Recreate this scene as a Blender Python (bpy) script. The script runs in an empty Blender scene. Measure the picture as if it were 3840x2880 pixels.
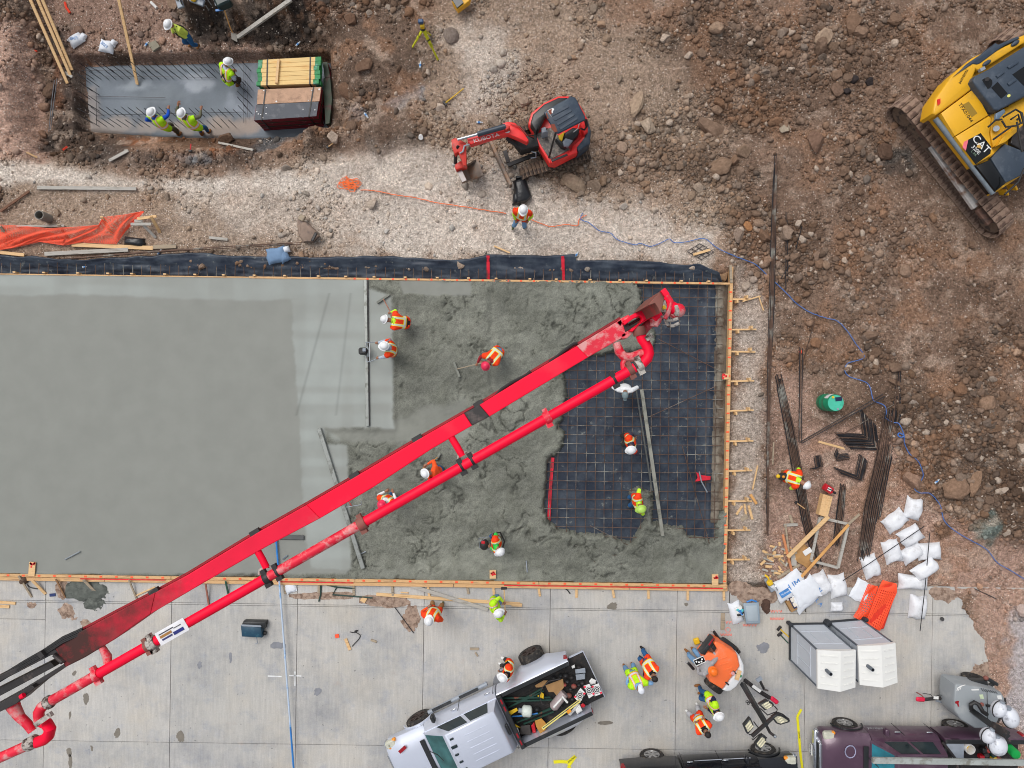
import bpy, bmesh, math, random
import numpy as np
from mathutils import Vector, Matrix, Quaternion
random.seed(7); rng = np.random.default_rng(11)
scene = bpy.context.scene
COL = scene.collection
# ------------------------------------------------------------------ camera, sky, sun, exposure
H = 24.4                       # drone height above the ground, metres
S = 35.1 / 3840 / H            # ground metres per photo pixel and per metre of depth
cam = bpy.data.cameras.new('camera'); camo = bpy.data.objects.new('camera', cam); COL.objects.link(camo)
cam.sensor_width = 36; cam.lens = 36 / 35.1 * H; cam.clip_start = 0.5; cam.clip_end = 1000
camo.location = (0, 0, H); scene.camera = camo
SUN_EL, SUN_AZ = math.radians(58), math.radians(-40)
w = bpy.data.worlds.new('World'); scene.world = w; w.use_nodes = True
nt = w.node_tree; nt.nodes.clear()
sky = nt.nodes.new('ShaderNodeTexSky'); sky.sky_type = 'NISHITA'; sky.sun_disc = False
sky.sun_elevation = SUN_EL; sky.sun_rotation = SUN_AZ; sky.air_density = 1.0; sky.dust_density = 4.0
hs = nt.nodes.new('ShaderNodeHueSaturation'); hs.inputs['Saturation'].default_value = 0.30   # overcast: the cloud layer greys the sky
bg = nt.nodes.new('ShaderNodeBackground'); bg.inputs['Strength'].default_value = 0.14
wo = nt.nodes.new('ShaderNodeOutputWorld')
nt.links.new(sky.outputs[0], hs.inputs['Color']); nt.links.new(hs.outputs[0], bg.inputs[0]); nt.links.new(bg.outputs[0], wo.inputs[0])
sl = bpy.data.lights.new('sun', 'SUN'); sl.energy = 1.2; sl.angle = math.radians(35); sl.color = (1, .97, .93)
so = bpy.data.objects.new('sun', sl); COL.objects.link(so)
so.rotation_euler = (math.pi / 2 - SUN_EL, 0, math.pi - SUN_AZ)
vs = scene.view_settings; vs.view_transform = 'Standard'; vs.look = 'None'; vs.gamma = 1; vs.exposure = 0.0
vs.use_curve_mapping = False
scene.render.filter_size = 1.0; scene.cycles.filter_width = 1.0; scene.cycles.max_bounces = 6; scene.cycles.diffuse_bounces = 3
# ------------------------------------------------------------------ helpers
def P(px, py, z=0.0):
 """the point at height z seen at photo pixel (px, py)"""
 k = S * (H - z); return Vector(((px - 1920) * k, (1440 - py) * k, z))
def PX(n, z=0.0): return n * S * (H - z)
def srgb(r, g, b):
 f = lambda c: (c / 255 / 12.92) if c / 255 <= .04045 else ((c / 255 + .055) / 1.055) ** 2.4
 return (f(r), f(g), f(b))
def smooth(t): t = np.clip(t, 0, 1); return t * t * (3 - 2 * t)
def hash2(ix, iy, seed):
 h = (ix.astype(np.int64) * 374761393 + iy.astype(np.int64) * 668265263 + seed * 1442695041) & 0xffffffff
 h = ((h ^ (h >> 13)) * 1274126177) & 0xffffffff
 return ((h ^ (h >> 16)) & 0xffff) / 65535.0
def vnoise(x, y, seed=0):
 ix = np.floor(x); iy = np.floor(y); fx = smooth(x - ix); fy = smooth(y - iy)
 a = hash2(ix, iy, seed); b = hash2(ix + 1, iy, seed); c = hash2(ix, iy + 1, seed); d = hash2(ix + 1, iy + 1, seed)
 return (a + (b - a) * fx) * (1 - fy) + (c + (d - c) * fx) * fy
def fbm(x, y, f, octv=4, seed=0, g=.5):
 s = np.zeros_like(x); a = 1.0; t = 0
 for o in range(octv):
  s += a * vnoise(x * f + 17.3 * o, y * f - 9.1 * o, seed + o); t += a; a *= g; f *= 2.03
 return s / t - .5
def polysd(u, v, pts):
 """signed distance to a polygon, negative inside"""
 d = np.full(u.shape, 1e18); ins = np.zeros(u.shape, bool); n = len(pts)
 for i in range(n):
  x0, y0 = pts[i]; x1, y1 = pts[(i + 1) % n]
  ex, ey = x1 - x0, y1 - y0; t = np.clip(((u - x0) * ex + (v - y0) * ey) / (ex * ex + ey * ey + 1e-9), 0, 1)
  d = np.minimum(d, (u - x0 - t * ex) ** 2 + (v - y0 - t * ey) ** 2)
  c = ((y0 <= v) & (y1 > v)) | ((y1 <= v) & (y0 > v))
  xi = x0 + (v - y0) / (y1 - y0 + 1e-12) * ex
  ins ^= c & (u < xi)
 return np.where(ins, -1, 1) * np.sqrt(d)
MATS = {}
def M(name, col, rough=.6, metal=0.0, var=.18, scale=6.0, bump=0.0, bscale=60.0, dirt=None, dirtamt=.5, dscale=3.0, spec=.5, coat=0.0, stretch=None):
 """procedural paint / wood / metal / cloth: base colour varied by noise, optional dirt patches of another colour, optional fine relief"""
 if name in MATS: return MATS[name]
 m = bpy.data.materials.new(name); m.use_nodes = True; t = m.node_tree; n = t.nodes; L = t.links
 b = n['Principled BSDF']; b.inputs['Roughness'].default_value = rough; b.inputs['Metallic'].default_value = metal
 b.inputs['Specular IOR Level'].default_value = spec; b.inputs['Coat Weight'].default_value = coat
 tc = n.new('ShaderNodeTexCoord'); src = tc.outputs['Object']
 if stretch:
  mp = n.new('ShaderNodeMapping'); mp.inputs['Scale'].default_value = stretch; L.new(src, mp.inputs[0]); src = mp.outputs[0]
 nz = n.new('ShaderNodeTexNoise'); nz.inputs['Scale'].default_value = scale; nz.inputs['Detail'].default_value = 5; L.new(src, nz.inputs['Vector'])
 cr = n.new('ShaderNodeValToRGB'); e = cr.color_ramp.elements
 lo = [max(0, c * (1 - var)) for c in col]; hi = [min(1, c * (1 + var)) for c in col]
 e[0].position = .3; e[0].color = (*lo, 1); e[1].position = .7; e[1].color = (*hi, 1); L.new(nz.outputs[0], cr.inputs[0])
 out = cr.outputs[0]
 if dirt:
  nz2 = n.new('ShaderNodeTexNoise'); nz2.inputs['Scale'].default_value = dscale; nz2.inputs['Detail'].default_value = 8; nz2.inputs['Roughness'].default_value = .65; L.new(src, nz2.inputs['Vector'])
  r2 = n.new('ShaderNodeValToRGB'); q = r2.color_ramp.elements; q[0].position = .62 - .3 * dirtamt; q[1].position = .74 - .3 * dirtamt
  L.new(nz2.outputs[0], r2.inputs[0]); mx = n.new('ShaderNodeMix'); mx.data_type = 'RGBA'
  L.new(r2.outputs[0], mx.inputs['Factor']); L.new(out, mx.inputs[6]); mx.inputs[7].default_value = (*dirt, 1); out = mx.outputs[2]
 L.new(out, b.inputs['Base Color'])
 if bump:
  nb = n.new('ShaderNodeTexNoise'); nb.inputs['Scale'].default_value = bscale; nb.inputs['Detail'].default_value = 4; L.new(src, nb.inputs['Vector'])
  bp = n.new('ShaderNodeBump'); bp.inputs['Strength'].default_value = bump; bp.inputs['Distance'].default_value = .02; L.new(nb.outputs[0], bp.inputs['Height']); L.new(bp.outputs[0], b.inputs['Normal'])
 MATS[name] = m; return m
def glass(name, col, rough=.05):
 if name in MATS: return MATS[name]
 m = M(name, col, rough, 0, .1, 3); return m
def tag(o, label=None, cat=None, group=None, kind=None):
 if label: o['label'] = label
 if cat: o['category'] = cat
 if group: o['group'] = group
 if kind: o['kind'] = kind
 return o
def thing(name, label, cat, loc=(0, 0, 0), group=None, rz=0.0, kind=None):
 o = bpy.data.objects.new(name, None); COL.objects.link(o); o.location = loc; o.rotation_euler = (0, 0, rz); o.empty_display_size = .2
 return tag(o, label, cat, group, kind)
def basis(d, up=Vector((0, 0, 1))):
 d = d.normalized()
 if abs(d.dot(up)) > .98: up = Vector((0, 1, 0)) if abs(d.y) < .9 else Vector((1, 0, 0))
 s = d.cross(up).normalized(); return d, s, s.cross(d).normalized()
class MB:
 """collects shapes, then links them as one mesh object"""
 def __init__(s): s.v = []; s.f = []; s.m = []
 def add(s, vs_, fs, mi=0):
  o = len(s.v); s.v += [tuple(p) for p in vs_]; s.f += [tuple(i + o for i in f) for f in fs]; s.m += [mi] * len(fs); return s
 def box(s, c, size, rz=0.0, mi=0, bev=0.0, rot=None):
  hx, hy, hz = size[0] / 2, size[1] / 2, size[2] / 2; R = rot if rot else Matrix.Rotation(rz, 3, 'Z'); c = Vector(c)
  if bev:
   b = min(bev, hx * .9, hy * .9, hz * .9); vs_ = []
   ring = lambda x, y, z: [(-x, -y, z), (x, -y, z), (x, y, z), (-x, y, z)]
   oct_ = lambda z: [(-hx + b, -hy, z), (hx - b, -hy, z), (hx, -hy + b, z), (hx, hy - b, z), (hx - b, hy, z), (-hx + b, hy, z), (-hx, hy - b, z), (-hx, -hy + b, z)]
   insq = lambda z: [(-hx + b, -hy + b, z), (hx - b, -hy + b, z), (hx - b, -hy + b, z), (hx - b, hy - b, z), (hx - b, hy - b, z), (-hx + b, hy - b, z), (-hx + b, hy - b, z), (-hx + b, -hy + b, z)]
   rings = [insq(-hz), oct_(-hz + b), oct_(hz - b), insq(hz)]
   for r in rings: vs_ += r
   fs = []
   for k in range(3):
    for i in range(8): j = (i + 1) % 8; fs.append((k * 8 + i, k * 8 + j, (k + 1) * 8 + j, (k + 1) * 8 + i))
   fs.append((24, 26, 28, 30)); fs.append((0, 6, 4, 2))
   return s.add([c + R @ Vector(p) for p in vs_], fs, mi)
  vs_ = [c + R @ Vector((x, y, z)) for z in (-hz, hz) for x, y in ((-hx, -hy), (hx, -hy), (hx, hy), (-hx, hy))]
  return s.add(vs_, [(3, 2, 1, 0), (4, 5, 6, 7), (0, 1, 5, 4), (1, 2, 6, 5), (2, 3, 7, 6), (3, 0, 4, 7)], mi)
 def bar(s, p0, p1, w_, h_=None, mi=0, up=Vector((0, 0, 1)), bev=0.0):
  """box from p0 to p1: w_ wide sideways, h_ along up"""
  p0 = Vector(p0); p1 = Vector(p1); d, sd, u = basis(p1 - p0, up); h_ = h_ or w_
  R = Matrix((d, -sd, u)).transposed()
  return s.box((p0 + p1) / 2, ((p1 - p0).length, w_, h_), rot=R, mi=mi, bev=bev)
 def tube(s, pts, r, n=8, mi=0, cap=True):
  pts = [Vector(p) for p in pts]; N = len(pts); rs = r if isinstance(r, (list, tuple)) else [r] * N; rings = []; su = None
  for i in range(N):
   t = pts[min(i + 1, N - 1)] - pts[max(i - 1, 0)]
   if t.length < 1e-9: t = Vector((1, 0, 0))
   d = t.normalized()
   if su is None: _, sx, uy = basis(d)
   else:
    sx = (su - d * su.dot(d)); sx = sx.normalized() if sx.length > 1e-6 else basis(d)[1]; uy = sx.cross(d)
   su = sx
   rings.append([pts[i] + (sx * math.cos(a) + uy * math.sin(a)) * rs[i] for a in (2 * math.pi * k / n for k in range(n))])
  vs_ = [p for rg in rings for p in rg]; fs = []
  for i in range(N - 1):
   for k in range(n): j = (k + 1) % n; fs.append((i * n + k, i * n + j, (i + 1) * n + j, (i + 1) * n + k))
  if cap: fs.append(tuple(range(n))[::-1]); fs.append(tuple((N - 1) * n + k for k in range(n)))
  return s.add(vs_, fs, mi)
 def cyl(s, p0, p1, r, n=12, mi=0): return s.tube([p0, p1], r, n, mi)
 def prism(s, top, bot, mi=0, bev=0.0):
  """solid between two outlines (lists of points, same count, top then bottom); bev rounds the top edge"""
  top = [Vector(p) for p in top]; bot = [Vector(p) for p in bot]; n = len(top)
  ar = sum(top[i].x * top[(i + 1) % n].y - top[(i + 1) % n].x * top[i].y for i in range(n))
  if ar < 0: top = top[::-1]; bot = bot[::-1]
  rings = [bot]
  if bev:
   c = sum(top, Vector()) / n
   low = [p + (q - p) * min(.9, bev / max((q - p).length, 1e-6)) for p, q in zip(top, bot)]
   ins = []
   for i in range(n):
    a = (top[i] - top[i - 1]); b = (top[(i + 1) % n] - top[i]); na = Vector((-a.y, a.x, 0)); nb = Vector((-b.y, b.x, 0))
    na.normalize(); nb.normalize(); m_ = (na + nb); m_ = m_.normalized() if m_.length > 1e-6 else na
    ins.append(top[i] + m_ * bev)
   mid = [(a * .45 + b * .55) + (t - (a + b) * .5) * .35 for a, b, t in zip(low, ins, top)]
   rings += [low, mid, ins]
  else: rings += [top]
  vs_ = [p for r in rings for p in r]; fs = [tuple(range(n))[::-1], tuple((len(rings) - 1) * n + i for i in range(n))]
  for k in range(len(rings) - 1):
   for i in range(n): j = (i + 1) % n; fs.append((k * n + i, k * n + j, (k + 1) * n + j, (k + 1) * n + i))
  return s.add(vs_, fs, mi)
 def pp(s, px, zt, zb, mi=0, bev=0.0):
  """prism with vertical sides whose top outline is seen at the photo pixels px"""
  top = [P(a, b, zt) for a, b in px]; return s.prism(top, [Vector((p.x, p.y, zb)) for p in top], mi, bev)
 def lathe(s, c, prof, n=16, mi=0, axis=Vector((0, 0, 1)), sy=1.0, fwd=None):
  c = Vector(c); d, sx, uy = basis(axis, fwd) if fwd else basis(axis); vs_ = []; fs = []
  for r, h in prof:
   for k in range(n): a = 2 * math.pi * k / n; vs_.append(c + d * h + sx * math.cos(a) * r * sy + uy * math.sin(a) * r)
  for i in range(len(prof) - 1):
   for k in range(n): j = (k + 1) % n; fs.append((i * n + k, i * n + j, (i + 1) * n + j, (i + 1) * n + k))
  fs.append(tuple(range(n))[::-1]); fs.append(tuple((len(prof) - 1) * n + k for k in range(n)))
  return s.add(vs_, fs, mi)
 def ball(s, c, r, n=10, mi=0, rot=None):
  c = Vector(c); r = r if hasattr(r, '__len__') else (r, r, r); R = rot or Matrix.Identity(3); vs_ = []; fs = []; m_ = max(4, n // 2 + 1)
  for i in range(m_ + 1):
   t = math.pi * i / m_
   for k in range(n): a = 2 * math.pi * k / n; vs_.append(c + R @ Vector((r[0] * math.sin(t) * math.cos(a), r[1] * math.sin(t) * math.sin(a), -r[2] * math.cos(t))))
  for i in range(m_):
   for k in range(n): j = (k + 1) % n; fs.append((i * n + k, i * n + j, (i + 1) * n + j, (i + 1) * n + k))
  return s.add(vs_, fs, mi)
 def quad(s, pts, mi=0): return s.add(pts, [tuple(range(len(pts)))], mi)
 def build(s, name, mats, parent=None, smooth_=False, local=False):
  me = bpy.data.meshes.new(name); off = Vector((0, 0, 0))
  if parent is not None and not local: off = wloc(parent)
  me.from_pydata([(p[0] - off[0], p[1] - off[1], p[2] - off[2]) for p in s.v], [], s.f)
  mats = mats if isinstance(mats, (list, tuple)) else [mats]
  for m_ in mats: me.materials.append(m_)
  if len(mats) > 1: me.polygons.foreach_set('material_index', s.m)
  if smooth_:
   me.polygons.foreach_set('use_smooth', [True] * len(s.f))
   try: me.set_sharp_from_angle(angle=math.radians(42))
   except Exception: pass
  me.update(); o = bpy.data.objects.new(name, me); COL.objects.link(o)
  if parent is not None: o.parent = parent
  return o
def wloc(o):
 v = Vector((0, 0, 0))
 while o is not None: v = v + o.location; o = o.parent
 return v
def text(s, size, m, parent=None, name='lettering', ext=.003):
 cu = bpy.data.curves.new('t', 'FONT'); cu.body = s; cu.size = size; cu.extrude = ext; cu.align_x = 'CENTER'; cu.align_y = 'CENTER'; cu.resolution_u = 3
 o = bpy.data.objects.new('t', cu); COL.objects.link(o); dg = bpy.context.evaluated_depsgraph_get()
 me = bpy.data.meshes.new_from_object(o.evaluated_get(dg)); bpy.data.objects.remove(o); me.materials.clear(); me.materials.append(m)
 r = bpy.data.objects.new(name, me); COL.objects.link(r)
 if parent is not None: r.parent = parent
 return r
def put_text(s, size, m, at, ang, parent=None, tilt=None, sx=1.0, name='lettering'):
 r = text(s, size, m, parent, name); r.location = Vector(at) - (wloc(parent) if parent else Vector())
 r.rotation_euler = (0, 0, ang); r.scale = (sx, 1, 1)
 if tilt is not None: r.rotation_mode = 'QUATERNION'; r.rotation_quaternion = tilt
 return r
def grid_mesh(name, X, Y, Z, col=None, extra=None, keep=None, mat=None, kind=None):
 ny, nx = X.shape; me = bpy.data.meshes.new(name)
 idx = np.arange(nx * ny).reshape(ny, nx)
 q = np.stack([idx[:-1, :-1], idx[:-1, 1:], idx[1:, 1:], idx[1:, :-1]], -1).reshape(-1, 4)
 if keep is not None: q = q[keep[:-1, :-1].reshape(-1)]
 nq = len(q); co = np.stack([X, Y, Z], -1).reshape(-1, 3).astype(np.float32)
 me.vertices.add(len(co)); me.vertices.foreach_set('co', co.reshape(-1))
 me.loops.add(nq * 4); me.loops.foreach_set('vertex_index', q.reshape(-1).astype(np.int32))
 me.polygons.add(nq); me.polygons.foreach_set('loop_start', np.arange(0, nq * 4, 4, dtype=np.int32)); me.polygons.foreach_set('loop_total', np.full(nq, 4, np.int32))
 me.polygons.foreach_set('use_smooth', np.ones(nq, bool)); me.update(calc_edges=True)
 if col is not None:
  a = me.color_attributes.new('Col', 'FLOAT_COLOR', 'POINT'); c4 = np.ones((len(co), 4), np.float32); c4[:, :3] = col.reshape(-1, 3); a.data.foreach_set('color', c4.reshape(-1))
 for k, arr in (extra or {}).items():
  a = me.attributes.new(k, 'FLOAT', 'POINT'); a.data.foreach_set('value', arr.reshape(-1).astype(np.float32))
 if mat: me.materials.append(mat)
 o = bpy.data.objects.new(name, me); COL.objects.link(o)
 if kind: o['kind'] = kind
 return o
# ------------------------------------------------------------------ ground
def soil_material(name, speck=True):
 m = bpy.data.materials.new(name); m.use_nodes = True; t = m.node_tree; n = t.nodes; L = t.links
 b = n['Principled BSDF']; b.inputs['Roughness'].default_value = .92; b.inputs['Specular IOR Level'].default_value = .2
 ca = n.new('ShaderNodeVertexColor'); ca.layer_name = 'Col'
 tc = n.new('ShaderNodeTexCoord')
 def mix(a, bcol, fac, mode='MIX'):
  x = n.new('ShaderNodeMix'); x.data_type = 'RGBA'; x.blend_type = mode
  for sock, val in (('Factor', fac), (6, a), (7, bcol)):
   if isinstance(val, (tuple, list)): x.inputs[sock].default_value = (*val, 1)
   elif isinstance(val, (int, float)): x.inputs[sock].default_value = val
   else: L.new(val, x.inputs[sock])
  return x.outputs[2]
 def noise(sc, det=6, ro=.6):
  x = n.new('ShaderNodeTexNoise'); x.inputs['Scale'].default_value = sc; x.inputs['Detail'].default_value = det; x.inputs['Roughness'].default_value = ro; L.new(tc.outputs['Object'], x.inputs['Vector']); return x.outputs[0]
 def ramp(src, p0, p1, c0=(0, 0, 0), c1=(1, 1, 1)):
  x = n.new('ShaderNodeValToRGB'); e = x.color_ramp.elements; e[0].position = p0; e[1].position = p1; e[0].color = (*c0, 1); e[1].color = (*c1, 1); L.new(src, x.inputs[0]); return x.outputs[0]
 col = ca.outputs[0]
 col = mix(col, ramp(noise(9, 8, .7), .3, .7, (.5, .48, .45), (1.48, 1.48, 1.5)), 1.0, 'MULTIPLY')
 col = mix(col, ramp(noise(55, 4, .6), .3, .7, (.5, .48, .46), (1.5, 1.5, 1.52)), 1.0, 'MULTIPLY')
 if speck:
  v = n.new('ShaderNodeTexVoronoi'); v.inputs['Scale'].default_value = 17; L.new(tc.outputs['Object'], v.inputs['Vector'])
  d = ramp(v.outputs['Distance'], .22, .34, (1, 1, 1), (0, 0, 0)); sep = n.new('ShaderNodeSeparateColor'); L.new(v.outputs['Color'], sep.inputs[0])
  at = n.new('ShaderNodeAttribute'); at.attribute_name = 'gravel'
  ad = n.new('ShaderNodeMath'); ad.operation = 'GREATER_THAN'; ml = n.new('ShaderNodeMath'); ml.operation = 'MULTIPLY'
  sb = n.new('ShaderNodeMath'); sb.operation = 'SUBTRACT'; sb.inputs[0].default_value = 1.0; L.new(at.outputs['Fac'], sb.inputs[1])
  L.new(sep.outputs[0], ad.inputs[0]); L.new(sb.outputs[0], ad.inputs[1]); L.new(ad.outputs[0], ml.inputs[0]); L.new(d, ml.inputs[1])
  peb = ramp(sep.outputs[1], .2, .9, (.38, .30, .25), (.70, .64, .58))
  col = mix(col, peb, ml.outputs[0])
  v2 = n.new('ShaderNodeTexVoronoi'); v2.inputs['Scale'].default_value = 42; L.new(tc.outputs['Object'], v2.inputs['Vector'])
  s2 = n.new('ShaderNodeSeparateColor'); L.new(v2.outputs['Color'], s2.inputs[0])
  col = mix(col, ramp(s2.outputs[0], .0, 1., (.5, .5, .5), (1.5, 1.5, 1.5)), .75, 'MULTIPLY')
 L.new(col, b.inputs['Base Color'])
 bp = n.new('ShaderNodeBump'); bp.inputs['Strength'].default_value = .8; bp.inputs['Distance'].default_value = .04; L.new(noise(14, 8, .7), bp.inputs['Height']); L.new(bp.outputs[0], b.inputs['Normal'])
 return m
xs = np.concatenate([-np.geomspace(190, 19, 14)[:-1], np.arange(-18.6, 18.6, .054), np.geomspace(19, 190, 14)[1:]])
ys = np.concatenate([-np.geomspace(190, 14.6, 14), np.arange(-13.8, -8, .11), np.arange(-8, 13.9, .054), np.geomspace(14.6, 190, 14)])
GX, GY = np.meshgrid(xs, ys)
GU = GX / (S * H) + 1920; GV = 1440 - GY / (S * H)          # photo pixel of each ground point at z = 0
def U(pts, z):                                               # outline seen at height z -> pixel frame of z = 0
 k = (H - z) / H; return [(1920 + (a - 1920) * k, 1440 + (b - 1440) * k) for a, b in pts]
GZ = .10 * fbm(GX, GY, .35, 3, 3) + .09 * fbm(GX, GY, 1.3, 4, 5) + .07 * np.abs(fbm(GX, GY, 4.2, 3, 9)) + .035 * fbm(GX, GY, 11, 2, 12)
nbig = fbm(GX, GY, .5, 4, 21); nmid = fbm(GX, GY, 1.8, 5, 31); nfine = fbm(GX, GY, 5.5, 4, 41)
BROWN = np.array(srgb(124, 103, 88)); TAN = np.array(srgb(152, 134, 117)); CALICHE = np.array(srgb(200, 191, 180)); PINK = np.array(srgb(160, 133, 118))
DARK = np.array(srgb(84, 70, 60)); WET = np.array(srgb(68, 62, 58)); RUST = np.array(srgb(140, 92, 62)); SLURRY = np.array(srgb(138, 140, 142)); GREYD = np.array(srgb(112, 110, 106))
GC = BROWN[None, None, :] * (1 + .45 * nbig[..., None] + .3 * nmid[..., None]); GG = np.full(GX.shape, .2); RK = np.full(GX.shape, .35)
def paint(pts, c, soft=60, amt=1.0, warp=70, gravel=None, rock=None, z=0):
 global GC, GG, RK
 sd = polysd(GU, GV, U(pts, z)) + warp * (nbig * 1.2 + nmid * 1.3 + nfine * .5)
 a = amt * smooth(.5 - sd / soft)
 a3 = a[..., None]; GC = GC * (1 - a3) + a3 * np.array(c)[None, None, :] * (1 + .38 * nmid[..., None] + .22 * nfine[..., None])
 if gravel is not None: GG = GG * (1 - a) + a * gravel
 if rock is not None: RK = RK * (1 - a) + a * rock
# tan to the middle, brown to the right, pale crushed rock in a band along the top of the pour
paint([(1650, -50), (2150, -50), (2500, 150), (2750, 500), (2720, 900), (1500, 900), (1500, 400)], TAN, 200, .9, 120, .3, .42)
paint([(0, 590), (500, 640), (900, 640), (1250, 560), (1700, 540), (1800, 700), (2200, 760), (2740, 720), (2760, 990), (2300, 990), (0, 960)], TAN * 1.04, 140, .95, 90, .5, .12)
paint([(1500, 700), (1860, 620), (2150, 760), (2500, 790), (2700, 870), (2660, 1010), (2100, 960), (1500, 985), (1330, 900)], CALICHE, 110, .85, 100, .4, .01)
paint([(1120, 640), (1330, 560), (1640, 560), (1760, 640), (1600, 760), (1300, 720), (1180, 720)], CALICHE, 90, .8, 80, .4, .015)
paint([(-40, 600), (140, 606), (330, 660), (540, 672), (900, 655), (1150, 650), (1150, 720), (800, 730), (400, 700), (200, 690), (-40, 700)], CALICHE * 1.04, 60, .95, 50, .4, .03)
paint([(640, 690), (1050, 660), (1500, 760), (1500, 930), (900, 900), (700, 800)], CALICHE, 120, .55, 90, .6, .12)
paint([(1640, 130), (1900, 90), (1960, 240), (1850, 420), (1700, 430), (1760, 300)], CALICHE, 130, .7, 100, .4, .4)
paint([(10, 60), (90, 60), (110, 500), (150, 600), (-20, 600), (-20, 60)], PINK * 1.25, 50, .95, 50, .55, .08)
paint([(2742, 980), (2880, 980), (2880, 2240), (2735, 2240)], CALICHE * .86, 60, .65, 80, .4, .06)
paint([(2880, 1330), (3060, 1420), (3080, 1700), (2900, 1800)], PINK * 1.1, 90, .9, 70, .3, .03)
paint([(2880, 1560), (3380, 1600), (3420, 1850), (3700, 2010), (3950, 2100), (3950, 2230), (2860, 2230)], PINK, 80, 1.0, 60, .07, .012)
paint([(3620, 2190), (3950, 2190), (3950, 2900), (3700, 2900), (3640, 2500)], PINK * 1.08, 60, .9, 90, .35, .2)
paint([(3780, 2300), (3900, 2300), (3900, 2800), (3760, 2700)], np.array(srgb(176, 180, 186)), 60, .6, 110, .3, .1)
# darker trampled / dug soil
paint([(1120, -60), (1580, -60), (1640, 200), (1560, 420), (1240, 440), (1230, 200)], DARK * 1.25, 120, .8, 110, .1, .8)
paint([(1240, 420), (1560, 400), (1640, 500), (1480, 560), (1180, 590), (1120, 540)], DARK * 1.35, 60, .75, 70, .18, .6)
paint([(2450, 120), (2700, 60), (2980, 330), (2900, 560), (2650, 430)], DARK * 1.3, 160, .7, 120, .18, .7)
paint([(2240, 560), (2660, 480), (2820, 640), (2600, 700), (2300, 690)], BROWN * 1.0, 90, .6, 90, .15, .8)
paint([(2700, 780), (2890, 780), (2890, 1100), (2760, 1050)], DARK * 1.4, 90, .7, 80, .15, .8)
paint([(2880, 900), (3950, 1000), (3950, 1960), (3560, 1900), (3250, 1560), (2960, 1420)], BROWN * .9, 160, .7, 120, .18, .7)
paint([(3180, 1400), (3560, 1500), (3840, 1650), (3840, 2000), (3600, 1900), (3330, 1640)], DARK * 1.6, 140, .7, 100, .14, .9)
paint([(3300, 560), (3420, 560), (3430, 660), (3330, 640)], GREYD * .5, 30, .8, 40, .05, .1)
# the excavation
A_ = [(215, -40), (640, 15), (700, 128), (1120, 132), (1236, 200), (1262, 470), (1000, 520), (700, 528), (640, 515), (330, 530), (215, 560), (165, 480), (185, 200)]
B_ = [(306, 238), (968, 226), (1240, 232), (1240, 515), (962, 522), (640, 516), (322, 496)]
sa = polysd(GU, GV, U(A_, -.9)); sb_ = polysd(GU, GV, U(B_, -1.35)); wr = 22 * nmid + 14 * nfine
top = smooth((60 - GV) / 90) * smooth((1300 - GU) / 200) * smooth((GU - 60) / 100)
tA = smooth(1 - (sa + wr * 1.5) / 105); GZ = GZ * (1 - .4 * tA) - .9 * tA
GZ = GZ - .35 * top * smooth((GU - 640) / 60) * (1 - tA) * 0
tB = smooth(1 - (sb_ + wr * .35) / 16); GZ = GZ * (1 - tB) + (-1.42) * tB
paint([(130, -60), (1200, -60), (1240, 200), (1270, 500), (1000, 540), (640, 560), (200, 590), (120, 520), (120, 60)], DARK * 1.0, 70, .9, 60, .12, .25)
paint([(180, -40), (640, -40), (690, 150), (600, 200), (330, 230), (300, 480), (210, 500)], PINK * .78, 50, .85, 70, .3, .08, -.9)
paint([(480, 150), (960, 140), (1000, 220), (640, 215), (480, 215)], PINK * .95, 40, .9, 40, .45, .08, -.9)
paint([(640, -60), (1180, -60), (1150, 110), (700, 125)], WET * .62, 50, .9, 60, .06, .12)
paint([(110, 60), (190, 60), (240, 330), (250, 520), (110, 540), (130, 300)], WET * .8, 40, .85, 60, .1, .15)
paint([(440, 515), (700, 500), (640, 555), (480, 560)], RUST, 25, .85, 30, .1, .2, -.7)
paint([(780, 550), (900, 548), (890, 590), (800, 600)], RUST * 1.05, 18, .95, 20, .1, .6)
paint([(295, 205), (335, 215), (330, 235), (295, 235)], RUST, 20, .8, 15, .05, .1, -.9)
paint([(170, 190), (210, 200), (220, 420), (190, 440)], RUST * .75, 25, .5, 30, .05, .1, -.6)
paint([(1150, 10), (1330, 30), (1320, 90), (1170, 70)], RUST * .75, 50, .7, 50, .1, .4)
paint([(300, 520), (640, 560), (960, 560), (960, 640), (500, 640), (300, 600)], WET * 1.1, 50, .65, 60, .25, .35)
paint([(1290, 385), (1350, 380), (1365, 440), (1300, 445)], SLURRY * .8, 20, .85, 40, .1, .1)
paint([(1415, 395), (1520, 330), (1600, 318), (1600, 380), (1480, 410)], SLURRY * .85, 20, .9, 40, .1, .06)
paint([(610, 560), (780, 560), (800, 610), (760, 630), (620, 600)], SLURRY * .72, 22, .9, 40, .1, .2)
paint([(970, 500), (1180, 500), (1100, 560), (1000, 600), (960, 560)], SLURRY * .45, 25, .8, 40, .2, .2, -.9)
paint([(3620, 1960), (3680, 1900), (3730, 1960), (3700, 2040), (3650, 2010)], np.array(srgb(105, 116, 110)), 18, .95, 30, .02, .05)
paint([(3490, 1960), (3540, 1955), (3560, 2000), (3520, 2025), (3490, 2000)], DARK * 1.1, 14, .9, 10, .02, .3)
wm = fbm(GX, GY, .95, 5, 401); wm2 = fbm(GX, GY, 2.6, 4, 411); okc = smooth((.22 - GG) / .1 + .4)
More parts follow.
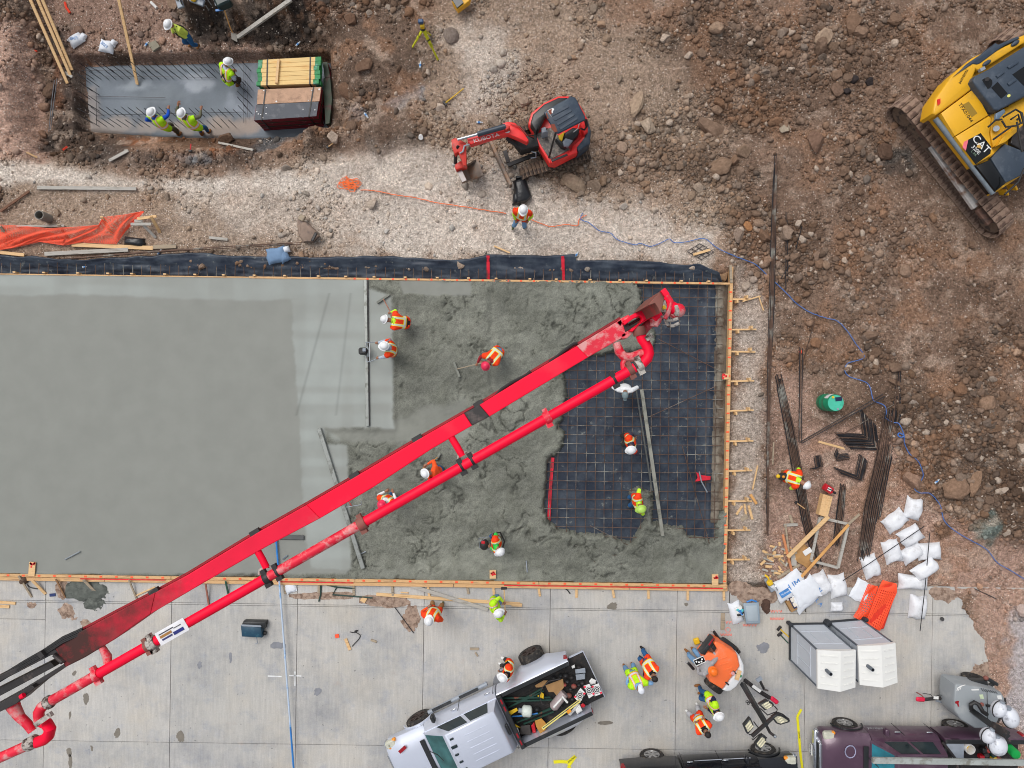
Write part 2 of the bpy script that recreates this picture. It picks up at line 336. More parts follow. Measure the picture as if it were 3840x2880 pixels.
for msk, cc_, am in ((smooth((wm - .04) / .12), np.array(srgb(146, 110, 84)), .42), (smooth((-wm - .06) / .1), np.array(srgb(84, 66, 54)), .45), (smooth((wm2 - .1) / .08), np.array(srgb(178, 160, 144)), .4)):
 k = (msk * am * (.35 + .65 * okc))[..., None]; GC = GC * (1 - k) + cc_ * k
# heaps and hollows (photo px, radii px, height)
for px, py, rx, ry, h in [(3560, 1640, 330, 170, .45), (3720, 1900, 170, 110, .5), (3330, 1480, 120, 90, .2), (2620, 200, 160, 120, .25), (1480, 230, 120, 70, .25), (1330, 500, 220, 45, .25),
      (2570, 480, 170, 45, -.35), (3250, 340, 160, 110, .15), (3100, 1250, 200, 140, .15), (1180, 500, 70, 35, .7), (600, 545, 240, 25, .28), (900, 570, 60, 30, .2), (3690, 1985, 60, 60, .12),
      (2450, 640, 120, 25, -.12), (840, 575, 45, 22, .15), (2980, 560, 130, 70, .15), (3520, 1985, 34, 28, .12), (2110, 640, 260, 130, -.04)]:
 GZ += h * np.exp(-((GU - px) / rx) ** 2 - ((GV - py) / ry) ** 2) * (1 + .8 * nmid)
trk = np.exp(-(((GU - 3590) * .645 + (GV - 600) * .764) / 380) ** 4 - (((GU - 3590) * .764 - (GV - 600) * .645) / 120) ** 4); GZ = GZ * (1 - trk) - .06 * trk; RK = RK * (1 - .95 * trk)
# strip beside the pour is dug flat; everything under slab and pavement lies lower
lo = smooth(.5 - polysd(GU, GV, [(-900, 1000), (2736, 1036), (2716, 2190), (-900, 2140)]) / 40)
GZ = GZ * (1 - lo) - .42 * lo
trench = smooth(.5 - polysd(GU, GV, [(2725, 1010), (2760, 1010), (2738, 2200), (2712, 2200)]) / 30); GZ -= .12 * trench
PAVE = [(-9000, 2120), (2710, 2206), (2740, 2192), (3870, 2212), (9000, 2290), (9000, 9000), (-9000, 9000)]
pv = smooth(.5 - (polysd(GU, GV, PAVE)) / 40)
GZ = GZ * (1 - pv) - .3 * pv
spill = smooth(.5 - (polysd(GU, GV, [(3560, 2190), (3960, 2190), (3960, 2960), (3790, 2900), (3700, 2620), (3650, 2420)]) + 55 * nmid + 60 * nbig) / 40)
GZ = GZ + spill * pv * .335 + .012 * spill * nfine
far = smooth((np.maximum(np.abs(GX) - 19, np.abs(GY) - 14.5)) / 20)
ground = grid_mesh('ground', GX, GY, GZ, np.clip(GC, .01, .9), {'gravel': GG}, mat=soil_material('site_soil'), kind='structure')
def samp(A, x, y):
 i = np.clip(np.searchsorted(xs, x) - 1, 0, len(xs) - 2); j = np.clip(np.searchsorted(ys, y) - 1, 0, len(ys) - 2)
 fx = (x - xs[i]) / (xs[i + 1] - xs[i]); fy = (y - ys[j]) / (ys[j + 1] - ys[j])
 if A.ndim == 3: fx = np.asarray(fx)[..., None]; fy = np.asarray(fy)[..., None]
 return (A[j, i] * (1 - fx) + A[j, i + 1] * fx) * (1 - fy) + (A[j + 1, i] * (1 - fx) + A[j + 1, i + 1] * fx) * fy
def gz(px, py):
 """ground height under what is seen at photo pixel (px, py)"""
 z = 0.0
 for _ in range(3): p = P(px, py, z); z = float(samp(GZ, np.array([p.x]), np.array([p.y]))[0])
 return z
def G(px, py, dz=0.0):
 z = gz(px, py) + dz; return P(px, py, z)
# ------------------------------------------------------------------ stones and clods
ICO = None
def ico(sub):
 bm = bmesh.new(); bmesh.ops.create_icosphere(bm, subdivisions=sub, radius=1); bm.verts.ensure_lookup_table()
 v = np.array([p.co[:] for p in bm.verts]); f = np.array([[q.index for q in t.verts] for t in bm.faces]); bm.free(); return v, f
def stone_shapes(n, sub, jag=.28):
 v, f = ico(sub); r = 1 + jag * (rng.random((n, len(v), 1)) - .5) * 2
 vv = v[None] * r
 for _ in range(3 if sub > 1 else 2):                      # flat broken faces
  d = rng.normal(size=(n, 1, 3)); d /= np.linalg.norm(d, axis=2, keepdims=True); h = rng.uniform(.45, .8, (n, 1, 1))
  k = (vv * d).sum(2, keepdims=True); vv = np.where(k > h, vv - d * (k - h) * .85, vv)
 return vv, f
def place_stones(vv, size, x, y, z):
 n = len(x); sc = rng.uniform(.7, 1.25, (n, 1, 3)) * size[:, None, None]; sc[:, :, 2] *= .72
 a = rng.random(n) * 2 * math.pi; c, s_ = np.cos(a), np.sin(a); q = vv * sc
 qx = q[..., 0] * c[:, None] - q[..., 1] * s_[:, None]; qy = q[..., 0] * s_[:, None] + q[..., 1] * c[:, None]
 return np.stack([qx + x[:, None], qy + y[:, None], q[..., 2] + z[:, None]], -1)
def stone_mesh(name, V, F, C, mat, kind='stuff'):
 n, nv = V.shape[:2]; me = bpy.data.meshes.new(name); co = V.reshape(-1, 3).astype(np.float32)
 fi = (F[None] + (np.arange(n) * nv)[:, None, None]).reshape(-1, 3).astype(np.int32); nf = len(fi)
 me.vertices.add(len(co)); me.vertices.foreach_set('co', co.reshape(-1)); me.loops.add(nf * 3); me.loops.foreach_set('vertex_index', fi.reshape(-1))
 me.polygons.add(nf); me.polygons.foreach_set('loop_start', np.arange(0, nf * 3, 3, dtype=np.int32)); me.polygons.foreach_set('loop_total', np.full(nf, 3, np.int32))
 me.update(calc_edges=True)
 a = me.color_attributes.new('Col', 'FLOAT_COLOR', 'POINT'); c4 = np.ones((n, nv, 4), np.float32); c4[..., :3] = C[:, None, :]; a.data.foreach_set('color', c4.reshape(-1))
 me.materials.append(mat); o = bpy.data.objects.new(name, me); COL.objects.link(o); tag(o, kind=kind); return o
def stone_mat(name, attr=True):
 m = bpy.data.materials.new(name); m.use_nodes = True; t = m.node_tree; n = t.nodes; L = t.links; b = n['Principled BSDF']; b.inputs['Roughness'].default_value = .95; b.inputs['Specular IOR Level'].default_value = .15
 if attr: c = n.new('ShaderNodeVertexColor'); c.layer_name = 'Col'
 else: c = n.new('ShaderNodeObjectInfo')
 tc = n.new('ShaderNodeTexCoord'); nz = n.new('ShaderNodeTexNoise'); nz.inputs['Scale'].default_value = 14 if attr else 3.5; nz.inputs['Detail'].default_value = 7; nz.inputs['Roughness'].default_value = .7; L.new(tc.outputs['Object'], nz.inputs['Vector'])
 cr = n.new('ShaderNodeValToRGB'); e = cr.color_ramp.elements; e[0].position = .3; e[0].color = (.6, .57, .54, 1); e[1].position = .7; e[1].color = (1.3, 1.3, 1.3, 1); L.new(nz.outputs[0], cr.inputs[0])
 mx = n.new('ShaderNodeMix'); mx.data_type = 'RGBA'; mx.blend_type = 'MULTIPLY'; mx.inputs['Factor'].default_value = 1
 L.new(c.outputs['Color'], mx.inputs[6]); L.new(cr.outputs[0], mx.inputs[7]); L.new(mx.outputs[2], b.inputs['Base Color'])
 bp = n.new('ShaderNodeBump'); bp.inputs['Strength'].default_value = .7; bp.inputs['Distance'].default_value = .04; L.new(nz.outputs[0], bp.inputs['Height']); L.new(bp.outputs[0], b.inputs['Normal']); return m
SM = stone_mat('stone_faces')
KEEP = []          # pixel boxes where no loose stone may lie
def scatter(n, smin, smax, power, tries=6):
 x = rng.uniform(-17.9, 17.9, n * tries); y = rng.uniform(-8.2, 13.5, n * tries)
 u = x / (S * H) + 1920; v = 1440 - y / (S * H)
 d = samp(RK, x, y) * (samp(lo, x, y) < .05) * ((samp(pv, x, y) < .1) | (samp(spill, x, y) > .3)) * (samp(tB, x, y) < .02)
 cl = fbm(x, y, .75, 4, 77) * 5.5 + .55
 hp_ = lambda a, b, c, e: np.exp(-((u - a) / c) ** 2 - ((v - b) / e) ** 2); cl = cl + 3 * (hp_(3540, 1620, 300, 150) + hp_(3720, 1880, 150, 130) + hp_(2800, 850, 60, 90) + hp_(2450, 560, 190, 90) + hp_(3060, 200, 170, 110)); d = d * (1 + 1.5 * hp_(3600, 1680, 280, 200))
 keep = rng.random(len(x)) < np.clip(d * np.clip(cl, 0.06, 2), 0, 1)
 for a, b, c, e in KEEP: keep &= ~((u > a) & (u < c) & (v > b) & (v < e))
 x, y = x[keep][:n], y[keep][:n]
 s = smin * (1 - rng.random(len(x)) * (1 - (smin / smax) ** power)) ** (-1 / power)
 return x, y, s
def tint(x, y, n, lift=1.06, var=.15):
 c = samp(GC, x, y) * lift * (1 + rng.normal(0, var, (n, 1))); warm = rng.normal(0, .05, (n, 1)); c = c * np.concatenate([1 + warm, np.ones((n, 1)), 1 - warm], 1)
 pale = (rng.random((n, 1)) < .05); c = np.where(pale, c * .4 + np.array(srgb(205, 190, 175)) * .6, c)
 dk = rng.random((n, 1)) < .05; c = np.where(dk, c * .62, c); return np.clip(c, .02, .8)
KEEP += [(0, 800, 670, 965), (2880, 1400, 3330, 2200), (540, 500, 820, 560), (240, 670, 530, 730), (2740, 1090, 2850, 2130), (1260, 650, 1380, 730), (1930, 680, 2000, 800), (2100, 700, 2160, 790), (1960, 660, 2010, 800), (2500, 880, 2720, 990), (960, 920, 1100, 990), (3060, 1460, 3170, 1570)]
for nm, n, a, b, pw, sub, jag in [('gravel', 56000, .018, .05, 1.8, 1, .36), ('rubble', 10000, .048, .095, 1.8, 1, .32), ('broken_clods', 1500, .09, .16, 2.0, 2, .22)]:
 x, y, s = scatter(n, a, b, pw)
 vv, f = stone_shapes(len(x), sub, jag)
 V = place_stones(vv, s, x, y, samp(GZ, x, y) + s * .22)
 stone_mesh(nm, V, f, tint(x, y, len(x)), SM)
# the clods and broken rocks that show largest: each an object of its own
SMO = stone_mat('clod_faces', False)
vv, f = stone_shapes(14, 3, .0)
for _ in range(4):
 d = rng.normal(size=(14, 1, 3)); d /= np.linalg.norm(d, axis=2, keepdims=True); h = rng.uniform(.38, .72, (14, 1, 1)); k = (vv * d).sum(2, keepdims=True); vv = np.where(k > h, vv - d * (k - h) * .95, vv)
protos = []
for k in range(14):
 p = vv[k] * (1 + .16 * fbm(vv[k][:, 0] * 1.7 + k * 9, vv[k][:, 1] * 1.7 + vv[k][:, 2] * 2.1, 1.2, 4, 60 + k)[:, None] * 2.6)
 me = bpy.data.meshes.new('clod'); me.from_pydata([tuple(q) for q in p], [], [tuple(t) for t in f]); me.materials.append(SMO); me.update(); protos.append(me)
x, y, s = scatter(230, .13, .32, 2.4)
c = tint(x, y, len(x), 1.12, .1); z = samp(GZ, x, y); rg = np.random.default_rng(5)
def clod(px_, py_, pz_, sz, col_, name='dirt_clod', label=None, cat='dirt clod', group=None, k=None, flat=.75, rot=None, ar=None):
 o = bpy.data.objects.new(name, protos[int(rg.integers(14)) if k is None else k]); COL.objects.link(o)
 q = rg.uniform(.8, 1.2, 3) if ar is None else np.array(ar); o.location = (px_, py_, pz_ + sz * .22); o.scale = (sz * q[0], sz * q[1], sz * flat * q[2])
 o.rotation_euler = (rg.normal(0, .2), rg.normal(0, .2), rg.random() * 6.28 if rot is None else rot); o.color = (*col_, 1); return tag(o, label, cat, group)
for i in range(len(x)):
 right = x[i] > 8.5
 if right: clod(x[i], y[i], z[i], s[i], c[i], 'dirt_clod', 'brown dirt clod lying in the churned soil east of the pour', 'dirt clod', 'clods in the brown soil east of the pour')
 else: clod(x[i], y[i], z[i], s[i], c[i], 'rock', 'tan broken rock lying in the rubble north of the pour', 'rock', 'rocks in the rubble north of the pour')
for px, py, r, rgb, lab, k, ar in [
 (2385, 395, 34, (165, 145, 125), 'long tan rock slab tilted on the rubble right of the red mini excavator', 3, (1.5, .7, .8)),
 (2430, 475, 40, (175, 158, 140), 'pale split rock at the left end of the dark trench', 5, (1.3, .8, .8)),
 (2670, 490, 52, (130, 108, 92), 'wide flat brown rock slab at the right end of the dark trench', 7, (1.25, .85, .5)),
 (3090, 150, 38, (168, 146, 126), 'pale cracked limestone boulder in the brown soil', 2, (1, 1.1, .8)),
 (2942, 485, 22, (165, 152, 135), 'round grey boulder above the long rebar bundle', 9, (1, 1.1, .9)),
 (3140, 340, 30, (120, 98, 84), 'round brown boulder near two black lumps', 10, (1.1, .9, .8)),
 (3060, 530, 42, (118, 94, 80), 'large flat brown clod left of the grey puddle', 11, (1.3, .9, .6)),
 (3315, 570, 36, (98, 78, 66), 'dark brown clod at the foot of the yellow excavator track', 0, (1.1, .9, .7)),
 (2706, 1036, 26, (150, 122, 96), 'brown round boulder in the corner outside the forms', 1, (1, 1, .9)),
 (2710, 625, 44, (135, 112, 94), 'large tan clod above the pale boulders by the blue hose', 4, (.8, 1.3, .6)),
 (2148, 690, 44, (160, 140, 120), 'broad pale rock below the mini excavator tracks', 6, (1.2, .8, .6)),
 (1685, 140, 32, (130, 118, 110), 'grey flat rock beside the survey tripod', 8, (1.1, 1, .6)),
 (1652, 402, 20, (196, 180, 165), 'pale rock beside the sledgehammer head', 12, (1, 1.1, .8)),
 (3575, 1830, 44, (135, 110, 92), 'large cracked brown clod above the blue hose and sandbags', 13, (1, 1.1, .8)),
 (3650, 1812, 34, (142, 116, 96), 'long flat brown clod on the heap right of the cracked clod', 3, (1.5, .6, .6)),
 (3420, 1800, 46, (150, 122, 104), 'tan clod covering the blue hose left of the heap', 7, (1.1, .8, .7)),
 (3190, 190, 26, (110, 92, 80), 'dark clod with black side in the brown soil', 5, (1, 1, .8)),
 (2790, 575, 30, (140, 118, 100), 'brown clod above the top end of the long rebar bundle', 2, (.9, 1.3, .7)),
 (1370, 250, 40, (120, 96, 80), 'big brown clod right of the lumber stacks', 9, (1, .8, .7)),
 (1300, 345, 32, (112, 88, 72), 'brown clod between the panel stacks and the grey puddle', 1, (.8, 1.2, .7)),
 (2805, 850, 18, (165, 120, 84), 'orange brown rock near the bend of the blue hose', 10, (1, 1.3, .9)),
 (2770, 880, 30, (135, 118, 106), 'wedge shaped grey brown rock left of the blue hose', 11, (1.3, .8, .6))]:
 p = G(px, py); clod(p.x, p.y, p.z, PX(r), srgb(*rgb), 'boulder', lab, 'boulder', None, k, .7, 0.4 * k, ar)
for px, py, lab in [(3195, 300, 'black tarry lump left of the other black lump in the brown soil'), (3255, 310, 'smaller black tarry lump right of the bigger one'), (3172, 345, 'black lump below the two other black lumps')]:
 p = G(px, py); clod(p.x, p.y, p.z, PX(20), srgb(58, 52, 52), 'black_lump', lab, 'lump', None, None, .6)
# ------------------------------------------------------------------ existing concrete pavement
TH = -0.0148                                                   # the whole site is turned this much against the picture
ex = Vector((math.cos(TH), math.sin(TH), 0)); ey = Vector((-math.sin(TH), math.cos(TH), 0))
def conc_mat(name, base, dark, pale, seed=0., bumpy=.0):
 m = bpy.data.materials.new(name); m.use_nodes = True; t = m.node_tree; n = t.nodes; L = t.links; b = n['Principled BSDF']; b.inputs['Roughness'].default_value = .85; b.inputs['Specular IOR Level'].default_value = .25
 ge = n.new('ShaderNodeNewGeometry'); mp = n.new('ShaderNodeMapping'); mp.inputs['Location'].default_value = (seed, seed * 2, 0); L.new(ge.outputs['Position'], mp.inputs[0]); src = mp.outputs[0]
 oi = n.new('ShaderNodeObjectInfo')
 def noise(sc, det=6, ro=.6, vec=src):
  x = n.new('ShaderNodeTexNoise'); x.inputs['Scale'].default_value = sc; x.inputs['Detail'].default_value = det; x.inputs['Roughness'].default_value = ro; L.new(vec, x.inputs['Vector']); return x.outputs[0]
 def ramp(s_, p0, p1, c0=(0, 0, 0), c1=(1, 1, 1)):
  x = n.new('ShaderNodeValToRGB'); e = x.color_ramp.elements; e[0].position = p0; e[1].position = p1; e[0].color = (*c0, 1); e[1].color = (*c1, 1); L.new(s_, x.inputs[0]); return x.outputs[0]
 def mix(a, c, f, mode='MIX'):
  x = n.new('ShaderNodeMix'); x.data_type = 'RGBA'; x.blend_type = mode
  for sock, val in (('Factor', f), (6, a), (7, c)):
   if isinstance(val, tuple): x.inputs[sock].default_value = (*val, 1)
   elif isinstance(val, float): x.inputs[sock].default_value = val
   else: L.new(val, x.inputs[sock])
  return x.outputs[2]
 col = mix(base, pale, ramp(noise(.35, 5, .6), .4, .62))
 col = mix(col, dark, ramp(noise(.5, 8, .7), .46, .72))
 col = mix(col, srgb(150, 156, 168), mix((0., 0., 0.), ramp(noise(1.3, 9, .76), .52, .66), .5)); col = mix(col, srgb(192, 184, 170), mix((0., 0., 0.), ramp(noise(.42, 6, .6), .5, .66), .55))
 st = n.new('ShaderNodeMapping'); st.inputs['Scale'].default_value = (9, .7, 1); L.new(src, st.inputs[0])
 col = mix(col, ramp(noise(1.6, 4, .6, st.outputs[0]), .3, .7, (.9, .9, .9), (1.08, 1.08, 1.08)), 1.0, 'MULTIPLY')   # broom marks
 col = mix(col, ramp(noise(22, 5, .7), .3, .7, (.9, .9, .9), (1.08, 1.08, 1.08)), 1.0, 'MULTIPLY')
 sp = mix(ramp(noise(2.6, 9, .75), .62, .72), (0., 0., 0.), ramp(noise(.5, 3, .5), .42, .6, (1, 1, 1), (0, 0, 0)))
 col = mix(col, tuple(c * .55 for c in dark), mix((0., 0., 0.), sp, .55))
 fl = ramp(noise(7.5, 3, .5), .70, .735); col = mix(col, tuple(c * .38 for c in dark), mix((0., 0., 0.), fl, .6))
 pk = ramp(noise(1.1, 6, .7), .62, .75); col = mix(col, srgb(176, 158, 146), mix((0., 0., 0.), pk, .5))
 col = mix(col, ramp(oi.outputs['Random'], 0, 1, (.95, .95, .95), (1.04, 1.04, 1.05)), 1.0, 'MULTIPLY')
 L.new(col, b.inputs['Base Color']); bp = n.new('ShaderNodeBump'); bp.inputs['Strength'].default_value = .25; bp.inputs['Distance'].default_value = .01; L.new(noise(40, 4), bp.inputs['Height']); L.new(bp.outputs[0], b.inputs['Normal'])
 return m
PM = conc_mat('old_concrete', srgb(183, 181, 176), srgb(151, 152, 154), srgb(190, 187, 181))
pave = thing('pavement', None, None, (0, 0, 0), kind='structure')
xj = [-310, 167, 640, 1112, 1587, 2060, 2536, 3020, 3494, 3960]; yj = [2100, 2252, 2766, 3290]
def site(u, v):                                                # site frame in photo pixels (z = 0) -> world
 o = P(1920, 1440, 0); a = (u - 1920) * S * H; b = (1440 - v) * S * H; return ex * a + ey * b
# a joint seen at (x, y) has these site coordinates
c0, s0 = math.cos(TH), math.sin(TH)
def inv(px, py):
 p = P(px, py, 0); a = p.dot(ex); b = p.dot(ey); return 1920 + a / (S * H), 1440 - b / (S * H)
vx = [inv(a, 2500)[0] for a in xj]; hy = [inv(1920, 2282)[1], inv(1920, 2803)[1]]; botm = inv(1920, 3340)[1]; topl = inv(1600, 2178)[1]; topr = inv(3500, 2199)[1]
gap = .75
for i in range(len(vx) - 1):
 rows = [((topr if vx[i] > inv(2740, 2300)[0] - 40 else topl + 6), hy[0] - 4), (hy[0] + 4, hy[1]), (hy[1], botm)]
 if vx[i] < 2720 < vx[i + 1]: rows = [(topl + 16, hy[0] - 4)] + rows[1:]
 x1u = inv(2734, 2240)[0] if vx[i] < 2720 < vx[i + 1] else None
 for r, (a, b) in enumerate(rows):
  x0, x1 = vx[i] + gap, (x1u if (x1u and r == 0) else vx[i + 1] - gap); y0, y1 = a + (gap if r != 1 else 0), b - (gap if r else 0)
  segs = [(y0, y1)] if not (i == 0 and r == 1) else [(y0, inv(80, 2322)[1] - gap), (inv(80, 2322)[1] + gap, y1)]
  for q0, q1 in segs:
   cc = [site(x0, q0), site(x1, q0), site(x1, q1), site(x0, q1)]
   MB().prism([Vector((p.x, p.y, 0)) for p in cc], [Vector((p.x, p.y, -.16)) for p in cc], bev=.006).build('pavement_panel', PM, pave)
 cc = [site(vx[i] + gap, hy[0] - 2.6), site(vx[i + 1] - gap, hy[0] - 2.6), site(vx[i + 1] - gap, hy[0] + 2.6), site(vx[i] + gap, hy[0] + 2.6)]
 MB().prism([Vector((p.x, p.y, -.006)) for p in cc], [Vector((p.x, p.y, -.1)) for p in cc]).build('joint_strip', PM, pave)
cc = [site(2730, topl + 14), site(vx[6] + 10, topl + 12), site(vx[7] - gap, topr + 1), site(vx[7] - gap, hy[0] - 5), site(2728, hy[0] - 5)]
qq = [P(2738, 2214), P(3000, 2222), P(3016, 2203), P(3018, 2300), P(2736, 2295)]
MB().prism([Vector((p.x, p.y, 0)) for p in qq], [Vector((p.x, p.y, -.16)) for p in qq], bev=.006).build('pavement_panel', PM, pave)
# ------------------------------------------------------------------ the fresh pour
SLAB = [(-120, 1028), (2733, 1064), (2717, 2192), (-120, 2152)]
ST = .12
BARE = [(2404, 1020), (2400, 1064), (2416, 1098), (2409, 1137), (2402, 1154), (2430, 1200), (2462, 1241), (2460, 1306), (2390, 1322), (2297, 1315), (2262, 1336), (2224, 1328), (2150, 1372), (2111, 1397), (2128, 1440),
  (2131, 1500), (2098, 1605), (2120, 1631), (2111, 1683), (2063, 1722), (2046, 1852), (2044, 1922), (2063, 1952), (2089, 1983), (2172, 2002), (2250, 2004), (2311, 2017), (2345, 2030), (2376, 2037), (2393, 1987), (2423, 1939),
  (2370, 1890), (2366, 1850), (2400, 1825), (2447, 1850), (2452, 1961), (2502, 1967), (2571, 1978), (2584, 2008), (2658, 2026), (2680, 2021), (2688, 1930), (2740, 1900), (2760, 1020)]
sx_ = np.arange(-18.4, 7.6, .04); sy_ = np.arange(-7.0, 4.0, .04)
sx_ = np.concatenate([np.arange(-18.8, -8.2, .12), np.arange(-8.2, 7.62, .038)]); sy_ = np.arange(-7.1, 4.1, .038)
FX, FY = np.meshgrid(sx_, sy_); k_ = S * (H - ST); FU = FX / k_ + 1920; FV = 1440 - FY / k_
n1 = fbm(FX, FY, .7, 4, 101); n2 = fbm(FX, FY, 2.6, 5, 111); n3 = fbm(FX, FY, 8, 4, 121); n4 = fbm(FX * 1.0, FY, 18, 3, 131)
bare = polysd(FU, FV, BARE) + 26 * n2 + 16 * n3 + 8 * n4
FLOAT = [(-300, 1000), (1378, 1030), (1378, 1078), (1470, 1110), (1475, 1606), (1216, 1606), (1222, 1664), (1302, 1668), (1318, 2130), (1300, 2152), (-300, 2152)]
fin = polysd(FU, FV, FLOAT) + 9 * n2 + 7 * n3
rough = smooth(.5 + fin / 16)
strip = smooth(.5 - (polysd(FU, FV, [(1500, 1052), (1770, 1056), (1762, 1108), (1512, 1104)]) + 18 * n2) / 10) * 1.0
patch = smooth(.5 - (polysd(FU, FV, [(1500, 1560), (1740, 1500), (1750, 1640), (1500, 1660), (1250, 1655), (1215, 1602), (1460, 1606)]) + 40 * n2) / 30) * .88
patch2 = smooth(.5 - (polysd(FU, FV, [(1750, 2060), (1980, 2030), (2040, 2190), (1500, 2190), (1400, 2150)]) + 50 * n2) / 60) * .6
patch3 = smooth(.5 - (polysd(FU, FV, [(2450, 2090), (2720, 2070), (2720, 2200), (2420, 2200)]) + 50 * n2) / 60) * .7
rr = rough * (1 - np.maximum.reduce([strip, patch, patch2 * .6, patch3 * .5]))
qx = FX + .5 * fbm(FX, FY, .9, 3, 141) * 2; qy = FY + .5 * fbm(FX, FY, .9, 3, 142) * 2
rid = np.abs(fbm(qx, qy * 1.5, 1.1, 3, 151)); gate = smooth((fbm(FX, FY, 1.0, 3, 155) + .02) / .15)
crack = np.exp(-(fbm(qx, qy, 2.3, 3, 161) / .026) ** 2) * gate + .9 * np.exp(-(fbm(FX, FY, 5.5, 2, 171) / .03) ** 2) * smooth((n2 + .02) / .2) * smooth((n1 + .1) / .2)
FZ = ST + rr * (.07 * n1 + .09 * n2 + .055 * n3 + .04 * n4 - .05 * gate * np.clip(.05 - rid, 0, 1) / .05 - .055 * crack + .015)
FZ -= np.where(rough > .5, .01, 0)
tr = np.exp(-((FU - 1842 - .008 * (FV - 1100)) / 13) ** 2) * smooth((FV - 1080) / 30) * smooth((1480 - FV) / 60); FZ -= .06 * tr * rr   # filled trench line
edge = smooth(.5 - bare / 30); FZ = FZ * (1 - edge) + (-.40) * edge
FZ += .04 * np.exp(-((bare - 24) / 14) ** 2) * rough
# rebar showing as lines under the fresh concrete
out = polysd(FU, FV, SLAB) > -1
SMOOTH = np.array(srgb(136, 138, 132)); PALE = np.array(srgb(160, 166, 162)); WETC = np.array(srgb(127, 129, 119)); MUD = np.array(srgb(111, 113, 103))
FC = np.broadcast_to(SMOOTH, FX.shape + (3,)) * (1 + .05 * n1[..., None])
pal = polysd(FU, FV, [(1090, 1120), (1380, 1080), (1480, 1090), (1475, 1605), (1200, 1600), (1312, 1668), (1316, 2135), (1165, 2130), (1140, 1940), (1122, 1600)]) + 16 * n2 + 8 * n3
top_ = polysd(FU, FV, [(-200, 1030), (1380, 1046), (1380, 1130), (800, 1122), (520, 1112), (340, 1104), (-200, 1108)]) + 14 * n2 + 10 * fbm(FX, FY, .9, 2, 181)
lum = .75 * np.maximum(smooth(.5 - pal / 12), smooth(.5 - top_ / 14))
band = .5 + .5 * np.tanh(6 * (vnoise(FU / 45, FV / 900, 5) - .55)); band2 = np.tanh(5 * (vnoise(FU / 400 + .15 * n1, FV / 34, 6) - .5))
lum = lum * np.clip(.72 + .26 * band2 + .26 * (band - .5), .2, 1.2)
FC = FC * (1 - lum[..., None]) + PALE * lum[..., None]
drk = np.exp(-((FU - 1208 + .27 * (FV - 1200)) / 5) ** 2) * (np.abs(FV - 1330) < 230) * .2 + np.exp(-((FU - 1303 + .12 * (FV - 1200)) / 5) ** 2) * (np.abs(FV - 1330) < 230) * .16
FC = FC * (1 - drk[..., None])
wet = (rough * (1 - .75 * np.maximum(strip, patch * .7)))[..., None]
FC = FC * (1 - wet) + wet * (WETC + (MUD - WETC) * smooth(.5 + 2.4 * n2)[..., None]) * (1 + .45 * n1[..., None] + .3 * n2[..., None] + .25 * n3[..., None] + .55 * fbm(qx * .5, qy * 2.2, 1.3, 4, 191)[..., None])
dkc = rr * np.clip(1.0 * crack + 0 * rid, 0, .9); FC = FC * (1 - .6 * dkc[..., None])
rim = np.exp(-((fin - 10) / 9) ** 2) * rough; FC = FC * (1 - .22 * rim[..., None])
FC = FC * (1 + (.16 * np.maximum(patch2, patch3) * rough)[..., None])
def fresh_mat():
 m = bpy.data.materials.new('fresh_concrete'); m.use_nodes = True; t = m.node_tree; n = t.nodes; L = t.links; b = n['Principled BSDF']; b.inputs['Specular IOR Level'].default_value = .3
 c = n.new('ShaderNodeVertexColor'); c.layer_name = 'Col'; tc = n.new('ShaderNodeTexCoord'); at = n.new('ShaderNodeAttribute'); at.attribute_name = 'wet'
 nz = n.new('ShaderNodeTexNoise'); nz.inputs['Scale'].default_value = 26; nz.inputs['Detail'].default_value = 6; nz.inputs['Roughness'].default_value = .7; L.new(tc.outputs['Object'], nz.inputs['Vector'])
 cr = n.new('ShaderNodeValToRGB'); e = cr.color_ramp.elements; e[0].position = .33; e[0].color = (.6, .6, .6, 1); e[1].position = .66; e[1].color = (1.26, 1.26, 1.26, 1); L.new(nz.outputs[0], cr.inputs[0])
 mx = n.new('ShaderNodeMix'); mx.data_type = 'RGBA'; mx.blend_type = 'MULTIPLY'; L.new(at.outputs['Fac'], mx.inputs['Factor']); L.new(c.outputs[0], mx.inputs[6]); L.new(cr.outputs[0], mx.inputs[7])
 sm = n.new('ShaderNodeTexNoise'); sm.inputs['Scale'].default_value = 1.6; sm.inputs['Detail'].default_value = 7; L.new(tc.outputs['Object'], sm.inputs['Vector'])
 c2 = n.new('ShaderNodeValToRGB'); e = c2.color_ramp.elements; e[0].position = .3; e[0].color = (.96, .96, .96, 1); e[1].position = .7; e[1].color = (1.04, 1.04, 1.04, 1); L.new(sm.outputs[0], c2.inputs[0])
 m2 = n.new('ShaderNodeMix'); m2.data_type = 'RGBA'; m2.blend_type = 'MULTIPLY'; m2.inputs['Factor'].default_value = 1; L.new(mx.outputs[2], m2.inputs[6]); L.new(c2.outputs[0], m2.inputs[7])
 L.new(m2.outputs[2], b.inputs['Base Color']); b.inputs['Roughness'].default_value = .7
 bs = n.new('ShaderNodeMath'); bs.operation = 'MULTIPLY'; bs.inputs[1].default_value = .68; L.new(at.outputs['Fac'], bs.inputs[0])
 bp = n.new('ShaderNodeBump'); bp.inputs['Distance'].default_value = .03; L.new(bs.outputs[0], bp.inputs['Strength']); L.new(nz.outputs[0], bp.inputs['Height']); L.new(bp.outputs[0], b.inputs['Normal']); return m
FM = fresh_mat()
slab = grid_mesh('fresh_concrete', FX, FY, FZ, np.clip(FC, .02, .8), {'wet': rr}, keep=~out, mat=FM, kind='structure')
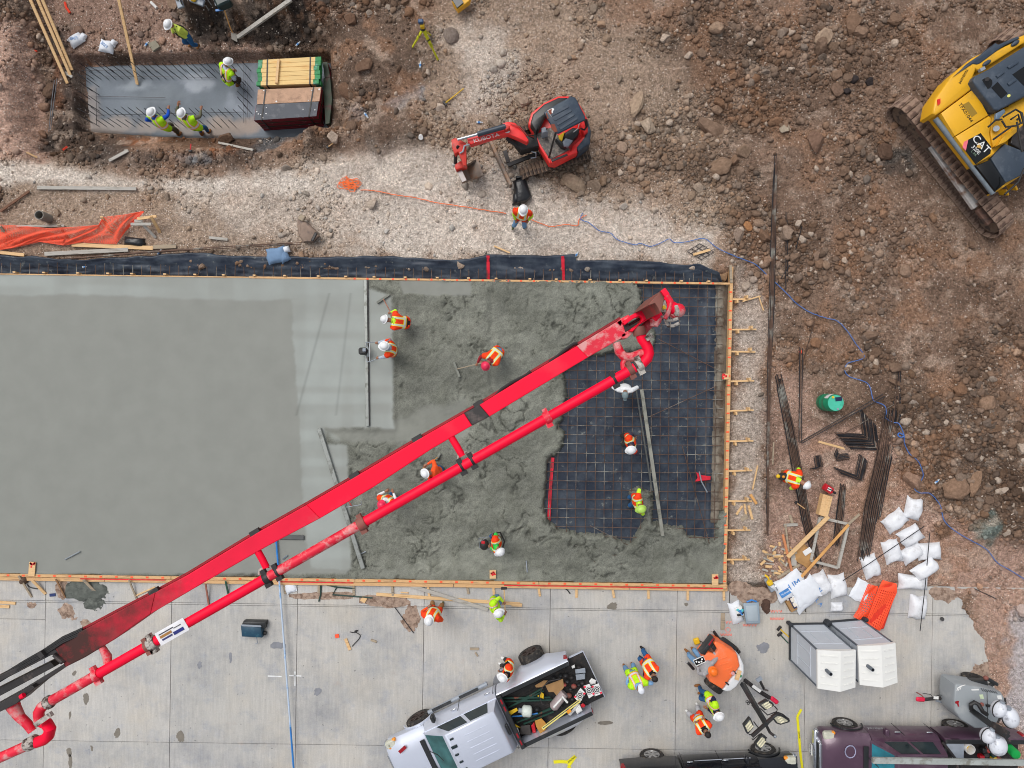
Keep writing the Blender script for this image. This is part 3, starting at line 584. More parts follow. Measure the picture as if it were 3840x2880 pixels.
def cz(px, py):
 p = P(px, py, ST); i = min(len(sx_) - 1, int(np.searchsorted(sx_, p.x))); j = min(len(sy_) - 1, int(np.searchsorted(sy_, p.y))); return max(float(FZ[j, i]), -.2)
# ------------------------------------------------------------------ black vapour barrier with its red seam tapes
def plastic_mat():
 m = bpy.data.materials.new('black_plastic_sheet'); m.use_nodes = True; t = m.node_tree; n = t.nodes; L = t.links; b = n['Principled BSDF']; b.inputs['Roughness'].default_value = .48; b.inputs['Specular IOR Level'].default_value = .35
 tc = n.new('ShaderNodeTexCoord'); nz = n.new('ShaderNodeTexNoise'); nz.inputs['Scale'].default_value = 1.7; nz.inputs['Detail'].default_value = 9; nz.inputs['Roughness'].default_value = .68; L.new(tc.outputs['Object'], nz.inputs['Vector'])
 cr = n.new('ShaderNodeValToRGB'); e = cr.color_ramp.elements; e[0].position = .40; e[0].color = (*srgb(36, 45, 60), 1); e[1].position = .66; e[1].color = (*srgb(68, 77, 88), 1); L.new(nz.outputs[0], cr.inputs[0])
 v = n.new('ShaderNodeTexNoise'); v.inputs['Scale'].default_value = 4.5; v.inputs['Detail'].default_value = 10; v.inputs['Roughness'].default_value = .72; L.new(tc.outputs['Object'], v.inputs['Vector'])
 c2 = n.new('ShaderNodeValToRGB'); e = c2.color_ramp.elements; e[0].position = .60; e[0].color = (0, 0, 0, 1); e[1].position = .70; e[1].color = (.75, .75, .75, 1); L.new(v.outputs[0], c2.inputs[0])
 mx = n.new('ShaderNodeMix'); mx.data_type = 'RGBA'; L.new(c2.outputs[0], mx.inputs['Factor']); L.new(cr.outputs[0], mx.inputs[6]); mx.inputs[7].default_value = (*srgb(138, 142, 136), 1); L.new(mx.outputs[2], b.inputs['Base Color']); return m
BMAT = plastic_mat()
bx = np.arange(.5, 7.5, .07); by = np.arange(-6.4, 4.1, .07); BX, BY = np.meshgrid(bx, by); bu = BX / (S * (H + .13)) + 1920; bv = 1440 - BY / (S * (H + .13))
ed = 2688 - .006 * (bv - 1100) + 14 * fbm(BX, BY, 1.2, 3, 205)
BZ = -.14 + .035 * fbm(BX, BY, .9, 4, 201) + .02 * np.abs(fbm(BX * 2.2, BY * .5, 1.4, 3, 202)) + .30 * smooth((bu - ed) / 26) * 0 - .0
wr_ = np.exp(-((bu - ed + 24) / 10) ** 2) + .7 * np.exp(-((bu - ed + 8) / 5) ** 2) - .6 * np.exp(-((bu - ed + 16) / 4) ** 2); BZ += .06 * wr_
keepB = (bu < ed) & (bv > 1040)
sheet = thing('vapor_barrier', 'black plastic sheet laid under the rebar grid of the unpoured bay', 'plastic sheet')
o = grid_mesh('sheet', BX, BY, BZ, keep=keepB, mat=BMAT); o.parent = sheet
TAPE = M('red_seam_tape', srgb(214, 28, 52), .4, 0, .12, 5, dirt=srgb(120, 50, 55), dirtamt=.25)
def tape(pts, wpx, parent, z):
 mb = MB(); L_ = [];
 for i, (a, b) in enumerate(pts):
  p = P(a, b, z[i] if isinstance(z, (list, tuple)) else z); L_.append(p)
 for i in range(len(L_) - 1):
  d = (L_[i + 1] - L_[i]).normalized(); s_ = Vector((-d.y, d.x, 0)) * PX(wpx) / 2; mb.prism([L_[i] - s_, L_[i + 1] - s_, L_[i + 1] + s_, L_[i] + s_], [p - Vector((0, 0, .006)) for p in (L_[i] - s_, L_[i + 1] - s_, L_[i + 1] + s_, L_[i] + s_)])
 return mb.build('seam_tape', TAPE, parent)
tape([(2073, 1716), (2066, 1800), (2062, 1870), (2058, 1952)], 12, sheet, -.07)
# the skirt folded up along the north form
ux = np.arange(-18.6, 7.2, .05); tt = np.linspace(0, 1, 22); SX, ST_ = np.meshgrid(ux, tt)
lowv = 1058 + (SX / (S * H)) * .0125 - 5
edge_px = np.interp(SX / (S * H) + 1920, [0, 300, 560, 700, 960, 1180, 1420, 1560, 1690, 1760, 1830, 1925, 2040, 2155, 2160, 2260, 2500, 2620, 2690, 2700],
     [955, 972, 958, 945, 962, 962, 962, 965, 978, 972, 955, 955, 962, 950, 974, 974, 986, 992, 1020, 1058]) + 8 * vnoise(SX * 2.2, SX * 0, 9) - 4
Vv = edge_px + (lowv - edge_px) * ST_
SZ = .30 * (1 - ST_) ** 1.3 - .10 + .05 * fbm(SX * .8, ST_ * 2.5 + SX * .25, 1.6, 4, 221) * 2 + .12 * np.abs(fbm(SX * .5, ST_ * 2.2 - SX * .12, 1.4, 3, 222)) * (ST_ < .97)
SZ = np.where(ST_ < .02, .10, SZ); GYs = (1440 - Vv) * S * (H - SZ); GXs = SX
skirt = thing('plastic_skirt', 'long black plastic strip folded up outside the north form board', 'plastic sheet')
o = grid_mesh('sheet', GXs, GYs[::1], SZ, mat=BMAT); o.parent = skirt
for p in o.data.polygons: pass
for cx_ in (1830, 2110):
 zz = []; pts = []
 for q in range(7):
  t_ = q / 6; i = int(np.clip(np.searchsorted(ux, (cx_ - 1920) * S * H), 0, len(ux) - 1)); j = int(t_ * 20); z_ = float(SZ[max(1, j), i]) + .03; pts.append((cx_ + (3 if cx_ > 2000 else 1) * t_, float(Vv[max(1, j), i]))); zz.append(z_)
 tape(pts, 12, skirt, zz)
# ------------------------------------------------------------------ rebar mat and dowels
RB = M('rusty_rebar', srgb(98, 76, 64), .7, .3, .35, 3, dirt=srgb(150, 150, 142), dirtamt=.35, dscale=1.2)
RBD = M('dark_rebar', srgb(46, 46, 50), .6, .3, .35, 4, dirt=srgb(88, 68, 56), dirtamt=.16, dscale=2.5)
mat_ = thing('rebar_mat', 'grid of rusty rebar tied over the black plastic sheet', 'rebar')
ri = random.Random(3)
for i, x0 in enumerate([2000 + 34.4 * k for k in range(21)]):
 dx = -14 - ri.uniform(-4, 4); pts = []
 for q in range(9):
  t_ = q / 8; pts.append(P(x0 + dx * t_ + ri.uniform(-1.2, 1.2), 1044 + 1142 * t_, .015 + ri.uniform(-.012, .012)))
 MB().tube(pts, .012, 5).build('rebar', RB, mat_)
for i in range(33):
 y0 = 1075 + 34.6 * i; pts = [P(1985 + 725 * q / 6, y0 + 8 * q / 6 + ri.uniform(-1.5, 1.5), .04 + ri.uniform(-.01, .01)) for q in range(7)]
 MB().tube(pts, .012, 5).build('rebar', RB, mat_)
for a, b, c, d in [(2466, 1270, 2700, 1392), (2432, 1564, 2690, 1446), (2558, 1672, 2690, 2145), (2212, 1970, 2312, 2022), (2336, 2035, 2460, 2090)]:
 MB().tube([P(a, b, .07), P((a + c) / 2, (b + d) / 2, .065), P(c, d, .07)], .012, 5).build('rebar', RB, mat_)
dow = thing('dowel_row', 'row of rusty rebar dowels sticking out of the north form board', 'rebar')
for i in range(77):
 x0 = 6 + 35.05 * i + ri.uniform(-2, 2); yb = 1027 + x0 * .0132; l = ri.uniform(36, 46)
 MB().tube([P(x0, yb + 4, .10), P(x0 + ri.uniform(-2, 2), yb - l, .16 + ri.uniform(-.02, .05))], .012, 5).build('dowel', RB, dow)
SPOT = M('orange_marker_paint', srgb(255, 92, 50), .6)
for y_ in (1086, 1104, 1378, 1451, 1485, 1520, 1553, 1588, 1726, 1761, 1796, 1831, 1934):
 pass
# ------------------------------------------------------------------ forms
WOOD = M('form_lumber', srgb(214, 172, 122), .7, 0, .16, 3, .15, 50, dirt=srgb(168, 132, 96), dirtamt=.35, stretch=(.5, 6, 6))
OLDW = M('weathered_lumber', srgb(168, 152, 130), .8, 0, .16, 3, .15, 50, dirt=srgb(128, 118, 105), dirtamt=.4, stretch=(.6, 5, 5))
PINE = M('new_pine', srgb(222, 184, 134), .65, 0, .14, 3, .1, 50, dirt=srgb(190, 148, 98), dirtamt=.3, stretch=(.5, 6, 6))
REDP = M('red_marker_paint', srgb(225, 25, 40), .5)
def board(a, b, wpx, z, th, mat, name='board', parent=None, z2=None, hz=None):
 """flat board between two photo points, wpx wide, top at height z"""
 z2 = z if z2 is None else z2; p0 = P(a[0], a[1], z); p1 = P(b[0], b[1], z2)
 off = Vector((0, 0, th / 2)); return MB().bar(p0 - off, p1 - off, PX(wpx, z), th, bev=.004).build(name, mat, parent)
fn = thing('north_form', 'thin wooden form board along the black plastic skirt', 'form board')
for a, b in [(-100, 930), (932, 1560), (1562, 2190), (2192, 2738)]: board((a, 1027.5 + a * .0131), (b, 1027.5 + b * .0131), 7.5 if a > 900 else 4.5, .135, .14, WOOD, 'board', fn)
for k in range(24):
 xx = 60 + 113 * k + ri.uniform(-15, 15); MB().box(P(xx, 1021 + xx * .0131, .1), (.09, .045, .2), TH).build('stake', PINE, fn)
for k in range(30):
 xx = 1330 + 48 * k
 if xx < 2720: MB().box(P(xx, 1027.5 + xx * .0131, .138), (.07, .06, .006), TH).build('paint_mark', SPOT, fn)
fe = thing('east_form', 'upright wooden form with orange marks on the right side of the pour', 'form board')
board((2745, 1000), (2734, 1450), 11, .15, .24, WOOD, 'board', fe); board((2734.1, 1452), (2718, 2212), 12, .15, .24, WOOD, 'board', fe)
board((2740, 994), (2744, 1060), 9, .19, .1, OLDW, 'board', fe)
for k in range(32):
 yy = 1095 + 35 * k; MB().box(P(2743 - .0217 * (yy - 1000) - 1, yy, .153), (.1, .05, .006), TH).build('paint_mark', SPOT, fe)
for y_, l in [(1122, 66), (1236, 92), (1318, 90), (1430, 88), (1541, 88), (1655, 90), (1767, 88), (1879, 90), (1989, 86), (2099, 86)]:
 x0 = 2743 - .0217 * (y_ - 1000) + 7; kk = bpy.data.objects.new('kicker', None); COL.objects.link(kk); kk.parent = fe; kk.location = P(x0, y_, .1) - wloc(fe)
 board((x0, y_), (x0 + l, y_ + ri.uniform(-4, 3)), 6, .13, .05, PINE, 'brace', kk)
 MB().box(P(x0 + l * .76, y_ - 8, .16), (.055, .1, .3), ri.uniform(-.1, .1)).build('stake', PINE, kk); MB().box(P(x0 + l * .22, y_ + 9, .14), (.055, .1, .26), ri.uniform(-.1, .1)).build('stake', PINE, kk)
board((2785, 1130), (2852, 1110), 5, .16, .04, PINE, 'brace', fe); board((2846, 1112), (2864, 1164), 4, .16, .04, PINE, 'brace', fe)
fs = thing('south_form', 'double wooden form boards with red string line along the pavement', 'form board')
sl_ = lambda x: 2157 + x * .0152
for a, b in [(-100, 640), (642, 1330), (1332, 2020), (2022, 2728)]: board((a, sl_(a)), (b, sl_(b)), 11, .14, .28, WOOD, 'board', fs)
for a, b in [(-100, 390), (392, 1010), (1012, 1700), (1702, 2360), (2362, 2728)]: board((a, sl_(a) + 13), (b, sl_(b) + 13), 13, .10, .05, WOOD, 'waler', fs)
for a, b in [(300, 620), (1040, 1325), (1890, 2725)]:
 MB().bar(P(a, sl_(a) + 9, .112), P(b, sl_(b) + 9, .112), .03, .012).build('string_line', REDP, fs)
for k in range(46):
 xx = 30 + 58 * k; MB().box(P(xx, sl_(xx), .143), (.09, .06, .006), TH).build('paint_mark', SPOT, fs)
for xx in (1065, 1195, 1325, 1470, 1605, 1752, 1850, 2020, 2162, 2298, 2432, 2580, 2715):
 l = ri.uniform(24, 44); board((xx, sl_(xx) + 20), (xx + ri.uniform(-1, 8), sl_(xx) + 20 + l), 9, .06, .05, PINE if ri.random() < .7 else OLDW, 'stake', fs, z2=.04)
for a, b, c, d, w_, m_ in [(68, 2160, 118, 2240, 7, OLDW), (120, 2178, 170, 2228, 10, PINE), (208, 2172, 244, 2242, 6, M('dark_lumber', srgb(140, 105, 75), .8)), (312, 2175, 360, 2224, 10, OLDW), (482, 2175, 512, 2248, 6, OLDW), (845, 2180, 855, 2228, 6, M('green_stake', srgb(44, 84, 66), .6)), (770, 2190, 782, 2268, 6, M('redwood', srgb(150, 96, 80), .8))]:
 board((a, b), (c, d), w_, .22, .04, m_, 'stake', fs, z2=.03)
for (x0, y0, x1, y1, f) in [(121, 2108, 117, 2160, fs), (1848, 2138, 1848, 2170, fs), (2682, 2153, 2682, 2196, fs), (2710, 1412, 2733, 1412, fe)]:
 hub = board((x0, y0), (x1, y1), 24 if f is fs else 22, .185, .035, PINE, 'cross_board', f)
 for q in range(6): MB().box(P(x0 + ri.uniform(-8, 8) if f is fs else x0 + ri.uniform(0, 20), y0 + ri.uniform(4, 18) if f is fs else y0 + ri.uniform(-9, 9), .188), (ri.uniform(.05, .1), ri.uniform(.03, .07), .004), ri.uniform(0, 3)).build('paint_dab', REDP, hub)
# soil bank in the trench between plastic and the east form
bk = MB(); pts = []
BANK = M('trench_bank', srgb(124, 116, 104), .95, 0, .3, 2.5, .8, 9, dirt=srgb(92, 80, 70), dirtamt=.5, dscale=1.5)
yb_ = np.linspace(1066, 1960, 90); vsb = []
for j, yy in enumerate(yb_):
 for q, fr in enumerate(np.linspace(0, 1, 9)):
  xx = 2683 + fr * 46 - .0217 * (yy - 1066) + 3 * ri.uniform(-1, 1) * (0 < fr < 1); vsb.append(P(xx, yy, -.13 + .13 * math.sin(math.pi * min(1, fr * 1.1)) + .03 * ri.uniform(-1, 1)))
bk.add(vsb, [(j * 9 + q, (j + 1) * 9 + q, (j + 1) * 9 + q + 1, j * 9 + q + 1) for j in range(89) for q in range(8)])
tag(bk.build('soil_bank', BANK, None, True), kind='structure')
# blinding slab in the excavation
lx = np.arange(-16.2, -6.4, .08); ly = np.arange(7.6, 13.0, .08); LX, LY = np.meshgrid(lx, ly); kz = S * (H + 1.33); lu = LX / kz + 1920; lv = 1440 - LY / kz
ln1 = fbm(LX, LY, .5, 4, 301); ln2 = fbm(LX, LY, 1.7, 5, 311)
lsd = polysd(lu, lv, [(312, 246), (968, 232), (1240, 232), (1240, 518), (940, 522), (640, 516), (335, 492)]) + 10 * ln2
lc = np.array(srgb(112, 120, 128)) * (1 + .6 * ln1[..., None] + .45 * ln2[..., None])
def lp(cx, cy, rx, ry, c, a):
 global lc
 k = (a * smooth(1.4 - np.sqrt(((lu - cx) / rx) ** 2 + ((lv - cy) / ry) ** 2) + 2.6 * ln2 + 1.2 * ln1))[..., None]; lc = lc * (1 - k) + np.array(c) * k
lp(760, 315, 50, 28, srgb(180, 186, 194), .6); lp(930, 330, 60, 90, srgb(170, 176, 188), .4); lp(570, 365, 90, 36, srgb(122, 130, 136), .7); lp(520, 325, 60, 18, srgb(170, 178, 184), .5)
lp(640, 475, 320, 30, srgb(168, 156, 146), .7); lp(340, 420, 40, 60, srgb(158, 146, 138), .6); lp(880, 480, 90, 30, srgb(170, 152, 138), .6)
a_ = smooth(.5 - lsd / 10)
lean = grid_mesh('blinding_slab', LX, LY, -1.33 - .2 * (1 - a_) + .01 * ln2, np.clip(lc, .02, .8), {'wet': LX * 0 + .15}, mat=FM, kind='structure')
# ------------------------------------------------------------------ people
SKIN = M('skin', srgb(150, 104, 80), .5, 0, .08, 8); SKIND = M('dark_skin', srgb(108, 72, 56), .5, 0, .08, 8)
def cloth(name, rgb, **k): return M(name, srgb(*rgb), .85, 0, .14, 7, .35, 22, spec=.2, **k)
JEANS = cloth('blue_jeans', (46, 92, 138)); LJEANS = cloth('light_jeans', (112, 150, 186)); OLIVE = cloth('olive_trousers', (88, 82, 68)); GREYP = cloth('grey_trousers', (108, 108, 102)); DARKP = cloth('dark_trousers', (58, 56, 56)); BROWNP = cloth('brown_trousers', (74, 60, 50)); PALEP = cloth('pale_grey_trousers', (186, 186, 190)); TANP = cloth('tan_trousers', (150, 112, 74))
BLACKS = cloth('black_shirt', (34, 32, 34)); NAVY = cloth('navy_shirt', (34, 42, 66)); LIMES = cloth('lime_shirt', (196, 245, 60)); PLIME = cloth('pale_lime_shirt', (206, 222, 96)); BLUES = cloth('blue_shirt', (28, 78, 178)); OLIVES = cloth('olive_shirt', (98, 98, 80)); WHITES = cloth('white_shirt', (226, 228, 230)); LBLUE = cloth('light_blue_shirt', (130, 172, 214)); GREYS = cloth('grey_shirt', (160, 158, 160)); ORANGES = cloth('orange_shirt', (250, 92, 44)); GREENS = cloth('green_shirt', (60, 205, 80)); REDS = cloth('red_plaid_shirt', (150, 44, 52)); LGREY = cloth('light_grey_shirt', (172, 184, 200)); PATT = cloth('patterned_shirt', (70, 66, 80))
BOOTM = cloth('mud_boots', (104, 96, 80)); TANB = cloth('tan_boots', (140, 96, 58)); BLKB = cloth('black_boots', (48, 44, 42)); WHTB = cloth('white_shoes', (226, 226, 224)); GRNB = cloth('green_boots', (92, 98, 72))
def vest_mat(name, base, edge):
 m = bpy.data.materials.new(name); m.use_nodes = True; t = m.node_tree; n = t.nodes; L = t.links; b = n['Principled BSDF']; b.inputs['Roughness'].default_value = .75; b.inputs['Specular IOR Level'].default_value = .2
 def attr(k): x = n.new('ShaderNodeAttribute'); x.attribute_name = k; return x.outputs['Fac']
 def op(o, a, c):
  x = n.new('ShaderNodeMath'); x.operation = o
  for i, v in enumerate((a, c)):
   if isinstance(v, (int, float)): x.inputs[i].default_value = v
   else: L.new(v, x.inputs[i])
  return x.outputs[0]
 u = op('ABSOLUTE', attr('vu'), 0); v = attr('vv'); band = lambda w_: op('MAXIMUM', op('LESS_THAN', op('ABSOLUTE', op('SUBTRACT', v, .26), 0), w_), op('MULTIPLY', op('LESS_THAN', op('ABSOLUTE', op('SUBTRACT', u, .56), 0), w_ * 1.55), op('GREATER_THAN', v, .26)))
 nz = n.new('ShaderNodeTexNoise'); nz.inputs['Scale'].default_value = 9; nz.inputs['Detail'].default_value = 4
 cr = n.new('ShaderNodeValToRGB'); e = cr.color_ramp.elements; e[0].position = .3; e[0].color = (*[c * .8 for c in base], 1); e[1].position = .7; e[1].color = (*[min(1, c * 1.1) for c in base], 1); L.new(nz.outputs[0], cr.inputs[0])
 def mix(a, c, f):
  x = n.new('ShaderNodeMix'); x.data_type = 'RGBA'; L.new(f, x.inputs['Factor']); L.new(a, x.inputs[6]); x.inputs[7].default_value = (*c, 1); return x.outputs[2]
 c = mix(mix(cr.outputs[0], edge, band(.13)), srgb(214, 214, 208), band(.075)); L.new(c, b.inputs['Base Color'])
 bp = n.new('ShaderNodeBump'); bp.inputs['Strength'].default_value = .5; bp.inputs['Distance'].default_value = .02; L.new(nz.outputs[0], bp.inputs['Height']); L.new(bp.outputs[0], b.inputs['Normal']); return m
VO = vest_mat('orange_vest', srgb(252, 70, 30), srgb(240, 238, 60)); VL = vest_mat('lime_vest', srgb(188, 244, 40), srgb(255, 128, 60))
HATW = M('white_hat_shell', srgb(228, 230, 232), .35, 0, .03, 4); HATR = M('red_hat_shell', srgb(226, 44, 84), .35, 0, .05, 4); HATL = M('lime_hat_shell', srgb(176, 214, 96), .4, 0, .05, 4); HATO = M('orange_hat_shell', srgb(250, 118, 30), .35, 0, .05, 4); CAPG = M('grey_cap', srgb(122, 138, 142), .8, 0, .1, 8); CAPW = M('white_cap', srgb(224, 228, 236), .8, 0, .06, 8)
HAIR = M('dark_hair', srgb(34, 28, 26), .7, 0, .3, 30); STRAP = M('black_strap', srgb(38, 38, 40), .6, 0, .15, 10); EYE = M('eye', srgb(30, 24, 22), .3)
def ik(a, c, l1, l2, hint):
 d = c - a; L_ = d.length; mx = (l1 + l2) * .995
 if L_ > mx: c = a + d * (mx / L_); d = c - a; L_ = mx
 L_ = max(L_, abs(l1 - l2) + .02); u = d.normalized(); t = (l1 * l1 - l2 * l2 + L_ * L_) / (2 * L_); h = math.sqrt(max(0, l1 * l1 - t * t))
 w_ = hint - u * hint.dot(u); w_ = w_.normalized() if w_.length > 1e-5 else basis(u)[1]
 return a + u * t + w_ * h, c
def capsule_d(p, a, b):
 ab = b - a; t = np.clip(((p - a) @ ab) / (ab @ ab + 1e-9), 0, 1); return np.linalg.norm(p - a - t[:, None] * ab, axis=1), t
def person(label, face, feet, pel, neck, head, hands, shirt, pants, boots=BOOTM, vest=None, hat=HATW, hand=SKIN, skin=SKIN, z0=0.0, short=False, harness=False, cap=False, group=None, elbow=None, strapped=False):
 f = Vector((math.cos(math.radians(face)), math.sin(math.radians(face)), 0)); lf = Vector((-f.y, f.x, 0)); up = Vector((0, 0, 1))
 A = lambda q: P(q[0], q[1], z0 + q[2])
 pl, nk, hd = A(pel), A(neck), A(head)
 # keep the spine and neck a human length
 s_ = nk - pl;
 if s_.length > .62: nk = pl + s_ * (.62 / s_.length)
 if s_.length < .50: nk = pl + s_.normalized() * .50
 h_ = hd - nk; hd = nk + h_.normalized() * .21 if h_.length > 1e-4 else nk + up * .21
 sp = (nk - pl).normalized()
 lat = (lf - sp * lf.dot(sp)).normalized(); fr = lat.cross(sp) * -1
 if fr.dot(f) < 0 and abs(fr.dot(f)) > .2: fr = -fr
 J = {}; V = []; E = []; R = []
 def vt(k, p, r, par=None):
  J[k] = len(V); V.append(p); R.append(r)
  if par is not None: E.append((J[par], J[k]))
 vt('pel', pl, (.18, .15)); vt('wai', pl + sp * .2, (.182, .15), 'pel'); vt('che', pl.lerp(nk, .74), (.21, .165), 'wai'); vt('nec', nk, (.072, .072), 'che')
 hu = (hd - nk).normalized(); vt('jaw', nk + hu * .10, (.075, .08), 'nec'); vt('hea', hd + f * .015, (.092, .105), 'jaw'); vt('top', hd + hu * .09 + f * .005, (.07, .08), 'hea')
 sides = []
 for sg, k in ((1, 'l'), (-1, 'r')):
  sh = pl.lerp(nk, .90) + lat * sg * .22; hand_t = A(hands[0 if sg > 0 else 1])
  hint = lat * sg * .8 - up * .5 - f * .45
  if elbow and elbow[0 if sg > 0 else 1]: hint = Vector(elbow[0 if sg > 0 else 1])
  el, wr_ = ik(sh, hand_t, .30, .26, hint)
  vt('sh' + k, sh, (.086, .082), 'che'); vt('el' + k, el, (.068, .064), 'sh' + k); vt('wr' + k, wr_, (.036, .033), 'el' + k)
  hp = pl + lat * sg * .105 - sp * .06; ft = P(feet[0 if sg > 0 else 1][0], feet[0 if sg > 0 else 1][1], z0 + (feet[0 if sg > 0 else 1][2] if len(feet[0 if sg > 0 else 1]) > 2 else 0)); an = ft + up * .10 - f * .03
  kn, an = ik(hp, an, .44, .43, f + lat * sg * .15)
  vt('hp' + k, hp, (.108, .108), 'pel'); vt('kn' + k, kn, (.08, .078), 'hp' + k); vt('an' + k, an, (.06, .06), 'kn' + k)
  toe = an + f * .17 - up * .055; vt('to' + k, toe, (.045, .036), 'an' + k); sides.append((k, wr_, el, sg))
 me = bpy.data.meshes.new('b'); me.from_pydata([tuple(p) for p in V], E, []); ob = bpy.data.objects.new('b', me); COL.objects.link(ob)
 sm_ = ob.modifiers.new('s', 'SKIN'); sb = ob.modifiers.new('u', 'SUBSURF'); sb.levels = 2; sb.render_levels = 2
 for i, sv in enumerate(me.skin_vertices[0].data): sv.radius = R[i]; sv.use_root = (i == 0)
 dg = bpy.context.evaluated_depsgraph_get(); bm_ = bpy.data.meshes.new_from_object(ob.evaluated_get(dg)); bpy.data.objects.remove(ob)
 nv = len(bm_.vertices); co = np.zeros(nv * 3); bm_.vertices.foreach_get('co', co); co = co.reshape(-1, 3)
 faces = [tuple(p.vertices) for p in bm_.polygons]; fc = np.array([co[list(q)].mean(0) for q in faces])
 bones = [('pel', 'wai'), ('wai', 'che'), ('che', 'nec'), ('nec', 'jaw'), ('jaw', 'hea'), ('hea', 'top')]
 for k in 'lr': bones += [('che', 'sh' + k), ('sh' + k, 'el' + k), ('el' + k, 'wr' + k), ('pel', 'hp' + k), ('hp' + k, 'kn' + k), ('kn' + k, 'an' + k), ('an' + k, 'to' + k)]
 D = []; T = []
 for a, b in bones:
  d, t = capsule_d(fc, np.array(V[J[a]]), np.array(V[J[b]])); D.append(d / (np.mean(R[J[a]]) + np.mean(R[J[b]]))); T.append(t)
 D = np.array(D); T = np.array(T); bi = D.argmin(0)
 mi = []; torso = []
 for i, b in enumerate(bi):
  a, c = bones[b]; t = T[b, i]
  if a in ('nec', 'jaw', 'hea'): mi.append(0)
  elif c[:2] == 'wr': mi.append(0 if (short or t > .88) else 1)
  elif a[:2] == 'an' or (a[:2] == 'kn' and t > .62): mi.append(3)
  elif a[:2] in ('hp', 'kn') or c[:2] == 'hp': mi.append(2)
  elif a == 'pel' and t < .22: mi.append(2)
  else: mi.append(1)
  torso.append((a == 'pel' and t > .12) or a in ('wai',) or (a == 'che' and c == 'nec' and t < .8) or (a == 'che' and c[:2] == 'sh') or (a[:2] == 'sh' and t < .12))
 mb = MB(); mb.v = [tuple(p) for p in co]; mb.f = faces; mb.m = mi
 for k, wr_, el, sg in sides:                       # palm, four fingers of unequal length, thumb at the side of the palm
  d = (wr_ - el).normalized(); n_ = -up if abs(d.z) < .8 else f; pn = (n_ - d * n_.dot(d)).normalized(); sd = d.cross(pn) * sg
  mb.tube([wr_ - d * .01, wr_ + d * .03, wr_ + d * .09], [.033, .042, .040], 8, 4)
  for q, (o_, l_) in enumerate(((-.033, .062), (-.011, .074), (.011, .070), (.032, .056))):
   b0 = wr_ + d * .085 + sd * o_; b1 = b0 + (d * .8 + pn * .45).normalized() * l_ * .6; b2 = b1 + (d * .35 + pn * .9).normalized() * l_ * .5
   mb.tube([b0, b1, b2], [.011, .010, .008], 5, 4)
  t0 = wr_ + d * .03 - sd * .032; t1 = t0 + (d * .55 - sd * .6 + pn * .3).normalized() * .045; mb.tube([t0, t1, t1 + (d * .8 + pn * .5).normalized() * .03], [.014, .012, .009], 5, 4)
 hf = (f - hu * f.dot(hu)).normalized() if abs(f.dot(hu)) < .97 else -up; hl = hu.cross(hf); hc = hd + f * .015
 mb.tube([hc + hf * .095 + hu * .015, hc + hf * .128 - hu * .02, hc + hf * .10 - hu * .03], [.010, .016, .012], 6, 0)
 for sg in (1, -1):
  mb.ball(hc + hl * sg * .10 - hu * .005, (.018, .03, .034), 6, 0); mb.ball(hc + hl * sg * .036 + hf * .093 + hu * .02, .013, 6, 5)
 mb.tube([hc + hf * .099 - hu * .058 + hl * .025, hc + hf * .107 - hu * .06, hc + hf * .099 - hu * .058 - hl * .025], .006, 5, 5)
 root = thing('person', label, 'person', (pl.x, pl.y, z0), group)
 mb.build('body', [skin, shirt, pants, boots, hand, EYE], root, True)
 if vest:
  ids = [i for i, t in enumerate(torso) if t]; used = sorted({v for i in ids for v in faces[i]}); mp = {v: j for j, v in enumerate(used)}
  no = np.zeros(nv * 3); bm_.vertices.foreach_get('normal', no); no = no.reshape(-1, 3)
  vv_ = MB(); vv_.v = [tuple(co[v] + no[v] * .017) for v in used]; vv_.f = [tuple(mp[v] for v in faces[i]) for i in ids]; vv_.m = [0] * len(ids)
  o = vv_.build('safety_vest', vest, root, True); p_ = np.array([co[v] for v in used]) - np.array(pl); L_ = (nk - pl).length
  for k, val in (('vu', p_ @ np.array(lat) / .2), ('vv', p_ @ np.array(sp) / L_)):
   a = o.data.attributes.new(k, 'FLOAT', 'POINT'); a.data.foreach_set('value', val.astype(np.float32))
  so_ = o.modifiers.new('thickness', 'SOLIDIFY'); so_.thickness = .008; so_.offset = 1
 if harness:
  hb = MB()
  for sg in (1, -1):
   for bk in (1, -1): hb.tube([pl + lat * .12 * sg + fr * bk * .15 + sp * .08, pl.lerp(nk, .5) + lat * .02 * sg + fr * bk * .175, pl.lerp(nk, .95) + lat * .11 * sg + fr * bk * .05 + sp * .05], .018, 6)
  hb.build('harness', STRAP, root, True)
 if hat is not None:
  m_ = MB(); ax = (hu * .85 + up * .35).normalized(); fw = (hf - ax * hf.dot(ax)).normalized(); c = hc + hu * .05; sx = ax.cross(fw)
  Rm = Matrix((fw, sx, ax)).transposed()
  def ring(r, h, e=1.17, off=.0): return [c + Rm @ Vector((off + r * e * math.cos(a), r * math.sin(a), h)) for a in (2 * math.pi * k / 24 for k in range(24))]
  prof = [(.118, -.012), (.155, -.004), (.156, .008), (.128, .02), (.122, .06), (.104, .10), (.072, .128), (.03, .142)] if not cap else [(.102, -.01), (.106, .0), (.104, .04), (.09, .08), (.06, .104), (.02, .112)]
  vs_ = []; fs = []
  for r, h in prof: vs_ += ring(r, h, 1.17, .012 if r > .14 else 0)
  for i in range(len(prof) - 1):
   for k in range(24): j = (k + 1) % 24; fs.append((i * 24 + k, i * 24 + j, (i + 1) * 24 + j, (i + 1) * 24 + k))
  fs.append(tuple((len(prof) - 1) * 24 + k for k in range(24))); m_.add(vs_, fs)
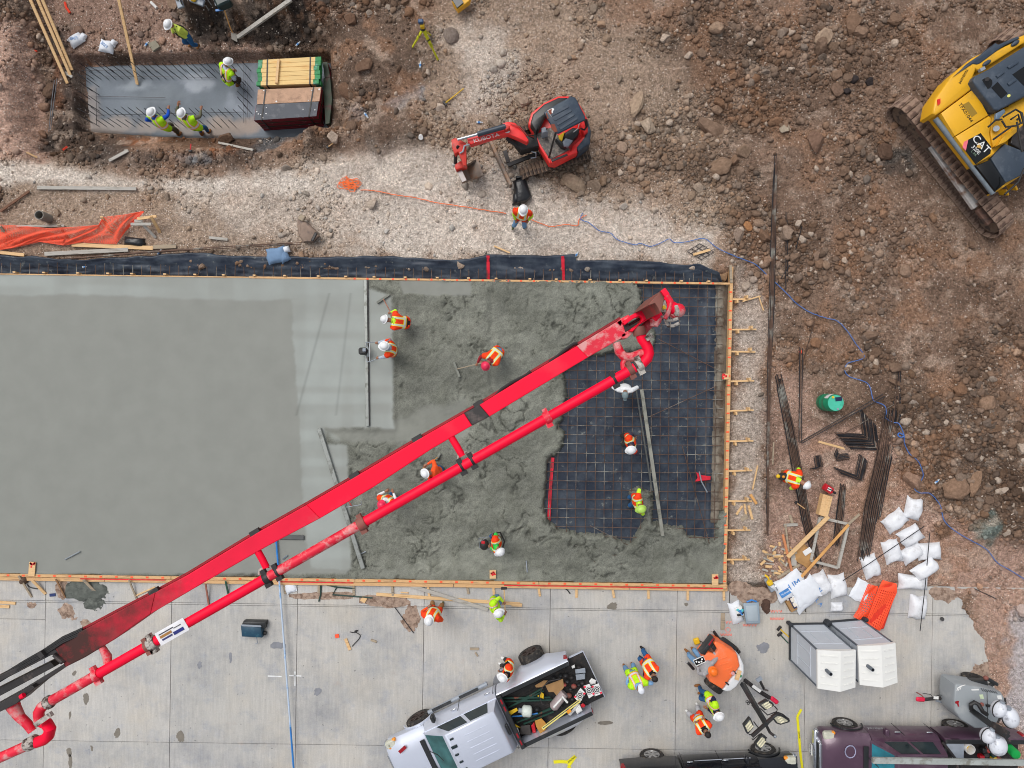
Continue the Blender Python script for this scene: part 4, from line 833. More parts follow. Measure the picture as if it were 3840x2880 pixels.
  if not cap:
   for o_ in (-.035, 0, .035): m_.tube([c + Rm @ Vector((x_, o_, z_)) for x_, z_ in ((-.12, .075 - abs(o_) * .4), (-.07, .122 - abs(o_) * .5), (0, .146 - abs(o_) * .5), (.07, .124 - abs(o_) * .5), (.12, .078 - abs(o_) * .4))], .008, 5)
   m_.prism([c + Rm @ Vector(q) for q in ((.12, -.09, .012), (.20, -.05, .004), (.21, 0, .003), (.20, .05, .004), (.12, .09, .012))], [c + Rm @ Vector(q) for q in ((.12, -.09, 0), (.20, -.05, -.008), (.21, 0, -.009), (.20, .05, -.008), (.12, .09, 0))])
  else: m_.prism([c + Rm @ Vector(q) for q in ((.09, -.075, .008), (.19, -.05, 0), (.205, 0, 0), (.19, .05, 0), (.09, .075, .008))], [c + Rm @ Vector(q) for q in ((.09, -.075, -.004), (.19, -.05, -.01), (.205, 0, -.01), (.19, .05, -.01), (.09, .075, -.004))])
  m_.build('cap' if cap else 'hard_hat', hat, root, True)
 else:
  m_ = MB(); Rm = Matrix((hf, hl, hu)).transposed(); m_.ball(hc + hu * .045 - hf * .018, (.112, .1, .095), 14, 0, Rm); m_.build('hair', HAIR, root, True)
 return root
zc = .0
person('man in lime shirt, blue jeans and black harness walking in the excavation', 235, [(749, 176), (718, 168)], (696, 131, .95), (652, 100, 1.47), (633, 90, 1.7), [(712, 132, .85), (650, 128, .9)], PLIME, JEANS, TANB, None, HATW, z0=-.88, harness=True)
person('worker in lime vest and black harness crouching among the rebar on the blinding slab', 45, [(880, 305), (893, 326)], (852, 300, .62), (847, 252, 1.08), (853, 232, 1.28), [(872, 262, .75), (880, 285, .7)], LGREY, BROWNP, TANB, VL, HATW, z0=-1.33, harness=True)
person('worker in blue shirt and lime vest raising one arm on the blinding slab', 60, [(665, 498), (676, 508)], (616, 474, .95), (580, 438, 1.45), (566, 424, 1.68), [(576, 452, 1.15), (632, 407, 1.35)], BLUES, OLIVE, TANB, VL, HATW, z0=-1.33, elbow=[(-1, -.3, 0), (.5, -.6, 0)])
person('worker in lime vest and blue jeans holding both arms up on the blinding slab', 75, [(762, 508), (788, 499)], (732, 475, .95), (694, 440, 1.45), (680, 428, 1.68), [(668, 393, 1.4), (754, 409, 1.35)], OLIVES, JEANS, TANB, VL, HATW, z0=-1.33)
person('worker in orange vest with lime sleeves standing below the red mini excavator', 262, [(1966, 846), (1924, 850)], (1955, 812, .93), (1960, 792, 1.42), (1962, 786, 1.64), [(1980, 828, .9), (1934, 826, .9)], LIMES, LJEANS, GRNB, VO, HATW)
person('stooping worker in orange vest dragging a concrete rake beside the screed', 172, [(1528, 1226), (1522, 1196)], (1520, 1210, .88), (1478, 1204, 1.22), (1458, 1200, 1.30), [(1470, 1190, .85), (1464, 1172, .8)], LIMES, DARKP, BOOTM, VO, HATW, z0=zc)
person('worker in orange vest steering the long power screed by its handles', 180, [(1450, 1322), (1486, 1306)], (1474, 1316, .92), (1456, 1304, 1.40), (1446, 1299, 1.6), [(1414, 1344, .95), (1414, 1285, .95)], LGREY, OLIVE, BOOTM, VO, HATW, z0=zc)
person('worker in red hard hat and orange vest raking wet concrete', 232, [(1878, 1336), (1846, 1318)], (1868, 1318, .88), (1838, 1352, 1.25), (1826, 1366, 1.36), [(1806, 1358, .9), (1790, 1362, .85)], REDS, LJEANS, BOOTM, VO, HATR, z0=zc)
person('worker in white shirt and grey cap under the red concrete pipe', 270, [(2352, 1446), (2326, 1446)], (2343, 1452, .93), (2344, 1464, 1.42), (2344, 1477, 1.6), [(2378, 1462, 1.0), (2318, 1462, 1.0)], WHITES, GREYP, BOOTM, None, CAPG, z0=-.1, cap=True)
person('worker in orange vest, white hard hat and dark patterned sleeves on the rebar grid', 200, [(2340, 1656), (2340, 1626)], (2362, 1648, .92), (2366, 1668, 1.38), (2368, 1682, 1.56), [(2372, 1690, .95), (2380, 1640, 1.0)], PATT, DARKP, BOOTM, VO, HATW, z0=-.1)
person('worker in lime hard hat and orange vest on the rebar grid', 190, [(2366, 1898), (2366, 1868)], (2386, 1872, .92), (2396, 1888, 1.38), (2403, 1902, 1.56), [(2392, 1912, 1.0), (2388, 1852, 1.05)], LIMES, JEANS, BOOTM, VO, HATL, z0=-.1)
person('worker in plain orange shirt and white hard hat between boom and pipe', 165, [(1666, 1780), (1664, 1758)], (1650, 1770, .92), (1622, 1772, 1.36), (1604, 1775, 1.5), [(1598, 1770, 1.0), (1600, 1742, 1.1)], ORANGES, JEANS, BOOTM, None, HATW, z0=zc)
person('worker in red hard hat and white sleeves behind the lower screed board', 70, [(1478, 1866), (1486, 1880)], (1464, 1876, .93), (1446, 1878, 1.4), (1436, 1890, 1.56), [(1446, 1842, 1.0), (1474, 1846, 1.05)], WHITES, JEANS, BOOTM, VO, HATR, z0=zc)
person('worker in orange vest and green sleeves carrying a concrete vibrator motor', 190, [(1876, 2014), (1856, 2006)], (1862, 2026, .93), (1860, 2048, 1.4), (1876, 2068, 1.58), [(1836, 2050, 1.0), (1850, 2022, 1.05)], GREENS, JEANS, BOOTM, VO, HATW, z0=zc)
person('worker in orange vest and brown trousers standing on the pavement near the form', 78, [(1620, 2264), (1660, 2267)], (1632, 2292, .95), (1614, 2316, 1.46), (1609, 2328, 1.68), [(1606, 2276, 1.0), (1648, 2308, 1.0)], ORANGES, TANP, GRNB, VO, HATW)
person('worker in lime shirt swinging a sledgehammer at the south form', 20, [(1854, 2234), (1858, 2256)], (1852, 2262, .93), (1858, 2286, 1.42), (1866, 2298, 1.62), [(1888, 2258, 1.1), (1892, 2304, 1.1)], LIMES, LJEANS, GRNB, VL, HATW, elbow=[(0, 1, 0), (0, -1, 0)])
person('worker in orange vest and lime sleeves bending over the long rebar bundle', 345, [(2930, 1768), (2922, 1792)], (2952, 1786, .9), (2990, 1798, 1.3), (3010, 1810, 1.42), [(3006, 1776, .95), (2980, 1818, .9)], LIMES, TANP, TANB, VO, HATW)
person('person in white hard hat and orange vest using a phone beside the silver pickup', 165, [(1882, 2488), (1892, 2466)], (1908, 2496, .95), (1902, 2528, 1.45), (1888, 2542, 1.66), [(1884, 2516, 1.2), (1880, 2508, 1.2)], BLACKS, DARKP, WHTB, VO, HATW)
person('man in white cap, light blue shirt and lime vest standing on the pavement', 105, [(2340, 2500), (2370, 2495)], (2372, 2528, .95), (2394, 2572, 1.46), (2403, 2587, 1.68), [(2358, 2532, 1.0), (2428, 2554, 1.15)], LBLUE, LJEANS, TANB, VL, CAPW, cap=True)
person('dark haired man in black shirt and orange vest leaning beside the man in white cap', 140, [(2406, 2466), (2410, 2430)], (2426, 2484, .95), (2448, 2526, 1.46), (2454, 2543, 1.66), [(2418, 2502, 1.0), (2430, 2530, 1.1)], BLACKS, JEANS, BLKB, VO, None)
person('man in grey shirt and orange hard hat working at the orange generator trailer', 140, [(2576, 2440), (2600, 2434)], (2628, 2482, .93), (2660, 2510, 1.42), (2673, 2518, 1.62), [(2616, 2494, 1.1), (2672, 2442, 1.2)], GREYS, LJEANS, TANB, None, HATO, skin=SKIND, hand=SKIND)
person('person in lime vest and navy sleeves with a white hard hat near the light tower', 195, [(2628, 2594), (2616, 2566)], (2662, 2620, .95), (2688, 2668, 1.45), (2697, 2683, 1.66), [(2650, 2656, 1.15), (2666, 2642, 1.25)], NAVY, JEANS, TANB, VL, HATW)
person('dark haired man in orange vest and pale trousers with folded arms', 125, [(2578, 2670), (2616, 2644)], (2618, 2694, .95), (2642, 2736, 1.45), (2653, 2753, 1.66), [(2632, 2700, 1.2), (2620, 2706, 1.2)], BLACKS, PALEP, WHTB, VO, None, short=True)
# ------------------------------------------------------------------ concrete pump boom, high above the pour
PR = M('pump_red', srgb(252, 2, 54), .5, 0, .05, 2, dirt=srgb(236, 40, 66), dirtamt=.22, dscale=.9, spec=.25)
PRW = M('pump_red_worn', srgb(196, 44, 56), .55, 0, .25, 2, dirt=srgb(70, 42, 38), dirtamt=.9, dscale=1.1)
PRF = M('pump_red_faded', srgb(228, 34, 58), .5, 0, .14, 1.2, dirt=srgb(196, 92, 92), dirtamt=.45, dscale=.9)
SPL = M('splashed_red', srgb(224, 26, 56), .5, 0, .15, 2, dirt=srgb(214, 150, 148), dirtamt=.5, dscale=5)
def grime_mat():
 m = M('pump_red_grimy', srgb(232, 22, 60), .5, 0, .08, 2, dirt=srgb(206, 70, 80), dirtamt=.4, dscale=.9, spec=.25); t = m.node_tree; n = t.nodes; L = t.links; b = n['Principled BSDF']; src = b.inputs['Base Color'].links[0].from_socket
 ge = n.new('ShaderNodeNewGeometry'); sx = n.new('ShaderNodeSeparateXYZ'); L.new(ge.outputs['Position'], sx.inputs[0]); mr = n.new('ShaderNodeMapRange'); mr.inputs[1].default_value = -3.4; mr.inputs[2].default_value = -5.3; L.new(sx.outputs[0], mr.inputs[0])
 nz = n.new('ShaderNodeTexNoise'); nz.inputs['Scale'].default_value = 1.4; nz.inputs['Detail'].default_value = 9; nz.inputs['Roughness'].default_value = .7; L.new(ge.outputs['Position'], nz.inputs['Vector'])
 ad = n.new('ShaderNodeMath'); ad.operation = 'MULTIPLY_ADD'; ad.inputs[1].default_value = .42; L.new(mr.outputs[0], ad.inputs[0]); L.new(nz.outputs[0], ad.inputs[2]); r = n.new('ShaderNodeValToRGB'); e = r.color_ramp.elements; e[0].position = .6; e[1].position = .98; L.new(ad.outputs[0], r.inputs[0])
 mx = n.new('ShaderNodeMix'); mx.data_type = 'RGBA'; L.new(r.outputs[0], mx.inputs['Factor']); L.new(src, mx.inputs[6]); mx.inputs[7].default_value = (*srgb(72, 44, 40), 1); L.new(mx.outputs[2], b.inputs['Base Color']); return m
PRG = grime_mat()
RUSTY = M('rusty_brown_steel', srgb(134, 84, 74), .7, .1, .2, 3, dirt=srgb(180, 60, 60), dirtamt=.3, dscale=3)
BLK = M('black_rubber', srgb(36, 35, 36), .55, 0, .15, 8); CLMP = M('cement_crusted_clamp', srgb(178, 172, 164), .8, 0, .25, 14, .6, 30, dirt=srgb(70, 52, 46), dirtamt=.5, dscale=12); ROD = M('chrome_rod', srgb(190, 196, 202), .25, .9, .05, 4)
DKS = M('dark_steel', srgb(52, 49, 49), .5, .2, .25, 4, dirt=srgb(104, 92, 88), dirtamt=.2)
ZB = 15.6
bt = [(205, 2432), (278, 2381), (430, 2300), (582, 2221), (703, 2156), (960, 2000), (1150, 1893), (1333, 1787), (1568, 1648), (1740, 1550), (1798, 1518), (1937, 1432), (2163, 1297), (2330, 1196)]
bb = [(246, 2502), (318, 2466), (430, 2398), (564, 2303), (760, 2188), (1000, 2050), (1200, 1944), (1394, 1831), (1620, 1683), (1770, 1596), (1836, 1562), (1989, 1470), (2205, 1340), (2350, 1258)]
boom = thing('pump_boom', 'long red concrete pump boom with pipeline reaching diagonally over the pour', 'pump boom', tuple(P(1300, 1840, ZB)))
segm = [('worn', PRW), ('worn', PRW), ('worn', PRW), ('faded', PRF), ('faded', PRF), ('faded', PRF), ('red', PR), ('red', PR), ('red', PR), ('black', DKS), ('red', PR), ('red', PR), ('splash', SPL)]
def bsec(a, b, m, nm='boom_section', lab=None):
 top = [P(*bt[i], ZB) for i in range(a, b + 1)] + [P(*bb[i], ZB) for i in range(b, a - 1, -1)]
 o = MB().prism(top, [Vector((p.x, p.y, ZB - .32)) for p in top], bev=.012).build(nm, m, boom)
 if lab: o['label'] = lab
bsec(0, 3, PRG, lab='grimy blackened lower end of the boom'); bsec(3, 6, PRG, lab='sun faded section of the boom'); bsec(6, 9, PR); bsec(9, 10, DKS, 'splice_plate'); bsec(10, 12, PR); bsec(12, 13, SPL, lab='cement splashed end section')
for i in range(0, 13):                                          # upper flange and its pipe along the far side
 pass
MB().tube([P(x - 4, y - 3, ZB - .08) for x, y in bt[1:]], .018, 6).build('hydraulic_line', M('dark_red_line', srgb(140, 20, 34), .5), boom)
for t_ in (3, 5, 7, 8, 10):
 x, y = bt[t_]; MB().box(P(x - 4, y - 5, ZB - .03), (.13, .06, .05), .52).build('line_clip', DKS, boom)
for pts in ([(1860, 1490), (1880, 1466), (1920, 1440), (1975, 1412), (1990, 1398)], [(2060, 1364), (2090, 1342), (2130, 1310), (2150, 1296), (2165, 1292)]):
 MB().tube([P(x, y - 6, ZB - .05) for x, y in pts], .022, 7).build('hydraulic_hose', BLK, boom, True)
for y_ in (-6, 0, 7, 13):
 MB().tube([P(310, 2362 + y_, ZB - .02), P(235, 2396 + y_, ZB + .02), P(160, 2446 + y_, ZB), P(90, 2486 + y_, ZB), P(-40, 2566 + y_, ZB - .05)], .013, 6).build('hydraulic_hose', BLK, boom, True)
MB().bar(P(150, 2444, ZB + .04), P(165, 2462, ZB + .04), .06).build('hose_clamp', DKS, boom)
def plate(px, zt, zb, m, nm, bev=.008): return MB().pp(px, zt, zb, bev=bev).build(nm, m, boom)
plate([(205, 2434), (222, 2452), (190, 2458), (0, 2556), (-60, 2586), (-60, 2562), (0, 2532)], ZB, ZB - .3, DKS, 'fork_plate'); plate([(246, 2500), (238, 2492), (30, 2618), (-60, 2668), (-60, 2690), (60, 2628)], ZB - .02, ZB - .3, DKS, 'fork_plate')
plate([(188, 2482), (206, 2500), (-60, 2642), (-60, 2608)], ZB - .12, ZB - .36, DKS, 'inner_arm')
plate([(200, 2452), (236, 2484), (226, 2494), (192, 2462)], ZB + .05, ZB - .3, DKS, 'cross_tube', .02)
plate([(120, 2570), (130, 2580), (60, 2640), (-40, 2690), (-40, 2660)], ZB + .06, ZB - .2, DKS, 'cylinder_body'); MB().cyl(P(78, 2614, ZB + .1), P(90, 2606, ZB + .1), .03).build('coupling', PR, boom)
# fork and head at the far end
plate([(2312, 1208), (2330, 1193), (2357, 1180), (2362, 1188), (2338, 1206), (2326, 1226)], ZB, ZB - .26, SPL, 'fork_plate'); plate([(2330, 1254), (2352, 1242), (2390, 1228), (2386, 1238), (2352, 1268), (2334, 1270)], ZB, ZB - .26, SPL, 'fork_plate')
plate([(2336, 1210), (2366, 1182), (2456, 1137), (2470, 1166), (2466, 1178), (2400, 1216), (2372, 1244), (2358, 1240), (2404, 1208), (2408, 1192), (2398, 1184), (2374, 1196), (2344, 1218)], ZB + .08, ZB - .2, PR, 'end_head', .01)
MB().cyl(P(2338, 1231, ZB - .06), P(2398, 1196, ZB - .06), PX(5, ZB)).build('hydraulic_rod', BLK, boom, True); MB().box(P(2344, 1227, ZB - .05), (.09, .09, .09), .55).build('rod_eye', BLK, boom)
plate([(2430, 1145), (2450, 1120), (2483, 1088), (2492, 1112), (2488, 1140), (2476, 1174), (2470, 1158), (2457, 1137)], ZB + .9, ZB - .1, RUSTY, 'end_plate')
MB().bar(P(2484, 1086, ZB + .95), P(2500, 1108, ZB + .95), .06, .06).build('plate_rim', PR, boom)
for pts, r, m in [([(2488, 1092), (2504, 1112), (2516, 1128), (2512, 1150), (2504, 1172), (2492, 1196)], .032, SPL), ([(2478, 1096), (2494, 1116), (2508, 1136), (2500, 1164)], .028, PR), ([(2494, 1196), (2500, 1212), (2506, 1222), (2526, 1222), (2546, 1212)], .02, CLMP), ([(2500, 1190), (2506, 1204), (2526, 1200), (2542, 1194)], .02, CLMP),
    ([(2484, 1128), (2490, 1150), (2484, 1172), (2476, 1190)], .04, CLMP), ([(2468, 1170), (2478, 1186), (2470, 1204), (2458, 1222)], .03, SPL), ([(2452, 1196), (2466, 1184), (2480, 1178)], .045, PR)]:
 MB().tube([P(x, y, ZB + .4) for x, y in pts], r, 8).build('hose_loop', m, boom, True)
yl = MB(); yl.tube([P(2488, 1146, ZB + .45), P(2492, 1160, ZB + .45)], .022, 7); yl.build('yellow_fitting', M('yellow_fitting', srgb(226, 186, 40), .5), boom, True)
MB().cyl(P(2514, 1150, ZB + .35), P(2532, 1160, ZB + .35), .075, 12).build('swivel_joint', PR, boom, True); MB().cyl(P(2518, 1186, ZB + .3), P(2536, 1166, ZB + .3), .07, 12).build('swivel_joint', SPL, boom, True); MB().ball(P(2544, 1164, ZB + .35), .085, 12).build('end_cap', SPL, boom, True); MB().tube([P(2534, 1148, ZB + .4), P(2540, 1164, ZB + .42), P(2538, 1182, ZB + .4)], .03, 8).build('clamp_ring', CLMP, boom, True)
# pipeline
pr = PX(19, ZB); pl0, pl1 = Vector((192, 2628)), Vector((2398, 1369))
def pt(t_): q = pl0.lerp(pl1, t_); return q.x, q.y
ring_t = {.053: ('w', 0)}
for a, b, m in [(.0, .076, SPL), (.079, .171, PR), (.174, .365, PR), (.368, .527, SPL), (.530, .842, PR), (.845, .992, PR)]:
 MB().tube([P(*pt(a), ZB), P(*pt(b), ZB)], pr, 20).build('delivery_pipe', m, boom, True)
d2 = (P(*pl1, ZB) - P(*pl0, ZB)).normalized()
for t_, r, w_, m in [(.0775, 1.3, .07, SPL), (.1725, 1.42, .10, CLMP), (.165, 1.12, .08, RUSTY), (.3665, 1.22, .07, BLK), (.5285, 1.4, .1, RUSTY), (.8435, 1.32, .08, SPL), (.985, 1.16, .07, RUSTY), (1.0, 1.3, .07, CLMP), (.385, 1.1, .035, BLK), (.698, 1.1, .035, BLK), (.716, 1.1, .035, BLK), (.957, 1.1, .035, BLK)]:
 c = P(*pt(t_), ZB); mb = MB(); mb.lathe(c - d2 * w_ / 2, [(pr * r * .93, 0), (pr * r, w_ * .25), (pr * r, w_ * .75), (pr * r * .93, w_)], 20, axis=d2); mb.box(c + Vector((.02, -pr * r * .9, .0)), (.08, .09, .07), .5); mb.box(c + Vector((-.03, pr * r * .95, .02)), (.06, .07, .06), .5); mb.build('pipe_coupling', m, boom, True)
def hang(pts, r, m=PR, z=None, nm='pipe_bracket'):
 z = z or [ZB - .05] * len(pts); return MB().tube([P(x, y, q) for (x, y), q in zip(pts, z)], r, 10).build(nm, m, boom, True)
hang([(378, 2420), (390, 2440), (402, 2462), (404, 2486)], [.04, .045, .055, .05], SPL); hang([(966, 2066), (982, 2094), (1000, 2130)], .045, PR); hang([(1690, 1636), (1712, 1672), (1734, 1710)], .045, PR)
for cx_, cy_ in ((1000, 2140), (1745, 1714)): hang([(cx_ - 28, cy_ + 14), (cx_ - 26, cy_ - 2), (cx_, cy_ - 16), (cx_ + 24, cy_ - 14), (cx_ + 34, cy_ - 6)], .018, CLMP, nm='bracket_hoop')
hang([(2311, 1284), (2322, 1318), (2340, 1338), (2366, 1340), (2392, 1330), (2420, 1318), (2438, 1308)], [.05, .06, .06, .058, .055, .05, .04], SPL); hang([(2344, 1346), (2336, 1362), (2338, 1384)], .035, SPL)
elb = [(2398, 1369), (2412, 1360), (2428, 1344), (2434, 1326), (2430, 1306), (2420, 1288), (2408, 1272), (2402, 1256)]
MB().tube([P(x, y, ZB) for x, y in elb], pr * 1.02, 18).build('pipe_elbow', PR, boom, True)
MB().lathe(P(2400, 1258, ZB), [(pr * 1.25, 0), (pr * 1.32, .03), (pr * 1.32, .08), (pr * 1.2, .11)], 18, axis=Vector((-.2, 1, 0))).build('pipe_coupling', RUSTY, boom, True)
MB().tube([P(2404, 1250, ZB), P(2418, 1232, ZB - .1), P(2440, 1208, ZB - .1), P(2458, 1190, ZB - .1), P(2474, 1176, ZB - .3)], pr * .95, 16).build('pipe_elbow', M('dusty_red', srgb(178, 66, 76), .6, 0, .15, 3), boom, True)
MB().tube([P(2446, 1194, ZB + .02), P(2452, 1208, ZB + .02), P(2450, 1224, ZB + .02)], .045, 8).build('clamp_ring', SPL, boom, True); MB().box(P(2434, 1264, ZB + .1), (.09, .06, .06), .6).build('clamp_bolt', CLMP, boom)
hx = P(2468, 1180, ZB - .3); MB().tube([hx, hx - Vector((0, 0, 5)), hx + Vector((.1, .05, -10)), Vector((hx.x + .05, hx.y, .55))], .09, 14).build('end_hose', BLK, boom, True)
# lower left swivel
MB().tube([P(200, 2624, ZB), P(176, 2637, ZB), P(156, 2652, ZB), P(145, 2672, ZB), P(146, 2694, ZB), P(158, 2712, ZB - .02)], pr * 1.02, 18).build('pipe_elbow', SPL, boom, True)
MB().tube([P(158, 2706, ZB - .1), P(176, 2714, ZB), P(188, 2734, ZB + .05), P(182, 2758, ZB), P(164, 2774, ZB - .08), P(136, 2784, ZB - .12)], pr * 1.08, 18).build('pipe_elbow', PR, boom, True)
MB().tube([P(132, 2782, ZB - .12), P(-60, 2868, ZB - .12)], pr, 18).build('delivery_pipe', SPL, boom, True)
for c_, ax in ((P(182, 2634, ZB), d2), (P(128, 2780, ZB - .12), Vector((-1, -.55, 0))), (P(110, 2790, ZB - .12), Vector((-1, -.55, 0)))): MB().lathe(c_, [(pr * 1.1, -.04), (pr * 1.3, -.02), (pr * 1.3, .03), (pr * 1.1, .05)], 18, axis=ax).build('pipe_coupling', CLMP, boom, True)
MB().bar(P(134, 2718, ZB + .12), P(194, 2676, ZB + .12), .06, .05).build('swivel_clamp', CLMP, boom)
hang([(40, 2628), (56, 2660), (76, 2690), (104, 2716), (122, 2742)], [.09, .075, .06, .055, .05], SPL)
st = P(655, 2362, ZB) ; sg = math.atan2(d2.y, d2.x)
lb = MB(); lb.box(st + Vector((0, 0, pr + .004)), (.40, .17, .008), sg); lbl = lb.build('sticker', M('white_sticker', srgb(232, 232, 236), .4), boom)
for i, (dx, dy, l, h_, c) in enumerate([(-.06, .045, .2, .012, (60, 60, 70)), (-.08, .01, .16, .03, (170, 120, 60)), (.08, -.03, .14, .04, (30, 40, 120)), (-.08, -.03, .14, .02, (50, 50, 110)), (.09, .03, .1, .01, (90, 90, 90))]):
 R2 = Matrix.Rotation(sg, 3, 'Z') @ Vector((dx, dy, 0)); MB().box(st + R2 + Vector((0, 0, pr + .011)), (l, h_, .006), sg).build('print', M('print_%d' % i, srgb(*c), .5), lbl)
# ------------------------------------------------------------------ red mini excavator
ER = M('excavator_red', srgb(236, 44, 44), .4, 0, .08, 2, dirt=srgb(196, 60, 50), dirtamt=.25, dscale=2); ERD = M('worn_red', srgb(206, 52, 40), .5, 0, .12, 3, dirt=srgb(120, 60, 50), dirtamt=.3)
CAN = M('canopy_blue_black', srgb(44, 58, 74), .45, 0, .1, 2, dirt=srgb(66, 78, 90), dirtamt=.35, dscale=2); BLKP = M('black_panel', srgb(38, 40, 42), .4, 0, .12, 3, dirt=srgb(66, 66, 66), dirtamt=.2)
MUDT = M('muddy_track', srgb(122, 102, 86), .95, 0, .3, 5, .8, 14, dirt=srgb(74, 64, 58), dirtamt=.5, dscale=5); WST = M('worn_bucket_steel', srgb(128, 116, 106), .55, .3, .25, 4, dirt=srgb(140, 112, 90), dirtamt=.5, dscale=3); GRYP = M('grey_plastic', srgb(142, 150, 160), .5, 0, .08, 5); FLOOR = M('scuffed_floor', srgb(104, 100, 96), .8, 0, .35, 7, .4, 30, dirt=srgb(150, 140, 130), dirtamt=.4, dscale=10); CHIP = M('rust_patch', srgb(126, 62, 42), .8, 0, .2, 8); WHT = M('white_paint', srgb(224, 224, 222), .5, 0, .04, 5); YEL = M('yellow_plastic', srgb(228, 186, 30), .5, 0, .08, 5)
def K(L_, s=.2712, ox=1660, oy=330): return [(ox + s * a, oy + s * b) for a, b in L_]
q1 = lambda a, b: (1660 + .2712 * a, 330 + .2712 * b)
mx = thing('mini_excavator', 'red mini excavator with a dark chipped canopy, arm folded to the left', 'excavator', tuple(G(*q1(1500, 900))))
def tk(a, b, wd, zt, m_shoe, parent, n, zb=0.0):
 """crawler track between the photo points a and b (tops of the end curves), shoes as parts"""
 p0, p1 = P(*a, zt), P(*b, zt); p0.z = p1.z = zb; d = (p1 - p0).normalized(); s_ = Vector((-d.y, d.x, 0)); L_ = (p1 - p0).length; r = (zt - zb) / 2
 p0 = p0 + d * r; Ls = L_ - 2 * r; per = 2 * Ls + 2 * math.pi * r; fr = MB(); c = p0 + d * Ls / 2 + Vector((0, 0, r)); fr.bar(p0 + Vector((0, 0, r)), p0 + d * Ls + Vector((0, 0, r)), wd * .36, r * 1.1, bev=.02)
 for e in (p0, p0 + d * Ls): fr.cyl(e + Vector((0, 0, r)) - s_ * wd * .26, e + Vector((0, 0, r)) + s_ * wd * .26, r * .8, 18)
 fr.build('track_frame', MUDT, parent, True)
 sw = per / n; me = None
 for i in range(n):
  t = (i + .5) * sw
  if t < Ls: pos = p0 + d * t + Vector((0, 0, 2 * r)); tg = d
  elif t < Ls + math.pi * r: a_ = (t - Ls) / r; pos = p0 + d * (Ls + r * math.sin(a_)) + Vector((0, 0, r + r * math.cos(a_))); tg = d * math.cos(a_) - Vector((0, 0, 1)) * math.sin(a_)
  elif t < 2 * Ls + math.pi * r: pos = p0 + d * (2 * Ls + math.pi * r - t); tg = -d
  else: a_ = (t - 2 * Ls - math.pi * r) / r; pos = p0 - d * r * math.sin(a_) + Vector((0, 0, r - r * math.cos(a_))); tg = -d * math.cos(a_) + Vector((0, 0, 1)) * math.sin(a_)
  if me is None:
   sh = MB(); sh.box((0, 0, 0), (sw * .88, wd, .03), bev=.008); sh.box((sw * .22, 0, .025), (.025, wd * .98, .035)); o = sh.build('track_shoe', m_shoe, parent, local=True); me = o.data
  else: o = bpy.data.objects.new('track_shoe', me); COL.objects.link(o); o.parent = parent
  nn = tg.cross(s_) * -1; nn = s_.cross(tg) * -1 if (s_.cross(tg)).dot(pos - c) < 0 else s_.cross(tg)
  R = Matrix((tg, nn.cross(tg), nn)).transposed().to_4x4(); o.matrix_local = Matrix.Translation(pos - wloc(parent)) @ R
 return d
gmx = gz(*q1(1500, 950))
tk(q1(1090, 1170), q1(2030, 890), .40, .5 + gmx, MUDT, mx, 40, gmx); tk(q1(900, 590), q1(1640, 330), .40, .5 + gmx, MUDT, mx, 40, gmx)
body = K([(1185, 480), (1225, 345), (1400, 205), (1600, 112), (1740, 112), (1880, 205), (1960, 335), (2010, 470), (2046, 600), (2036, 760), (1870, 890), (1560, 1048), (1475, 1038), (1330, 800), (1270, 640)])
MB().pp(body, 1.05, .62, bev=.03).build('house_frame', ER, mx, True)
MB().pp(K([(1215, 480), (1250, 360), (1400, 222), (1600, 130), (1725, 130), (1640, 230), (1420, 380), (1330, 560), (1290, 600)]), 1.42, 1.0, bev=.05).build('side_cover', BLKP, mx, True)
MB().pp(K([(1740, 120), (1880, 215), (1950, 330), (2004, 420), (2010, 600), (1960, 640), (1800, 300)]), 1.4, .9, bev=.06).build('engine_cover', ER, mx, True)
MB().pp(K([(1960, 350), (2005, 420), (2052, 590), (2040, 760), (1880, 885), (1850, 820), (1960, 680), (1990, 560)]), 1.25, .55, bev=.05).build('counterweight', CAN, mx, True)
MB().pp(K([(1290, 640), (1500, 540), (1760, 850), (1500, 985), (1470, 960), (1360, 790)]), 1.09, 1.0, bev=.01).build('cab_floor', FLOOR, mx)
MB().pp(K([(1780, 860), (1790, 800), (1960, 660), (2005, 560), (2020, 620), (2000, 700), (1860, 850), (1866, 892), (1500, 1040), (1490, 1000), (1720, 905)]), 1.22, .95, bev=.03).build('side_sill', ER, mx, True)
MB().pp(K([(1500, 990), (1720, 905), (1730, 930), (1510, 1020)]), 1.26, 1.1, bev=.01).build('step_pad', BLKP, mx)
MB().pp(K([(1560, 700), (1800, 540), (1900, 560), (1880, 640), (1700, 820), (1640, 800)]), 1.38, 1.05, bev=.06).build('seat', BLKP, mx, True)
MB().pp(K([(1660, 740), (1700, 690), (1800, 720), (1740, 800), (1680, 800)]), 1.46, 1.3, bev=.03).build('seat_pad', GRYP, mx, True); MB().pp(K([(1600, 660), (1690, 600), (1650, 730), (1610, 700)]), 1.45, 1.38, bev=.01).build('yellow_vest', YEL, mx)
MB().pp(K([(1365, 550), (1420, 535), (1460, 600), (1380, 620)]), 1.6, 1.05, bev=.03).build('control_box', GRYP, mx, True); MB().tube([P(*q1(1430, 570), 1.55), P(*q1(1445, 560), 1.75)], .02, 8).build('lever', BLK, mx)
can = K([(1400, 335), (1440, 300), (1770, 112), (1830, 125), (1860, 170), (1975, 400), (1965, 440), (1600, 625), (1560, 615), (1430, 390)])
cn = MB().pp(can, 2.42, 2.34, bev=.03).build('canopy', CAN, mx, True)
for k in range(4):
 a0 = q1(1500 + 40 * k, 380 + 62 * k); a1 = q1(1740 + 40 * k, 250 + 55 * k); MB().bar(P(*a0, 2.43), P(*a1, 2.43), .09, .02, bev=.008).build('roof_rib', CAN, cn, True)
